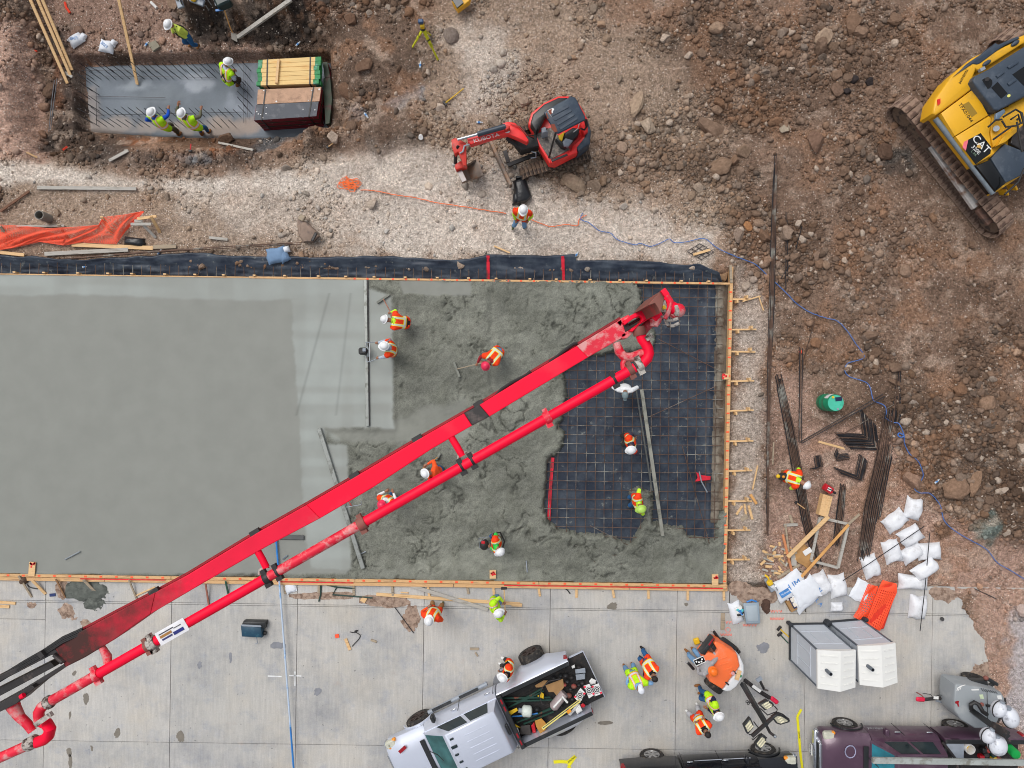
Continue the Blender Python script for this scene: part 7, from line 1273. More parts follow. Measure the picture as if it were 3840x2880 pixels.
lbars('pair of long rusty L bars framing the green barrel', (3000, 1300), (2996, 1660), (3310, 1480), 3, (4, 2.5)); bundle('single long rusty rebar slanting up the soil heap', [(3130, 1640), (3290, 1540), (3452, 1448)], 1, 2, [RB], z=.06); bundle('rusty rebar end leaning beside the orange tag', [(3040, 1220), (3008, 1350), (3004, 1440)], 2, 5, [RB], z=.04)
bundle('thin rusty rebars behind the plastic skirt', [(262, 976), (560, 950), (860, 930), (1130, 918)], 4, [4, 8, 10, 8], [RB], z=.16); bundle('black rod lying on the mini excavator side pavement', [(1490, 2289), (1541, 2357)], 1, 2, [RBD], z=.01); bundle('two thin rebars lying across the sandbags', [(3434, 1970), (3240, 2100), (3150, 2160)], 1, 2, z=.34); bundle('thin rebar lying upright across the right sandbags', [(3460, 1990), (3446, 2180), (3430, 2324)], 1, 2, z=.36); bundle('thin dark rod on the gravel at the right pavement edge', [(3626, 2193), (3728, 2243)], 1, 2, [RBD], z=.05)
plank('yellow stake beside the small pile of L shaped rebars', (3070, 1656), (3180, 1686), 8, PINE, .04)
# rebar standing on the blinding slab
cg = thing('rebar_cage', 'rows of upright rebars standing around the edge of the blinding slab', 'rebar', tuple(P(640, 360, -1.33))); rr_ = random.Random(4)
sp_ = [(345 + 27 * k, 268 + (k % 2) * 4 - .25 * k * .8) for k in range(23)] + [(352 + 27 * k, 298 - k * .3) for k in range(21)] + [(362 + 27 * k, 434 + k * .2) for k in range(21)] + [(372 + 27 * k, 474 + k * .2) for k in range(20)] + [(338 + 8 * (k % 2), 312 + 30 * k) for k in range(6)] + [(372, 326 + 30 * k) for k in range(4)] + [(920, 320 + 26 * k) for k in range(5)] + [(945, 306 + 30 * k) for k in range(5)]
BRIGHT = M('grey_rebar', srgb(104, 104, 108), .6, .3, .3, 5)
for i, (x, y) in enumerate(sp_): b_ = P(x, y, -1.33); MB().tube([b_, b_ + Vector((rr_.uniform(-.03, .03), rr_.uniform(-.03, .03), rr_.uniform(.68, .8)))], .012, 5).build('upright_rebar', (RBD, BRIGHT)[i % 4 == 1], cg)
for L_ in ([(306, 264), (668, 262)], [(296, 284), (800, 290)], [(360, 432), (920, 420)], [(360, 330), (362, 470)], [(914, 240), (914, 460)], [(930, 250), (928, 440)], [(340, 360), (620, 366)]): MB().tube([P(a, b, -1.24) for a, b in L_], .009, 5).build('tie_rebar', BRIGHT if L_[0][0] != 360 else RBD, cg)
bundle('pair of bright rods standing against the left wall of the excavation', [(228, 290), (216, 380), (204, 490)], 2, 10, [BRIGHT], z=.2)
# lumber and form panel stacks in the excavation
def K6(a, b): return (940 + .1929 * a, 200 + .1929 * b)
lum = thing('lumber_stack', 'strapped stack of new lumber with green painted ends in the excavation', 'lumber stack', tuple(P(*K6(740, 350), -1.3))); Q = [P(*K6(a, b), -.28) for a, b in ((135, 127), (1355, 60), (1335, 588), (120, 628))]
GRN = M('green_end_paint', srgb(30, 128, 70), .6, 0, .25, 4, dirt=srgb(100, 160, 140), dirtamt=.3); LUMB = M('fresh_lumber', srgb(226, 192, 128), .65, 0, .08, 2.5, .1, 50, dirt=srgb(214, 160, 88), dirtamt=.25, dscale=1.6, stretch=(.4, 4, 4))
for row in range(6):
 for lay in range(3):
  v0, v1 = row / 6 + .004, (row + 1) / 6 - .004; j = rr_.uniform(-.012, .012); zo = Vector((0, 0, -.105 * lay))
  def qp(u, v): return Q[0].lerp(Q[1], u).lerp(Q[3].lerp(Q[2], u), v) + zo
  for nm_, u0, u1, m_ in (('board', .07 + j, .91 + j, LUMB), ('painted_end', .0 + j, .07 + j, GRN), ('painted_end', .91 + j, 1. + j, GRN)):
   tp_ = [qp(u0, v0), qp(u1, v0), qp(u1, v1), qp(u0, v1)]; MB().prism(tp_, [p - Vector((0, 0, .1)) for p in tp_], bev=.006).build(nm_, m_, lum)
def strap(parent, pts, zt, zb, off=.0):
 A, B_ = P(*pts[0], zt + .006), P(*pts[1], zt + .006); MB().bar(A, B_, .045, .012).build('strap', BLK, parent); MB().bar(B_, Vector((B_.x, B_.y - .012, zb)), .045, .012, up=Vector((0, 1, 0))).build('strap', BLK, parent)
strap(lum, (K6(326, 112), K6(315, 622)), -.28, -.62); strap(lum, (K6(1160, 66), K6(1150, 592)), -.28, -.62)
for u in (.2, .75): qa = Q[3].lerp(Q[2], u); qb = Q[0].lerp(Q[1], u); MB().bar(Vector((qa.x, qa.y, -.68)), Vector((qb.x, qb.y, -.68)), .1, .1).build('bearer', OLDW, lum); MB().bar(Vector((qa.x, qa.y, -1.0)), Vector((qb.x, qb.y, -1.0)), .12, .56).build('bearer', OLDW, lum)
T(MB().bar(P(*K6(543, 112), -.22), P(*K6(502, 588), -.22), .085, .05).build('stick', PINE), 'single stick laid across the new lumber stack', 'stick')
PREd = M('panel_red_edge', srgb(120, 22, 34), .6, 0, .2, 3, dirt=srgb(150, 150, 160), dirtamt=.12, dscale=4); PDk = M('panel_dark_face', srgb(72, 76, 84), .6, 0, .12, 2, dirt=srgb(98, 100, 106), dirtamt=.3); POsb = M('panel_ply_face', srgb(186, 150, 124), .8, 0, .14, 5, .2, 50, dirt=srgb(160, 128, 106), dirtamt=.35, dscale=6); PGr = M('panel_green_edge', srgb(44, 58, 38), .6, 0, .2, 3, dirt=srgb(84, 34, 36), dirtamt=.25)
def pstack(label, quads, zt, n, th, side, tops):
 t = thing('panel_stack', label, 'panel stack', tuple(P(*K6(*quads[0][0]), -1.3)))
 for (qd, tm) in zip(quads, tops):
  tp_ = [P(*K6(a, b), zt) for a, b in qd]
  for k in range(n):
   jx, jy = rr_.uniform(-.012, .012), rr_.uniform(-.012, .012); z1 = zt - k * th; tq = [Vector((p.x + jx, p.y + jy, z1)) for p in tp_]; MB().prism(tq, [Vector((p.x, p.y, z1 - th * .86)) for p in tq]).build('panel', side[k % len(side)] if k else side[0], t)
  tq = [p + Vector((0, 0, .008)) for p in tp_]; MB().prism(tq, [p - Vector((0, 0, .01)) for p in tp_]).build('top_face', tm, t)
 return t
ps = pstack('strapped stack of red edged form panels with one plywood and one dark top', [[(142, 706), (1372, 655), (1335, 932), (120, 992)], [(108, 1002), (1322, 940), (1278, 1222), (72, 1304)]], -.34, 11, .09, [PREd, PREd, PREd, PGr], [POsb, PDk])
for a, b in (((290, 700), (212, 1298)), ((1222, 660), (1130, 1228))): strap(ps, (K6(*a), K6(*b)), -.33, -1.2)
for a, b, r in ((120, 1135, 12), (150, 1180, 14), (195, 1190, 10), (240, 1255, 10), (305, 1055, 11), (300, 1172, 14), (1020, 1090, 11), (1250, 1100, 13), (255, 725, 14), (500, 935, 18), (1335, 700, 20), (1120, 915, 11), (1190, 720, 12), (245, 968, 10)): MB().ball(P(*K6(a, b), -.328), (PX(r) * .22, PX(r) * .18, .008), 8).build('mortar_splat', WHT, ps)
pstack('lower stack of green edged form panels at the right end of the excavation', [[(1405, 175), (1490, 172), (1545, 470), (1500, 470), (1440, 470)], [(1420, 480), (1545, 475), (1580, 900), (1530, 1360), (1460, 1375), (1430, 900)]], -.72, 7, .085, [PGr, PGr, PREd], [PGr, PGr])
# tripod instrument
tr_ = thing('survey_tripod', 'yellow survey tripod with an instrument on top', 'tripod', tuple(G(1590, 165))); TY = M('tripod_yellow', srgb(214, 216, 40), .45, 0, .06, 4); hz_ = P(1586, 108, 1.35)
for a, b in ((1546, 178), (1644, 228), (1615, 132)): f_ = G(a, b); MB().bar(hz_, hz_.lerp(f_, .55), .10, .035).build('leg', TY, tr_); MB().bar(hz_.lerp(f_, .45), hz_.lerp(f_, .97), .06, .035).build('leg_extension', TY, tr_); MB().bar(hz_.lerp(f_, .32), hz_.lerp(f_, .36), .11, .04).build('clamp', BLK, tr_); MB().tube([hz_.lerp(f_, .97), f_ - Vector((0, 0, .03))], [.03, .012], 7).build('foot', BLK, tr_)
MB().cyl(hz_, hz_ + Vector((0, 0, .05)), .09, 14).build('head_plate', BLK, tr_); MB().box(hz_ + Vector((-.0, .02, .15)), (.13, .14, .2), bev=.02).build('instrument', YEL, tr_, True); MB().box(hz_ + Vector((-.03, .08, .3)), (.17, .14, .16), bev=.03).build('instrument_head', M('instrument_blue', srgb(40, 72, 110), .4), tr_, True)
# hand tools
def hammer(label, hd_, end, hm, z=None, hw_=.19, head=None, ang=None):
 z = z if z is not None else gz(*hd_) + .04; t = thing('sledgehammer', label, 'hammer', tuple(P(*hd_, z))); a, b = P(*hd_, z + .04), P(*end, z + .02); MB().tube([a, b], [.02, .017], 8).build('handle', hm, t, True); d = (b - a).normalized(); s_ = Vector((-d.y, d.x, 0)); MB().bar(a - s_ * hw_ / 2, a + s_ * hw_ / 2, .08, .08, bev=.015).build('head', head or DKS, t, True)
hammer('sledgehammer with yellow handle on the tan soil left of the mini excavator', (1668, 388), (1738, 332), YEL); hammer('wooden handled hammer on the light road below the panel stacks', (1228, 552), (1294, 506), PINE, hw_=.1)
hammer('yellow handled sledgehammer beside the left portable toilet', (2922, 2356), (2964, 2394), YEL, PAV); hammer('green handled sledgehammer under the yellow one by the toilet', (2924, 2378), (2956, 2412), M('dark_green', srgb(30, 70, 56), .5), PAV); hammer('long sledgehammer swung by the man in lime shirt', (1890, 2206), (1895, 2308), PINE, .95, .2); hammer('small hammer with wooden handle on the long rebar bundle', (2985, 1884), (3018, 1908), PINE, .12, .1)
sh = thing('shovel', 'square shovel with orange handle at the foot of the dark excavation wall', 'shovel', tuple(P(868, 130, -.85))); MB().tube([P(838, 28, .1), P(862, 100, -.5), P(872, 122, -.72)], .022, 8).build('handle', M('orange_pine', None), sh, True); MB().prism([P(a, b, -.72) for a, b in ((866, 124), (888, 126), (890, 158), (868, 146))], [P(a, b, -.75) for a, b in ((866, 124), (888, 126), (890, 158), (868, 146))]).build('blade', M('shovel_steel', srgb(96, 92, 86), .5, .3, .15, 5), sh)
def rake(label, blade, a, b, z=.16, zb_=1.0, m=OLDW, wd=.07):
 t = thing('concrete_rake', label, 'rake', tuple(P(*a, z))); MB().bar(P(*blade[0], z), P(*blade[1], z), wd, .1, up=Vector((0, 0, 1))).build('blade', M('cement_crust', srgb(126, 128, 120), .9, 0, .2, 6), t); MB().tube([P(*a, z + .06), P(*b, zb_)], .018, 8).build('handle', m, t, True)
rake('concrete rake pulled by the stooping worker beside the screed', ((1414, 1136), (1461, 1104)), (1438, 1122), (1472, 1184), m=M('red_stained_wood', srgb(160, 110, 90), .7)); rake('concrete rake held by the worker in the red hard hat', ((1702, 1358), (1724, 1414)), (1714, 1384), (1812, 1360)); rake('short wooden float held by the worker in plain orange shirt', ((1650, 1700), (1636, 1724)), (1640, 1716), (1586, 1756), z=.2, m=M('orange_pine', None))
# screeds and straightedges
ALU = M('dull_aluminium', srgb(150, 154, 150), .45, .4, .1, 3, dirt=srgb(118, 120, 114), dirtamt=.4)
sc_ = thing('power_screed', 'long vertical power screed with engine and handles on the smoothed concrete', 'screed', tuple(P(1376, 1320, .15))); MB().bar(P(1370, 1050, .18), P(1378, 1598, .18), .11, .07, bev=.01).build('blade', ALU, sc_); MB().bar(P(1379, 1050, .15), P(1386, 1596, .15), .025, .06).build('blade_lip', DKS, sc_)
MB().box(P(1362, 1317, .5), (.28, .24, .26), bev=.05).build('engine', BLK, sc_, True); MB().box(P(1366, 1312, .65), (.12, .12, .05), bev=.02).build('engine_cap', GRYP, sc_, True); MB().tube([P(1374, 1290, .3), P(1382, 1312, .5), P(1380, 1336, .3)], .03, 8).build('mount', ROD, sc_, True)
for L_, zz_ in (([(1386, 1284), (1387, 1354)], .85), ([(1370, 1284), (1386, 1284), (1412, 1282)], .9), ([(1376, 1356), (1388, 1356), (1412, 1346)], .9), ([(1372, 1300), (1374, 1284)], .6), ([(1372, 1335), (1376, 1356)], .6)): MB().tube([P(a, b, zz_) for a, b in L_], .016, 7).build('handle_frame', ROD, sc_, True)
s2 = thing('screed_board', 'long grey screed board slanting under the boom at the float line', 'screed', tuple(P(1278, 1860, .15))); MB().bar(P(1196, 1606, .2), P(1362, 2132, .2), .145, .09, bev=.015).build('blade', ALU, s2); MB().tube([P(1290, 1878, .25), P(1300, 1902, .6), P(1355, 1892, .8), P(1354, 1880, .8)], .014, 7).build('handle_frame', ROD, s2); MB().tube([P(1300, 1870, .3), P(1318, 1896, .6)], .014, 7).build('handle_frame', REDT, s2)
T(MB().bar(P(2406, 1460, .16), P(2485, 2010, .16), .12, .07, bev=.008).build('straightedge', M('crusted_aluminium', srgb(148, 148, 138), .6, .2, .12, 4, dirt=srgb(116, 116, 106), dirtamt=.45)), 'long metal straightedge lying across the rebar grid', 'straightedge'); T(MB().bar(P(2384, 1452, .1), P(2445, 1840, .1), .05, .04).build('edge_strip', M('dull_strip', srgb(84, 86, 84), .7)), 'thin dark strip lying left of the straightedge on the plastic', 'strip')
bf = thing('bull_float', 'bull float with a very long blue and white handle crossing the pavement', 'bull float', tuple(P(1045, 2015, .15))); MB().bar(P(950, 2012, .17), P(1141, 2016, .17), .16, .05, bev=.02).build('blade', M('float_steel', srgb(88, 90, 90), .5, .3, .1, 4), bf)
BLU = M('handle_blue', srgb(44, 122, 196), .4, 0, .15, 3); WBL = M('handle_worn', srgb(184, 200, 218), .5, 0, .1, 2, dirt=srgb(90, 150, 206), dirtamt=.35, dscale=2)
for a, b, m_ in ((0, .16, BLU), (.16, .62, WBL), (.62, .82, BLU), (.82, 1.02, BLU)): MB().tube([P(1035 + 66 * a, 2018 + 862 * a, .2 + .1 * a), P(1035 + 66 * b, 2018 + 862 * b, .2 + .1 * b)], .032, 10).build('handle_section', m_ if a != .62 else WBL, bf, True)
for x0, y0, x1, y1, lab in ((243, 2098, 300, 2068, 'thin bright edging tool resting on the finished concrete'), (1350, 2078, 1372, 2068, 'small bright trowel beside the lower end of the screed board'), (1060, 2098, 1078, 2082, 'small bright trowel on the slab near the boom'), (1973, 2102, 1977, 2146, 'slim silver marking rod in the wet concrete at the bottom')): T(MB().tube([P(x0, y0, .15), P(x1, y1, .17)], .022, 7).build('trowel', ROD), lab, 'trowel')
vb = thing('vibrator_motor', 'dark concrete vibrator motor with wire frame carried by the green sleeved worker', 'vibrator', tuple(P(1816, 2042, .9))); MB().ball(P(1816, 2042, .95), (.16, .19, .15), 12).build('motor', BLK, vb, True); MB().box(P(1812, 2034, 1.08), (.12, .1, .06), bev=.02).build('cap', REDT, vb, True)
for dx, dy in ((0, 0), (6, 12)): MB().tube([P(1796 + dx, 2018 + dy, 1.0), P(1798 + dx, 2054, 1.0), P(1830, 2060, .95), P(1850, 2040, 1.0), P(1834, 2012, 1.05), P(1796 + dx, 2018 + dy, 1.0)], .012, 6).build('frame_wire', ROD, vb)
MB().tube([P(1840, 2030, 1.0), P(1852, 2000, 1.1), P(1876, 1996, .9), P(1892, 2030, .5), P(1884, 2056, .2)], .025, 8).build('hose', BLK, vb, True)
rt = thing('folding_stand', 'red folded stand with metal tube lying on the black plastic', 'stand', tuple(P(2640, 1795, 0))); MB().prism([P(a, b, .1) for a, b in ((2610, 1770), (2632, 1782), (2665, 1786), (2664, 1800), (2606, 1806), (2616, 1792))], [P(a, b, .02) for a, b in ((2610, 1770), (2632, 1782), (2665, 1786), (2664, 1800), (2606, 1806), (2616, 1792))], bev=.02).build('fabric', M('red_fabric', srgb(206, 24, 48), .7, 0, .15, 8), rt); MB().tube([P(2622, 1768, .14), P(2630, 1805, .14), P(2652, 1846, .12)], .028, 8).build('tube', ROD, rt, True)
# sandbags
def pillow(c, w_, h_, ang, th, seed, nx=14, ny=11):
 br = np.random.default_rng(seed); u, v = np.meshgrid(np.linspace(-1, 1, nx), np.linspace(-1, 1, ny)); ear = 1 + .17 * (np.abs(u) * np.abs(v)) ** 3; wob = lambda: .08 * np.sin(br.uniform(2, 5) * u + br.uniform(0, 6)) * np.cos(br.uniform(2, 5) * v + br.uniform(0, 6))
 x = u * (1 - .12 * v ** 2) * ear * w_ / 2 * (1 + wob()); y = v * (1 - .10 * u ** 2) * ear * h_ / 2 * (1 + wob()); ht = th * ((1 - np.abs(u) ** 3.2) * (1 - np.abs(v) ** 3.2)) ** .55 * (1 + .16 * fbm(x * 3 + seed, y * 3, 2.2, 3, seed)) + th * .25 * fbm(x + seed, y, 5, 3, seed + 1) * ((1 - u ** 4) * (1 - v ** 4)) + .035
 ca, sa_ = math.cos(ang), math.sin(ang); X = c.x + x * ca - y * sa_; Y = c.y + x * sa_ + y * ca; m_ = MB(); top = [(X[j, i], Y[j, i], c.z + ht[j, i]) for j in range(ny) for i in range(nx)]; bot = [(X[j, i], Y[j, i], c.z + .01) for j in range(ny) for i in range(nx)]; N = nx * ny; fs = []
 for j in range(ny - 1):
  for i in range(nx - 1): a = j * nx + i; fs.append((a, a + 1, a + nx + 1, a + nx)); fs.append((N + a, N + a + nx, N + a + nx + 1, N + a + 1))
 edge = [i for i in range(nx)] + [j * nx + nx - 1 for j in range(1, ny)] + [(ny - 1) * nx + i for i in range(nx - 2, -1, -1)] + [j * nx for j in range(ny - 2, 0, -1)]
 for k in range(len(edge)): a, b = edge[k], edge[(k + 1) % len(edge)]; fs.append((a, a + N, b + N, b))
 return m_.add(top + bot, fs)
SACK = M('white_woven_sack', srgb(224, 226, 230), .75, 0, .05, 5, .35, 30, dirt=srgb(206, 206, 208), dirtamt=.3, dscale=4)
for i, (x, y, w_, h_, an, lab) in enumerate([(3422, 1906, 60, 80, -12, 'topmost white sandbag of the heap below the soil pile'), (3354, 1952, 88, 60, 38, 'white sandbag just left of and below the topmost one'), (3412, 2008, 82, 62, 32, 'white sandbag under the slanting thin rebar'), (3342, 2066, 62, 84, 14, 'white sandbag right of the thick double rebar bundle'), (3416, 2072, 84, 54, 34, 'white sandbag overlapped by its right neighbour in the middle row'), (3482, 2066, 84, 62, 4, 'rightmost white sandbag of the middle row'), (3456, 2128, 96, 52, 32, 'white sandbag lying on top of the lowest one of the heap'), (3262, 2122, 60, 84, 18, 'white sandbag at the lower end of the thick rebar bundle'), (3420, 2180, 108, 54, -2, 'lowest white sandbag of the heap at the pavement edge'), (3078, 2186, 58, 84, 28, 'left one of two white sandbags beside the cement bags'), (3134, 2192, 62, 84, 10, 'right one of two white sandbags beside the cement bags'), (3438, 2276, 62, 86, -6, 'single white sandbag on the pavement crossed by a thin rebar')]):
 p = G(x, y) if y < 2195 else P(x, y, 0); p.z = max(p.z, 0) + (.18 if i == 6 else 0); k = PX(1, p.z); bg = pillow(p, w_ * k, h_ * k, math.radians(an), .24, 40 + i).build('sandbag', SACK, None, True); T(bg, lab, 'sandbag', 'white sandbags near the pavement edge')
 ca, sa_ = math.cos(math.radians(an)), math.sin(math.radians(an))
T(pillow(P(3136, 2274, 0), .40, .30, 0, .16, 71).build('sandbag', SACK, None, True), 'small tied white sack alone on the pavement', 'sandbag', 'white sandbags near the pavement edge')
CBAG = M('paper_bag', srgb(220, 224, 230), .7, 0, .05, 5, .2, 30); BINK = M('blue_print', srgb(70, 132, 196), .6)
for x, y, w_, h_, an, z, lab, txt in [(2960, 2196, 120, 80, 32, .12, 'white lime bag with large blue letters on the wooden pallet', 'LIM'), (3020, 2226, 132, 86, 42, .12, 'white bag with blue border print under the plain sheet', None), (3020, 2216, 96, 84, 30, .30, 'plain white sheet lying over the printed bags', None)]:
 p = P(x, y, z); k = PX(1, z); o = pillow(p, w_ * k, h_ * k, math.radians(an), .16 if txt or z < .2 else .05, int(x)).build('cement_bag', CBAG, None, True); T(o, lab, 'bag')
 if txt: put_text('LIM', .30, BINK, p + Vector((.10, .10, .222)), math.radians(an), o, sx=1.0); MB().box(p + Vector((-.2, -.18, .2)), (.42, .2, .012), math.radians(an)).build('blue_block', BINK, o); put_text('Hydrated', .09, CBAG, p + Vector((-.2, -.18, .209)), math.radians(an), o)
 elif z < .2: put_text('E N', .2, BINK, p + Vector((.36, .22, .17)), math.radians(an - 90), o); put_text('L A', .2, BINK, p + Vector((.40, -.26, .165)), math.radians(an - 90), o)
pal = thing('pallet', 'broken wooden pallet under the cement bags and scrap', 'pallet', tuple(P(2980, 2170, 0)))
for a, b in (((2922, 2188), (3010, 2140)), ((2928, 2200), (3014, 2152)), ((2916, 2166), (3000, 2118)), ((2960, 2262), (2912, 2186)), ((2990, 2268), (3000, 2140))): board(a, b, 10, .10, .09, OLDW, 'slat', pal)
wc = thing('carton', 'open carton with four white packs and a dark lining beside the bags', 'carton', tuple(P(2988, 2252, 0))); MB().box(P(2984, 2258, .1), (.62, .4, .2), .5, bev=.01).build('box', M('cardboard', srgb(158, 122, 80), .85, 0, .12, 5), wc); MB().box(P(2988, 2252, .21), (.44, .40, .06), .5).build('lining', M('navy_lining', srgb(44, 48, 80), .5), wc)
for dx, dy in ((-.1, .09), (.1, .09), (-.1, -.09), (.1, -.09)): v = Matrix.Rotation(.5, 3, 'Z') @ Vector((dx, dy, 0)); MB().box(P(2988, 2252, .25) + v, (.17, .14, .05), .5, bev=.01).build('pack', M('cream_pack', srgb(222, 214, 200), .6), wc)
cbx = T(pillow(P(3018, 2084, .06), .62, .66, .9, .05, 77, 6, 5).build('cardboard_flap', M('brown_card', srgb(176, 134, 84), .85, 0, .12, 4)), 'brown cardboard sheet tucked under the broad new board', 'cardboard'); T(MB().box(P(3028, 2068, .16), (.3, .18, .03), .6, bev=.01).build('white_carton', WHT), 'small white carton lying on the brown cardboard', 'carton')
def mini_saw(label, x, y, an, nm, cat, z=.1):
 t = thing(nm, label, cat, tuple(P(x, y, 0))); R_ = Matrix.Rotation(an, 3, 'Z'); c = P(x, y, z); MB().box(c, (.22, .5, .1), an, bev=.02).build('base', GRYP, t, True); MB().box(c + R_ @ Vector((0, .1, .1)), (.2, .2, .16), an, bev=.05).build('motor', YEL, t, True); MB().tube([c + R_ @ Vector(q) for q in ((0, .2, .15), (.02, .32, .2), (-.02, .42, .12))], .035, 8).build('handle', YEL, t, True); MB().cyl(c + R_ @ Vector((.08, -.1, .12)), c + R_ @ Vector((.10, -.1, .12)), .14, 16).build('blade', ROD, t, True)
mini_saw('yellow circular saw at the foot of the scrap heap', 2888, 2192, .5, 'circular_saw', 'saw'); pud = MB(); pud.prism([P(a, b, .006) for a, b in ((2868, 2206), (2900, 2196), (2930, 2222), (2924, 2256), (2896, 2246))], [P(a, b, -.01) for a, b in ((2868, 2206), (2900, 2196), (2930, 2222), (2924, 2256), (2896, 2246))])
# orange plastic netting
NET = M('orange_netting', srgb(255, 84, 44), .55, 0, .08, 4)
def net(name, label, A, B_, nc, nr, wv=.012, parent=None):
 """netting between the border A and the border B_ (lists of points): real strands both ways"""
 def at(L_, t): t *= len(L_) - 1; i = min(int(t), len(L_) - 2); return L_[i].lerp(L_[i + 1], t - i)
 g_ = [[at(A, i / nc).lerp(at(B_, i / nc), j / nr) + Vector((0, 0, .05 * math.sin(i * .35 + j * .5) * math.sin(math.pi * j / nr))) for j in range(nr + 1)] for i in range(nc + 1)]; m_ = MB()
 def strand(p, q):
  d = (q - p);
  if d.length < .01: return
  s_ = Vector((-d.y, d.x, 0)).normalized() * wv; zz = Vector((0, 0, .008)); m_.add([p - s_, q - s_, q + s_, p + s_, p - zz, q - zz], [(0, 1, 2, 3), (0, 4, 5, 1), (3, 2, 5, 4)])
 for i in range(nc + 1):
  for j in range(nr + 1):
   if i < nc: strand(g_[i][j], g_[i + 1][j])
   if j < nr: strand(g_[i][j], g_[i][j + 1])
 o = m_.build(name, NET, parent)
 return tag(o, label, 'netting' if label else None)
def KF(L_, dz): return [P(.551 * a, 760 + .551 * b, dz if not isinstance(dz, list) else dz[i]) for i, (a, b) in enumerate(L_)]
mf = thing('mesh_fence', 'sagging orange plastic mesh fence on the left above the plastic skirt', 'fence', tuple(P(200, 880, 0)))
net('netting', None, KF([(-30, 150), (160, 160), (330, 176), (560, 163), (672, 152), (700, 100), (850, 82), (975, 58)], .55), KF([(-30, 326), (80, 310), (270, 266), (430, 290), (560, 268), (790, 281), (850, 200), (978, 62)], .16), 112, 22, .0075, mf); net('netting', None, KF([(-30, 200), (160, 220), (330, 200), (440, 230)], .3), KF([(-30, 322), (80, 306), (250, 262), (430, 288)], .2), 48, 14, .0075, mf)
for a, b in ((398, 150), (0, 160), (690, 96), (1028, 95)): p = P(.551 * a, 760 + .551 * b, .6); MB().bar(p, Vector((p.x, p.y - .4, 0)), .05, .09, up=Vector((1, 0, 0))).build('post', PINE if a > 500 else OLDW, mf)
for a, b, c, d_ in ((935, 110, 1065, 92), (890, 146, 1030, 146), (955, 130, 1060, 238), (915, 125, 970, 122)): MB().bar(P(.551 * a, 760 + .551 * b, .5), P(.551 * c, 760 + .551 * d_, .45 if d_ < 200 else .05), .09, .04).build('rail', GREYW if b != 110 else PINE, mf)
def K4(L_, z): return [P(2880 + a / 2.304, 2160 + b / 2.304, z) for a, b in L_]
nr_ = thing('netting_stack', 'folded stack of bright orange plastic netting by the right portable toilet', 'netting', tuple(P(3300, 2270, 0))); MB().prism(K4([(992, 40), (1102, 72), (1108, 140), (1000, 455), (932, 468), (852, 398), (958, 110)], .24), K4([(992, 40), (1102, 72), (1108, 140), (1000, 455), (932, 468), (852, 398), (958, 110)], .02), bev=.05).build('folds', M('orange_fold', srgb(222, 50, 26), .6, 0, .1, 12, .4, 25), nr_)
net('top_layer', None, K4([(992, 40), (958, 110), (852, 398)], .27), K4([(1108, 70), (1110, 140), (965, 470)], .27), 30, 9, .02, nr_)
net('netting_sheet', 'loose orange netting sheet left of the folded netting stack', K4([(868, 72), (830, 160), (780, 290), (740, 350)], .12), K4([(950, 92), (930, 150), (880, 320), (850, 405)], .14), 22, 8, .014)
T(pillow(P(3228, 2216, .02), .6, .72, -.5, .06, 91, 8, 8).build('torn_bag', CBAG), 'torn white bag under the loose orange netting sheet', 'bag')
# cords, ropes and hoses on the ground
def cord(label, pts, r, m, nm, cat, sub=6, amp=3, group=None, z=.075):
 cr_ = random.Random(len(pts)); V = []
 for i in range(len(pts) - 1):
  p0, p1, p2, p3 = pts[max(i - 1, 0)], pts[i], pts[i + 1], pts[min(i + 2, len(pts) - 1)]
  for k in range(sub):
   t = k / sub; x, y = [.5 * (2 * p1[q] + (p2[q] - p0[q]) * t + (2 * p0[q] - 5 * p1[q] + 4 * p2[q] - p3[q]) * t * t + (3 * p1[q] - p0[q] - 3 * p2[q] + p3[q]) * t ** 3) for q in (0, 1)]; V.append((x + cr_.uniform(-amp, amp) * .3, y + cr_.uniform(-amp, amp) * .3))
 V.append(pts[-1]); o = MB().tube([G(x, y, z) if y < 2190 or x > 3640 else P(x, y, .02) for x, y in V], r, 6).build(nm, m, None, True); return T(o, label, cat, group)
OCORD = M('orange_cord', srgb(246, 112, 44), .5, 0, .08, 5); BHOSE = M('blue_hose', srgb(62, 112, 186), .4, 0, .1, 4)
hp = [(1312 + 22 * math.sin(k * .37) + (16 + 12 * math.sin(k * .53)) * math.cos(k * 1.05), 690 + 12 * math.cos(k * .29) + (12 + 8 * math.sin(k * .71)) * math.sin(k * 1.05)) for k in range(84)]
cord('tangled heap of orange extension cord on the light ground', hp, .011, OCORD, 'cord_heap', 'cord', 5, 2); cord('orange cord running from the tangled heap to the worker by the excavator', [(1352, 712), (1410, 716), (1480, 730), (1560, 742), (1640, 760), (1740, 775), (1820, 788), (1898, 800)], .015, OCORD, 'extension_cord', 'cord', 6, 3); cord('orange cord between the worker and the start of the blue hose', [(1986, 822), (2040, 842), (2070, 850), (2120, 842), (2165, 846), (2172, 822), (2200, 806)], .013, OCORD, 'extension_cord', 'cord', 5, 2)
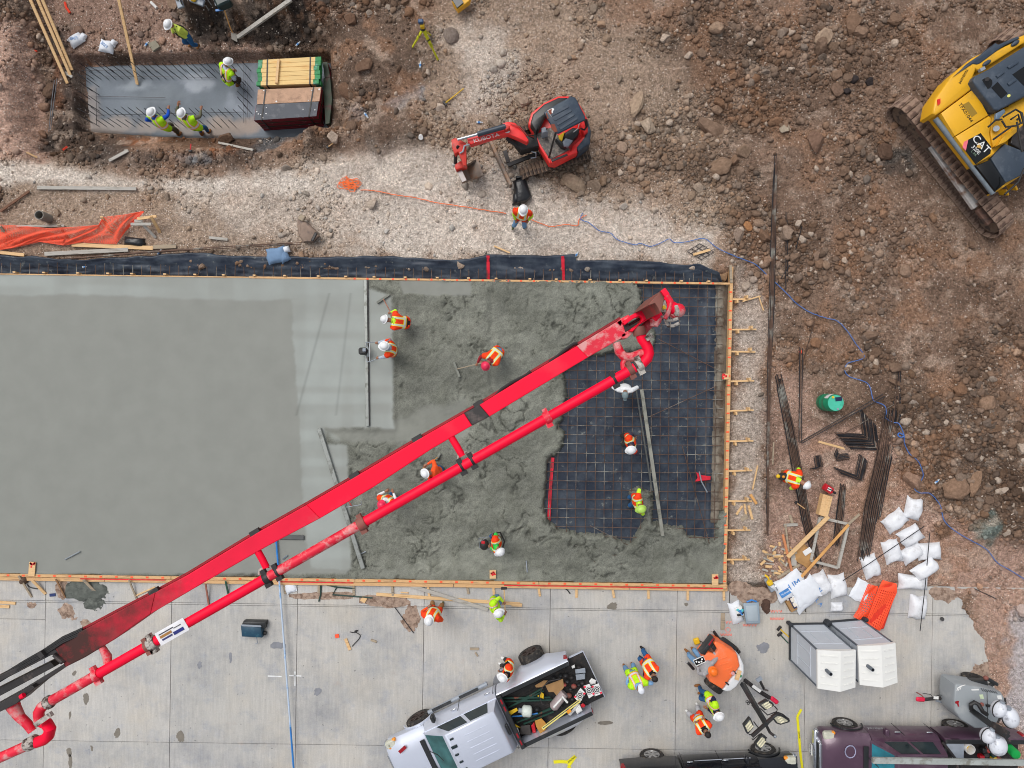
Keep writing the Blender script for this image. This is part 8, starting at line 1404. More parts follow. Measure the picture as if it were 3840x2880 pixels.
cord('long blue hose winding from the light ground down past the sandbags', [(2186, 798), (2178, 822), (2210, 836), (2250, 866), (2290, 874), (2315, 898), (2380, 918), (2400, 912), (2438, 924), (2480, 910), (2510, 896), (2530, 910), (2580, 906), (2640, 894), (2690, 930), (2760, 962), (2830, 990), (2880, 1034), (2940, 1090), (2990, 1140), (3040, 1172), (3096, 1192), (3140, 1204), (3176, 1240), (3210, 1290), (3240, 1332), (3228, 1348), (3180, 1362), (3168, 1388), (3186, 1412), (3240, 1430), (3262, 1450), (3276, 1500), (3316, 1520), (3324, 1548), (3320, 1566), (3350, 1584), (3372, 1590), (3390, 1630), (3392, 1660), (3410, 1700), (3444, 1730), (3460, 1770), (3458, 1796), (3430, 1830), (3450, 1848), (3490, 1852), (3526, 1896), (3540, 1950), (3580, 1990), (3640, 2026), (3700, 2060), (3740, 2110), (3800, 2145), (3860, 2184)], .014, BHOSE, 'blue_hose', 'hose', 5, 2)
cord('small loop in a spare length of blue hose near the soil heap', [(3390, 1632), (3372, 1624), (3368, 1634), (3380, 1640), (3392, 1634)], .02, BHOSE, 'hose_loop', 'hose', 5, 1)
cord('loop of black cable on the pavement left of the worker in orange', [(1312, 2370), (1330, 2372), (1342, 2364), (1330, 2368), (1350, 2382), (1344, 2398), (1320, 2424)], .014, BLK, 'black_cable', 'cable', 5, 1); cord('short black hose end lying under the south form', [(2022, 2206), (2050, 2202), (2100, 2204), (2124, 2210), (2138, 2226)], .02, BLK, 'black_hose', 'hose', 5, 1); cord('black cable with red end hanging over the left stakes of the south form', [(52, 2162), (76, 2176), (100, 2190), (112, 2202), (140, 2208)], .018, BLK, 'black_cable', 'cable', 4, 1)
for a, b, c, lab in (((1204, 2190), (1202, 2230), (1195, 2256), 'dark green angle iron standing at the south form'), ((1214, 2191), (1262, 2202), (1330, 2207), 'upper dark green angle iron lying along the south form'), ((1264, 2200), (1247, 2230), (1396, 2242), 'bent dark green angle iron lying on the pavement')): T(MB().tube([P(*a, .04), P(*b, .04), P(*c, .04)], .025, 4).build('angle_iron', M('green_angle', srgb(44, 70, 64), .5, 0, .1, 4)), lab, 'angle iron')
CTAPE = M('caution_yellow', srgb(236, 226, 24), .5, 0, .05, 6)
def ctape(label, pts, w_):
 t = thing('caution_tape', label, 'tape', tuple(P(*pts[0], 0))); V = [P(x, y, .02 + .015 * (i % 2)) for i, (x, y) in enumerate(pts)]; m_ = MB()
 for i in range(len(V) - 1): d = (V[i + 1] - V[i]).normalized(); s_ = Vector((-d.y, d.x, 0)) * w_; m_.prism([V[i] - s_, V[i + 1] - s_, V[i + 1] + s_, V[i] + s_], [p - Vector((0, 0, .006)) for p in (V[i] - s_, V[i + 1] - s_, V[i + 1] + s_, V[i] + s_)])
 m_.build('strip', CTAPE, t); k = len(V) // 2; an = math.atan2(V[k].y - V[k - 1].y, V[k].x - V[k - 1].x); put_text('CAUTION', w_ * 1.3, BLK, (V[k] + V[k - 1]) / 2 + Vector((0, 0, .018)), an, t)
ctape('crumpled yellow caution tape on the pavement between the trucks', [(2076, 2858), (2100, 2856), (2130, 2858), (2158, 2836), (2148, 2850), (2132, 2872), (2140, 2890)], .055); ctape('long yellow caution tape hanging down the pavement left of the purple pickup', [(3005, 2660), (2990, 2688), (2994, 2730), (2998, 2780), (3002, 2830), (3010, 2890)], .04)
# containers and loose things
tc_ = thing('tool_case', 'dark teal wheeled tool case lying on the pavement', 'tool case', tuple(P(945, 2362, 0))); TEALB = M('teal_case', srgb(26, 66, 88), .45, 0, .12, 3, dirt=srgb(50, 96, 112), dirtamt=.3); MB().pp([(902, 2346), (978, 2352), (982, 2392), (906, 2388)], .3, .02, bev=.03).build('lid', TEALB, tc_, True); MB().pp([(912, 2330), (996, 2332), (992, 2360), (978, 2352), (904, 2346)], .26, .02, bev=.03).build('back', BLKP, tc_, True); MB().pp([(906, 2342), (978, 2346), (980, 2352), (905, 2348)], .315, .28).build('trim', GRYP, tc_)
for x, y in ((994, 2334), (990, 2374)): MB().cyl(P(x, y, .1), P(x + 8, y, .1), .07, 12).build('wheel', BLK, tc_, True)
MB().tube([P(962, 2390, .2), P(966, 2412, .1), P(958, 2412, .1)], .015, 6).build('handle', GRYP, tc_)
br_ = thing('plastic_drum', 'green plastic drum standing in the rebar yard', 'drum', tuple(P(3134, 1511, .88)[:2]) + (0,)); bc = P(3134, 1511, .88); DG = M('drum_green', srgb(20, 128, 92), .4, 0, .08, 3); DT = M('drum_top_green', srgb(74, 190, 160), .45, 0, .12, 3, dirt=srgb(40, 150, 120), dirtamt=.3); MB().lathe((bc.x, bc.y, 0), [(.24, 0), (.285, .03), (.29, .25), (.30, .27), (.29, .29), (.29, .58), (.30, .6), (.29, .62), (.285, .84), (.25, .88)], 24).build('barrel', DG, br_, True); MB().cyl((bc.x, bc.y, .881), (bc.x, bc.y, .89), .262, 24).build('lid', DT, br_)
MB().box((bc.x + .09, bc.y + .13, .897), (.22, .13, .012), .1).build('lid_label', M('navy_label', srgb(24, 36, 70), .4), br_); MB().cyl((bc.x + .06, bc.y - .2, .89), (bc.x + .06, bc.y - .2, .92), .035, 10).build('bung', GRYP, br_); MB().cyl((bc.x - .1, bc.y + .19, .89), (bc.x - .1, bc.y + .19, .92), .04, 10).build('bung', YEL, br_); lb_ = MB(); lb_.add([(bc.x + .293 * math.cos(a), bc.y + .293 * math.sin(a), z) for z in (.55, .85) for a in np.linspace(1.7, 2.6, 7)], [(k, k + 1, k + 8, k + 7) for k in range(6)]); lb_.build('drum_label', WHT, br_)
tt_ = thing('storage_tote', 'translucent grey storage tote with blue handle on the pavement', 'tote', tuple(P(2820, 2295, 0))); TOT = M('tote_grey', srgb(142, 158, 170), .4, 0, .06, 4); MB().prism([P(a, b, .38) for a, b in ((2786, 2262), (2846, 2258), (2852, 2338), (2798, 2340))], [P(a, b, 0) for a, b in ((2788, 2262), (2840, 2258), (2846, 2332), (2796, 2334))], bev=.03).build('body', TOT, tt_, True); MB().pp([(2796, 2272), (2840, 2270), (2844, 2328), (2804, 2330)], .395, .36, bev=.01).build('lid_panel', M('tote_lid', srgb(164, 176, 184), .4, 0, .05, 4), tt_, True); MB().tube([P(2800, 2258, .36), P(2818, 2250, .38), P(2838, 2256, .36)], .03, 8).build('handle', BLU, tt_, True)
lb2 = thing('laundry_bag', 'white bag with an open basket of blue gear beside the storage tote', 'bag', tuple(P(2762, 2296, 0))); MB().v; pillow(P(2758, 2296, 0), .40, .72, .25, .12, 101, 10, 9).build('sack', CBAG, lb2, True); MB().pp([(2756, 2282), (2782, 2274), (2792, 2308), (2766, 2318)], .2, .05, bev=.02).build('basket', WHT, lb2, True)
for k in range(9): MB().ball(P(2774 + rs.uniform(-11, 11), 2296 + rs.uniform(-13, 13), .2), (.06, .05, .04), 7).build('gear', (BLU, M('aqua', srgb(90, 190, 200), .5), BLKP)[k % 3], lb2)
ch = thing('charger', 'small yellow battery charger with a cord on the pavement', 'charger', tuple(P(2612, 2404, 0))); MB().box(P(2612, 2404, .08), (.2, .2, .14), .3, bev=.03).build('casing', YEL, ch, True); MB().tube([P(2622, 2402, .06), P(2640, 2412, .02), P(2656, 2396, .02)], .012, 6).build('cord', BLK, ch)
jk = thing('jacket', 'grey blue jacket dropped on the plastic skirt', 'jacket', tuple(P(1040, 955, .2))); JB = M('jacket_blue', srgb(112, 140, 172), .85, 0, .1, 4, .4, 14); pillow(P(1038, 958, .18), .66, .52, .2, .15, 111).build('cloth', JB, jk, True); pillow(P(1064, 962, .16), .34, .4, .6, .13, 112, 9, 9).build('sleeve', JB, jk, True); T(pillow(P(1075, 936, .16), .22, .22, .3, .1, 113, 8, 8).build('white_cloth', CBAG, None, True), 'crumpled white cloth beside the dropped jacket', 'cloth')
BBAG = M('black_plastic_bag', srgb(28, 30, 34), .35, 0, .2, 6, .5, 12); bb_ = thing('pipe_wrap', 'black plastic wrapped bundle below the mini excavator tracks', 'bundle', tuple(G(1958, 708))); MB().prism([G(*q1(a, b), .34) for a, b in ((985, 1290), (1105, 1230), (1150, 1290), (1225, 1500), (1160, 1570), (1030, 1590), (1000, 1420))], [G(*q1(a, b), 0) for a, b in ((965, 1290), (1105, 1215), (1160, 1290), (1235, 1500), (1160, 1580), (1010, 1600), (985, 1420))], bev=.12).build('wrap', BBAG, bb_, True); pillow(G(*q1(1030, 1520), .05), .3, .5, -.1, .2, 121, 9, 9).build('flap', BBAG, bb_, True); MB().pp([q1(a, b) for a, b in ((1010, 1215), (1105, 1205), (1110, 1235), (1015, 1255))], .3, .05, bev=.03).build('open_end', GLB, bb_)
T(pillow(G(507, 908, .02), .7, .3, -.1, .16, 131).build('black_bag', BBAG, None, True), 'crumpled black plastic bag under the end of the mesh fence', 'bag')
for x, y, w_, h_, an, lab in ((288, 152, 56, 42, .6, 'white printed bag with blue letters left of its twin in the excavation'), (402, 176, 54, 46, -.2, 'white printed bag with blue letters under the single long board')):
 p = G(x, y, .02); o = pillow(p, PX(w_), PX(h_), an, .14, int(x), 10, 9).build('plastic_bag', CBAG, None, True); T(o, lab, 'bag'); put_text('LIVE', .15, BINK, p + Vector((0, 0, .19)), an + 2.6, o); ex2 = pillow(p + Vector((.25, .12, 0)), .22, .2, 1.0, .1, int(y), 7, 7).build('bag_corner', CBAG, o, True)
cu_ = thing('pipe_stub', 'short upright grey pipe stub standing in the rubble at left', 'pipe', tuple(P(160, 812, 0))); pc = P(146, 806, .5); pm = MB(); pm.lathe((pc.x, pc.y, 0), [(.155, -.1), (.155, .5), (.132, .5), (.13, .1)], 20); pm.build('pipe', M('pipe_grey', srgb(138, 134, 126), .7, 0, .12, 4), cu_, True); MB().cyl((pc.x, pc.y, .1), (pc.x, pc.y, .11), .13, 16).build('dark_bore', BLK, cu_)
eb = thing('digger_bucket', 'mud caked digger bucket lying on the rubble north of the skirt', 'bucket', tuple(G(1150, 880))); e0 = [(1120, 822), (1150, 836), (1178, 860), (1196, 884), (1172, 906), (1140, 906), (1122, 880), (1118, 846)]; MB().prism([G(a, b, .34) for a, b in e0], [G(a + (a - 1150) * .12, b + (b - 870) * .12, .0) for a, b in e0], bev=.06).build('shell', M('mud_caked_steel', srgb(146, 126, 112), .85, .1, .2, 5, .5, 12, dirt=srgb(108, 96, 90), dirtamt=.4, dscale=4), eb, True); MB().bar(G(1124, 812, .3), G(1142, 822, .32), .2, .14, bev=.02).build('lug', OLDW, eb); MB().bar(G(1186, 872, .34), G(1170, 904, .34), .1, .06, bev=.02).build('lip', DKS, eb)
mg = thing('mesh_scrap', 'small piece of welded wire mesh on the light ground beside the blue hose', 'wire mesh', tuple(G(2635, 942)))
for k in range(5): MB().tube([G(2578 + 13 * k, 942 + 8 * k, .04), G(2625 + 13 * k, 912 + 8 * k, .05)], .01, 5).build('wire', RBD, mg)
for k in range(4): MB().tube([G(2578 + 15 * k, 943 - 10 * k, .05), G(2632 + 15 * k, 975 - 10 * k, .05)], .01, 5).build('wire', RBD, mg)
plank('pointed yellow stake on the piece of wire mesh', (2600, 955), (2664, 936), 9, PINE, lift=.06)
gn = thing('generator', 'dark green generator and cables at the top edge beside the shovel', 'generator', tuple(P(835, 10, 0))); MB().box(P(838, 8, .2), (.5, .36, .4), .4, bev=.06).build('casing', M('generator_green', srgb(22, 44, 44), .4, 0, .15, 4), gn, True); MB().lathe(P(820, 8, .25), [(.1, -.02), (.15, 0), (.15, .06), (.1, .08)], 16, axis=Vector((-.6, 0, .8))).build('wheel', GRYP, gn, True); MB().box(P(822, 38, .1), (.24, .06, .04), .15).build('label_plate', BLU, gn); MB().tube([P(780, 0, .1), P(794, 20, .1), P(784, 40, .0), P(772, 20, 0)], .02, 7).build('cable', BLK, gn, True)
mini_saw('yellow power tool at the top edge left of the generator', 672, 4, .3, 'power_tool', 'power tool', .0); mini_saw('second yellow power tool at the top edge nearer the generator', 740, 4, 1.2, 'power_tool', 'power tool', .0)
for x, y, an, lab in ((1576, 243, 1.5, 'clear water bottle on the dark soil below the survey tripod'), (1798, 459, .0, 'clear water bottle left of the mini excavator arm'), (597, 946, .9, 'clear water bottle beside the sawhorse of the mesh fence'), (320, 1000, .2, 'clear water bottle between skirt and yellow board'), (2162, 955, 1.0, 'clear water bottle on the edge of the plastic skirt'), (3514, 1805, .7, 'clear water bottle on the brown heap below the clods'), (1117, 165, .8, 'clear water bottle behind the lumber stack'), (1373, 432, -.9, 'crushed white bottle beside the grey puddle'), (550, 165, .9, 'crushed bottle beside the grey blocks')):
 c = G(x, y, .05); d = Vector((math.cos(an), math.sin(an), 0)); t = thing('water_bottle', lab, 'bottle', tuple(c)); MB().tube([c - d * .1, c - d * .09, c + d * .05, c + d * .08, c + d * .1], [.028, .034, .034, .016, .014], 10).build('body', M('clear_plastic', srgb(196, 208, 218), .15, 0, .08, 8), t, True); MB().tube([c + d * .1, c + d * .12], .018, 8).build('lid', WHT, t); MB().tube([c - d * .05, c + d * .02], .0355, 10).build('wrapper', BINK, t)
for x, y, r, lab in ((575, 166, .1, 'upper grey paving block near the man in lime shirt'), (584, 178, .3, 'lower grey paving block near the man in lime shirt')): T(MB().box(G(x, y, .08), (.3, .16, .1), r + .3, bev=.01).build('block', M('block_grey', srgb(134, 128, 112), .9, 0, .15, 6)), lab, 'block')
T(MB().tube([G(1578, 510, .03), G(1578, 516, .2)], [.07, .08], 12).build('white_cup', WHT), 'small white cup left of the mini excavator bucket', 'cup'); T(MB().box(P(197, 2231, .015), (.2, .1, .02), .1).build('blue_rag', M('dark_blue_rag', srgb(42, 58, 108), .8)), 'small dark blue rag on the pavement by the concrete spill', 'rag'); T(MB().box(P(1264, 2385, .02), (.13, .12, .03), .2).build('orange_tag', NET), 'small orange tag beside the short thick wood block', 'tag'); T(MB().box(G(3002, 1320, .05), (.09, .1, .04), .2).build('orange_tag', NET), 'orange plastic tag at the rusty rebar end', 'tag')
T(MB().cyl(P(3532, 2320, 0), P(3534, 2322, .12), .06, 12).build('black_plug', BLK, None, True), 'small black pipe cap on the right part of the pavement', 'cap'); T(pillow(P(1090, 2203, 0), .38, .34, .4, .05, 151, 8, 8).build('white_sheet', CBAG), 'white paper sheet on the pavement under the boom pipe', 'sheet')
FL = M('orange_flagging', srgb(255, 76, 50), .6)
for L_, lab in (([(243, 8), (248, 28), (262, 48)], 'orange flagging strip at the top of the excavation'), ([(103, 184), (120, 184), (138, 194)], 'orange flagging strip on the left slope of the excavation, the upper one'), ([(72, 420), (92, 426), (110, 436)], 'orange flagging strip on the left slope of the excavation, the lower one'), ([(236, 562), (252, 550)], 'orange flagging strip below the excavation')): T(MB().tube([G(x, y, .05) for x, y in L_], .04, 4).build('flagging', FL), lab, 'flagging')
T(MB().tube([G(566, 8, .05), G(588, 30, .05)], .05, 8).build('spray_can', WHT, None, True), 'white spray can with red lid at the top of the excavation', 'spray can'); hammer('red handled hammer in the grey slurry below the blinding slab', (714, 566), (716, 540), REDT, hw_=.12)
# spilled fresh concrete and soil on the pavement
def blob(name, cx_, cy_, rx_, ry_, h_, mat, seed, kind='structure', z0=.0):
 n = 40; k = PX(1); u, v = np.meshgrid(np.linspace(-1.3, 1.3, n), np.linspace(-1.3, 1.3, n)); c = P(cx_, cy_, 0); x = c.x + u * rx_ * k; y = c.y - v * ry_ * k; R_ = max(rx_, ry_) * k; d = np.sqrt(u * u + v * v) + 1.3 * fbm(x + seed, y, max(1.1, .9 / R_), 4, seed) + .5 * fbm(x, y + seed, max(4, 3 / R_), 3, seed + 1); z = z0 + h_ * np.clip(1 - d, -.15, 1) ** 1 + h_ * .5 * fbm(x, y, 5, 4, seed + 2) * (d < 1); o = grid_mesh(name, x, y[::1], np.where(d < 1.02, np.maximum(z, z0 + .003), z0 - .03), keep=(d < 1.1), mat=mat, kind=kind); return o
SPM = M('wet_spill', srgb(92, 96, 90), .8, 0, .25, 5, .9, 12, dirt=srgb(66, 70, 66), dirtamt=.35, dscale=4); DIRT = M('dirt_spill', srgb(160, 138, 122), .95, 0, .3, 7, .8, 14, dirt=srgb(120, 98, 84), dirtamt=.45, dscale=6); DDIRT = M('dark_dirt', srgb(84, 62, 52), .95, 0, .3, 7, .8, 14)
for a in ((325, 2218, 74, 46, .12, SPM, 3, 'concrete_spill'), (352, 2262, 34, 26, .1, SPM, 8, 'concrete_spill'), (248, 2300, 34, 36, .05, DIRT, 5, 'soil_spill'), (236, 2210, 22, 40, .03, DIRT, 12, 'soil_spill'), (326, 2346, 24, 18, .04, DIRT, 14, 'soil_spill'), (118, 2272, 20, 14, .02, DIRT, 15, 'soil_spill'), (1545, 2320, 34, 40, .015, DIRT, 16, 'soil_spill'), (2770, 2210, 40, 26, .05, DIRT, 18, 'soil_spill'), (2845, 2240, 70, 30, .03, DIRT, 17, 'soil_spill'), (2872, 2270, 20, 26, .08, DDIRT, 19, 'soil_spill'), (3560, 2230, 70, 30, .02, DIRT, 21, 'soil_spill'), (3680, 2520, 50, 40, .02, DIRT, 23, 'soil_spill'), (3745, 2545, 22, 18, .02, DIRT, 24, 'soil_spill'), (3300, 2195, 200, 10, .03, DIRT, 26, 'soil_spill'), (1240, 2235, 120, 16, .008, DIRT, 31, 'soil_spill'), (1440, 2255, 90, 20, .008, DIRT, 32, 'soil_spill')): blob(a[7], *a[:6], a[6])
STN = M('stain_and_shade', srgb(122, 116, 106), .7, 0, .12, 6); DSTN_SHADE = M('dark_stain_and_shade', srgb(132, 134, 140), .8, 0, .1, 6)
for i, (x, y, rx_, ry_, m_) in enumerate([(324, 2620, 11, 20, STN), (262, 2680, 5, 16, STN), (442, 2746, 14, 26, STN), (678, 2762, 13, 20, STN), (260, 2820, 10, 16, STN), (264, 2858, 7, 24, STN), (344, 2806, 6, 10, STN), (2296, 2274, 16, 14, STN), (2572, 2266, 8, 8, STN), (748, 2494, 10, 14, DSTN_SHADE), (865, 2470, 7, 24, DSTN_SHADE), (1048, 2420, 26, 12, DSTN_SHADE), (1192, 2592, 13, 13, DSTN_SHADE), (278, 2526, 8, 10, STN), (1862, 2560, 14, 40, DSTN_SHADE), (2270, 2710, 34, 8, STN), (2860, 2430, 24, 26, DSTN_SHADE)]): blob('stain_and_shade', x, y, rx_, ry_, .003, m_, 50 + i, z0=.001)  # the patch beside the silver pickup paints its shade; the others are stains
PINKP = M('pink_spray_paint', srgb(246, 138, 124), .8); rp = random.Random(2); sp = MB()
def stroke(L_):
 V = [P(x, y, .004) for x, y in L_]
 for i in range(len(V) - 1): d = (V[i + 1] - V[i]).normalized(); s_ = Vector((-d.y, d.x, 0)) * .012; sp.quad([V[i] - s_, V[i + 1] - s_, V[i + 1] + s_, V[i] + s_])
for x, y, n in ((2722, 2334, 5), (2786, 2344, 5), (2702, 2380, 4), (2890, 2292, 4), (2888, 2320, 5)):
 for k in range(n): q = x + k * 11; stroke([(q, y - 5), (q + 3, y + 5), (q + 7, y - 4), (q + 9, y + 5)][:rp.choice((3, 4))])
stroke([(2730 + 9 * math.cos(a), 2362 + 9 * math.sin(a)) for a in np.linspace(0, 6.3, 14)]); tag(sp.build('paint_scribble', PINKP, pave), kind='structure')
WCH = M('white_chalk', srgb(222, 224, 224), .9)
for a, b in (((1004, 2535), (1056, 2537)), ((1084, 2533), (1130, 2535)), ((1106, 2518), (1106, 2572))): MB().bar(P(*a, .002), P(*b, .002), .04, .004).build('chalk_mark', WCH, pave)
# loads in the truck beds
def W(a, b): return (1900 + a * .31496, 2520 + b * .31496)          # pixels of a close view of the silver pickup bed
BZ0 = .89
for a, b, c, d_, lab, k in ((10, 430, 430, 190, 'upper green steel post in the silver pickup bed', 0), (-60, 350, 560, 330, 'level green steel post in the silver pickup bed', 1), (40, 410, 440, 225, 'green steel post beside the upper one in the silver pickup bed', 0), (-40, 310, 520, 300, 'topmost green steel post against the cab in the silver pickup bed', 1), (120, 600, 620, 400, 'lower green steel post in the silver pickup bed', 0), (230, 560, 640, 380, 'green steel post under the clear jug in the silver pickup bed', 0), (200, 620, 560, 470, 'lowest green steel post in the silver pickup bed', 1)):
 T(MB().bar(P(*W(a, b), BZ0 + .1), P(*W(c, d_), BZ0 + .14), .05, .04).build('steel_post', M('post_green', srgb(24, 62, 52), .5, 0, .15, 5, dirt=srgb(150, 70, 50), dirtamt=.15)), lab, 'post', 'green posts in the silver pickup bed')
CARD = M('cardboard', None)
def flat(nm, lab, cat, L_, z, th, m, bev=.01, f=W, group=None): o = MB().prism([P(*f(a, b), z + th) for a, b in L_], [P(*f(a, b), z) for a, b in L_], bev=bev).build(nm, m); return T(o, lab, cat, group)
flat('cardboard_box', 'flattened cardboard box in the silver pickup bed', 'cardboard', [(460, 160), (670, 80), (685, 180), (600, 290), (560, 240), (500, 240)], 1.05, .08, CARD); flat('cardboard_flap', 'torn cardboard flap left of the flattened box', 'cardboard', [(335, 160), (440, 100), (490, 100), (430, 180), (350, 185)], 1.0, .05, CARD); flat('cardboard_carton', 'brown carton standing open near the cab of the silver pickup', 'carton', [(335, 580), (415, 550), (470, 610), (465, 690), (400, 735), (350, 650)], 1.0, .25, M('amber_card', srgb(186, 134, 62), .8, 0, .1, 5), .03); flat('red_cloth', 'red cloth beside the brown carton', 'cloth', [(290, 640), (330, 590), (340, 650), (350, 720), (310, 730)], .95, .15, REDT, .04); flat('grey_crate', 'dark grille crate in the front corner of the pickup bed', 'crate', [(165, 640), (280, 630), (290, 750), (160, 740)], .9, .2, M('crate_grey', srgb(64, 60, 58), .7, 0, .2, 8), .02)
pt_ = thing('propane_tank', 'white propane tank lying in the silver pickup bed', 'gas tank', tuple(P(*W(235, 465), 1.1))); a_, b_ = P(*W(178, 462), 1.12), P(*W(302, 470), 1.12); MB().tube([a_, a_.lerp(b_, .08), a_.lerp(b_, .2), a_.lerp(b_, .8), a_.lerp(b_, .92), b_], [.09, .15, .185, .185, .15, .09], 18).build('tank', M('tank_white', srgb(208, 216, 208), .45, 0, .04, 4), pt_, True); MB().tube([P(*W(178, 462), 1.12), P(*W(140, 455), 1.12)], .08, 12).build('collar', GRYP, pt_, True)
jg = thing('clear_jug', 'clear plastic cylinder with a white pump in the pickup bed', 'cylinder', tuple(P(*W(610, 370), 1.1))); MB().tube([P(*W(540, 430), 1.15), P(*W(560, 410), 1.15), P(*W(690, 250), 1.15)], [.1, .16, .15], 16).build('body', M('dusty_plastic', srgb(160, 146, 146), .3, 0, .1, 5), jg, True); MB().tube([P(*W(560, 420), 1.3), P(*W(650, 320), 1.3), P(*W(660, 290), 1.32), P(*W(725, 365), 1.32)], .035, 8).build('pump', WHT, jg, True)
lv = thing('ruler_board', 'long yellow marked ruler lying across the pickup bed', 'ruler', tuple(P(*W(640, 510), 1.45))); MB().bar(P(*W(425, 675), 1.42), P(*W(870, 340), 1.5), .09, .03).build('ruler', M('ruler_yellow', srgb(228, 214, 120), .5, 0, .05, 5), lv); MB().bar(P(*W(430, 668), 1.44), P(*W(864, 341), 1.52), .02, .012).build('scale_marks', M('dark_ink', None), lv); MB().box(P(*W(742, 468), 1.5), (.14, .11, .04), .55, bev=.01).build('orange_tool', M('tool_orange', srgb(230, 150, 40), .5), lv)
for i, (L_, lab) in enumerate([([(1010, 165), (1095, 135), (1138, 258), (1050, 290)], 'white pizza style box with a ring print, nearest the open tailgate edge'), ([(915, 165), (985, 140), (1048, 270), (980, 315)], 'white box with a ring print in the middle of three'), ([(800, 300), (880, 190), (940, 250), (870, 375)], 'white box with a ring print, the left one beside the ruler')]):
 bx_ = flat('food_box', lab, 'box', L_, 1.28 + .05 * i, .05, WHT, .004); c = sum((P(*W(a, b), 1.335 + .05 * i) for a, b in L_), Vector()) / 4
 for r0, r1, m_ in ((.125, .11, BLK), (.085, .055, BLK), (.03, .005, BLK)):
  rg = MB(); N = 20; rg.add([c + Vector((r * math.cos(2 * math.pi * k / N), r * math.sin(2 * math.pi * k / N), 0)) for r in (r0, r1) for k in range(N)], [(k, (k + 1) % N, N + (k + 1) % N, N + k) for k in range(N)]); rg.build('ring_print', m_, bx_)
 for a, b in (L_[0], L_[2]): q = P(*W(a, b), 1.334 + .05 * i).lerp(c, .22) + Vector((0, 0, .002)); MB().box(q, (.07, .06, .006), .5).build('red_print', M('print_red', srgb(226, 40, 70), .5), bx_)
flat('white_paper', 'crumpled white paper at the tailgate corner', 'paper', [(980, 110), (1010, 70), (1070, 100), (1060, 140), (1000, 155)], 1.0, .2, WHT, .05); flat('plastic_sack', 'white plastic sack right of the ruler', 'sack', [(730, 510), (840, 370), (880, 390), (760, 520)], 1.1, .2, WHT, .06); flat('white_can', 'white jerry can in the pickup bed', 'can', [(812, 450), (870, 385), (905, 460), (840, 505)], 1.1, .28, WHT, .05); flat('red_spool', 'red spool behind the white jerry can', 'spool', [(880, 385), (910, 370), (940, 395), (925, 425), (890, 420)], 1.1, .25, REDT, .03); flat('grey_case', 'open grey tool case on the tailgate', 'case', [(815, -30), (935, -50), (940, 10), (820, 20)], .95, .18, GRYP, .02); flat('case_lid', 'grey lid of the open tool case', 'lid', [(820, 30), (935, 15), (935, 85), (830, 100)], .95, .08, GRYP, .02); flat('yellow_funnel', 'yellow funnel in the silver pickup bed', 'funnel', [(360, 285), (400, 270), (415, 240), (445, 260), (440, 320), (405, 310)], 1.0, .18, YEL, .03); flat('yellow_case', 'yellow case against the front wall of the pickup bed', 'case', [(20, 470), (120, 425), (135, 460), (50, 515)], 1.0, .2, YEL, .02); flat('white_flask', 'white and blue spray flask near the cab in the bed', 'flask', [(105, 670), (130, 660), (160, 750), (130, 762)], 1.0, .12, WHT, .02); flat('yellow_cone', 'small yellow cone near the cab in the bed', 'cone', [(70, 650), (90, 615), (165, 660), (120, 660)], 1.0, .12, YEL, .02); flat('pale_jug', 'pale lidded jug on the tailgate beside the tail lamp', 'jug', [(770, -70), (810, -90), (815, -50), (780, -40)], .95, .22, WHT, .04)
for i, (a, b, r) in enumerate(((700, 40, 34), (770, 60, 30), (720, 110, 30), (800, 170, 36), (760, 200, 30), (900, 130, 34), (860, 150, 26), (740, 280, 40), (780, 320, 34), (860, -60, 26), (640, 40, 24), (690, 150, 26), (560, 70, 26), (650, 400, 20), (360, 440, 30))): T(MB().ball(P(*W(a, b), 1.02), (PX(r) * .3, PX(r) * .24, .12), 8).build('black_tool', (BLK, DKS, BLKP, RUSTY)[i % 4], None, True), 'dark piece of equipment jumbled in the silver pickup bed', 'tool', 'dark tools in the silver pickup bed')
T(MB().tube([P(*W(a, b), 1.3) for a, b in ((640, 80), (500, 110), (420, 190), (390, 290), (420, 380), (500, 410))], .018, 7).build('hoop', DKS, None, True), 'dark wire hoop lying over the cardboard in the bed', 'hoop'); T(MB().tube([P(*W(60, 530), 1.0), P(*W(200, 520), 1.0), P(*W(370, 492), 1.02)], .025, 7).build('blue_rod', BLU, None, True), 'blue rod under the propane tank', 'rod')
def W2(a, b): return (2880 + a / 2.304, 2160 + b / 2.304)
bm_ = thing('metal_beam', 'long pale metal beam laid over the cab and bed of the purple pickup', 'beam', tuple(P(3560, 2850, 2.0))); MB().bar(P(*W2(900, 1592), 2.05), P(*W2(2260, 1612), 2.05), .18, .1, bev=.01).build('beam', M('galvanised', srgb(176, 182, 178), .5, .3, .1, 2, dirt=srgb(140, 140, 130), dirtamt=.35), bm_); MB().bar(P(*W2(970, 1575), 2.1), P(*W2(2260, 1592), 2.1), .03, .06).build('flange', M('galvanised', None), bm_)
flat('metal_sheet', 'flat grey metal sheet in the purple pickup bed', 'sheet', [(1535, 1440), (1695, 1450), (1690, 1585), (1600, 1585)], 1.38, .03, GRYP, .004, W2)
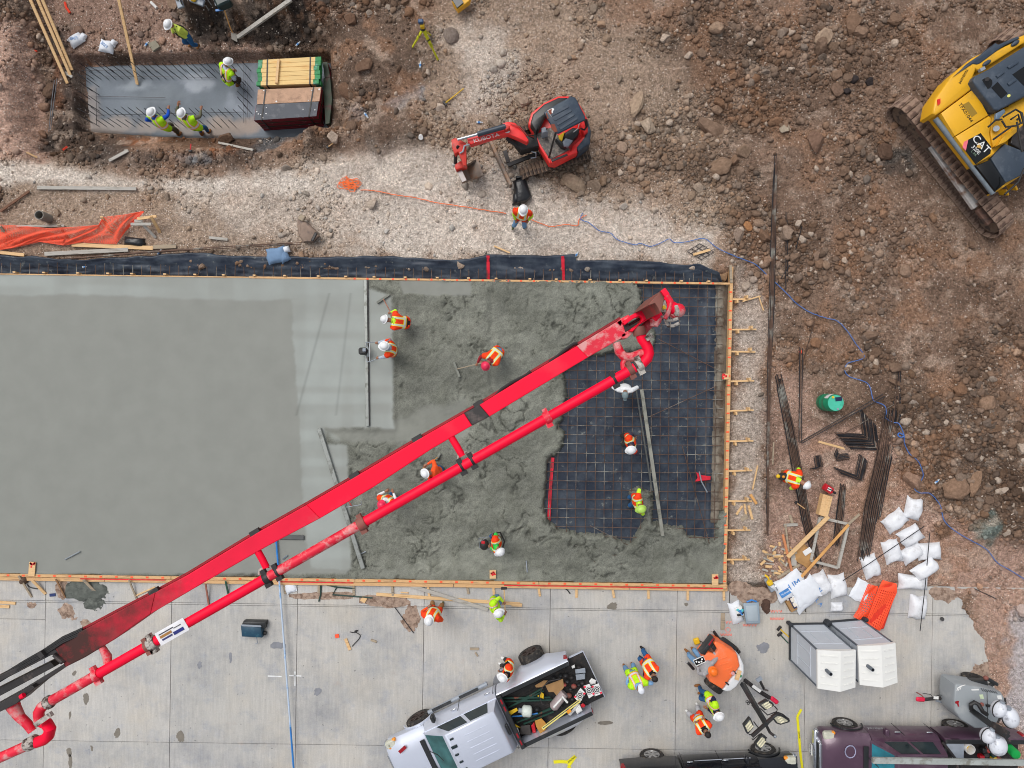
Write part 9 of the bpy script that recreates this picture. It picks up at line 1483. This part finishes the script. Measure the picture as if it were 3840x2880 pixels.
bu = thing('bucket', 'white bucket with yellow band in the purple pickup bed', 'bucket', tuple(P(*W2(1745, 1520), 1.0))); bc = P(*W2(1752, 1502), 1.5); MB().lathe((bc.x, bc.y, 0), [(.13, .9), (.155, 1.5), (.145, 1.5), (.125, 1.0)], 20).build('pail', WHT, bu, True); MB().lathe((bc.x, bc.y, 0), [(.135, .95), (.148, 1.2), (.146, 1.2)], 20).build('yellow_band', YEL, bu, True)
gc_ = thing('gas_cylinder', 'bright green gas cylinder leaning behind the purple pickup bed', 'gas cylinder', tuple(P(*W2(2100, 1500), 1.0))); a_, b_ = P(*W2(2035, 1440), 1.0), P(*W2(2145, 1545), 1.75); GG_ = M('cylinder_green', srgb(28, 160, 76), .35, 0, .1, 3); MB().tube([a_, a_.lerp(b_, .95), b_], [.13, .15, .13], 18).build('cylinder', GG_, gc_, True)
T(MB().tube([P(*W2(a, b), 1.42) for a, b in ((1510, 1440), (1560, 1500), (1620, 1580), (1640, 1660))], .045, 6).build('tied_straps', DKS, None, True), 'dark straps tied over the corner of the purple pickup bed', 'straps')
for i, (a, b, m_) in enumerate(((1840, 1560, REDT), (1880, 1540, DKS), (1900, 1500, RUSTY), (1950, 1575, YEL), (1990, 1580, RUSTY), (1860, 1500, BLKP), (1940, 1540, M('green_box', srgb(40, 70, 60), .5)))): T(MB().box(P(*W2(a, b), 1.05), (.16, .14, .2), .3 * i, bev=.03).build('loose_gear', m_, None, True), 'loose piece of gear behind the bucket in the purple pickup bed', 'gear', 'loose gear in the purple pickup bed')
ph = thing('phone', 'dark handheld device held by the person beside the silver pickup', 'device', tuple(P(1881, 2511, 1.25))); MB().box(P(1881, 2511, 1.26), (.17, .1, .03), .4, bev=.008).build('casing', GLB, ph); MB().box(P(1881, 2511, 1.278), (.14, .07, .006), .4).build('screen', GRYP, ph)
tb = thing('tool_bag', 'black tool bag with yellow clip on the hip of the bending rebar worker', 'tool bag', tuple(P(2936, 1787, .9))); MB().box(P(2936, 1787, .95), (.3, .22, .26), .2, bev=.06).build('bag', BLK, tb, True); MB().ball(P(2918, 1786, 1.0), .07, 10).build('clip', YEL, tb, True); MB().ball(P(2938, 1788, 1.1), .05, 8).build('pouch_tag', M('tool_orange', None), tb, True)
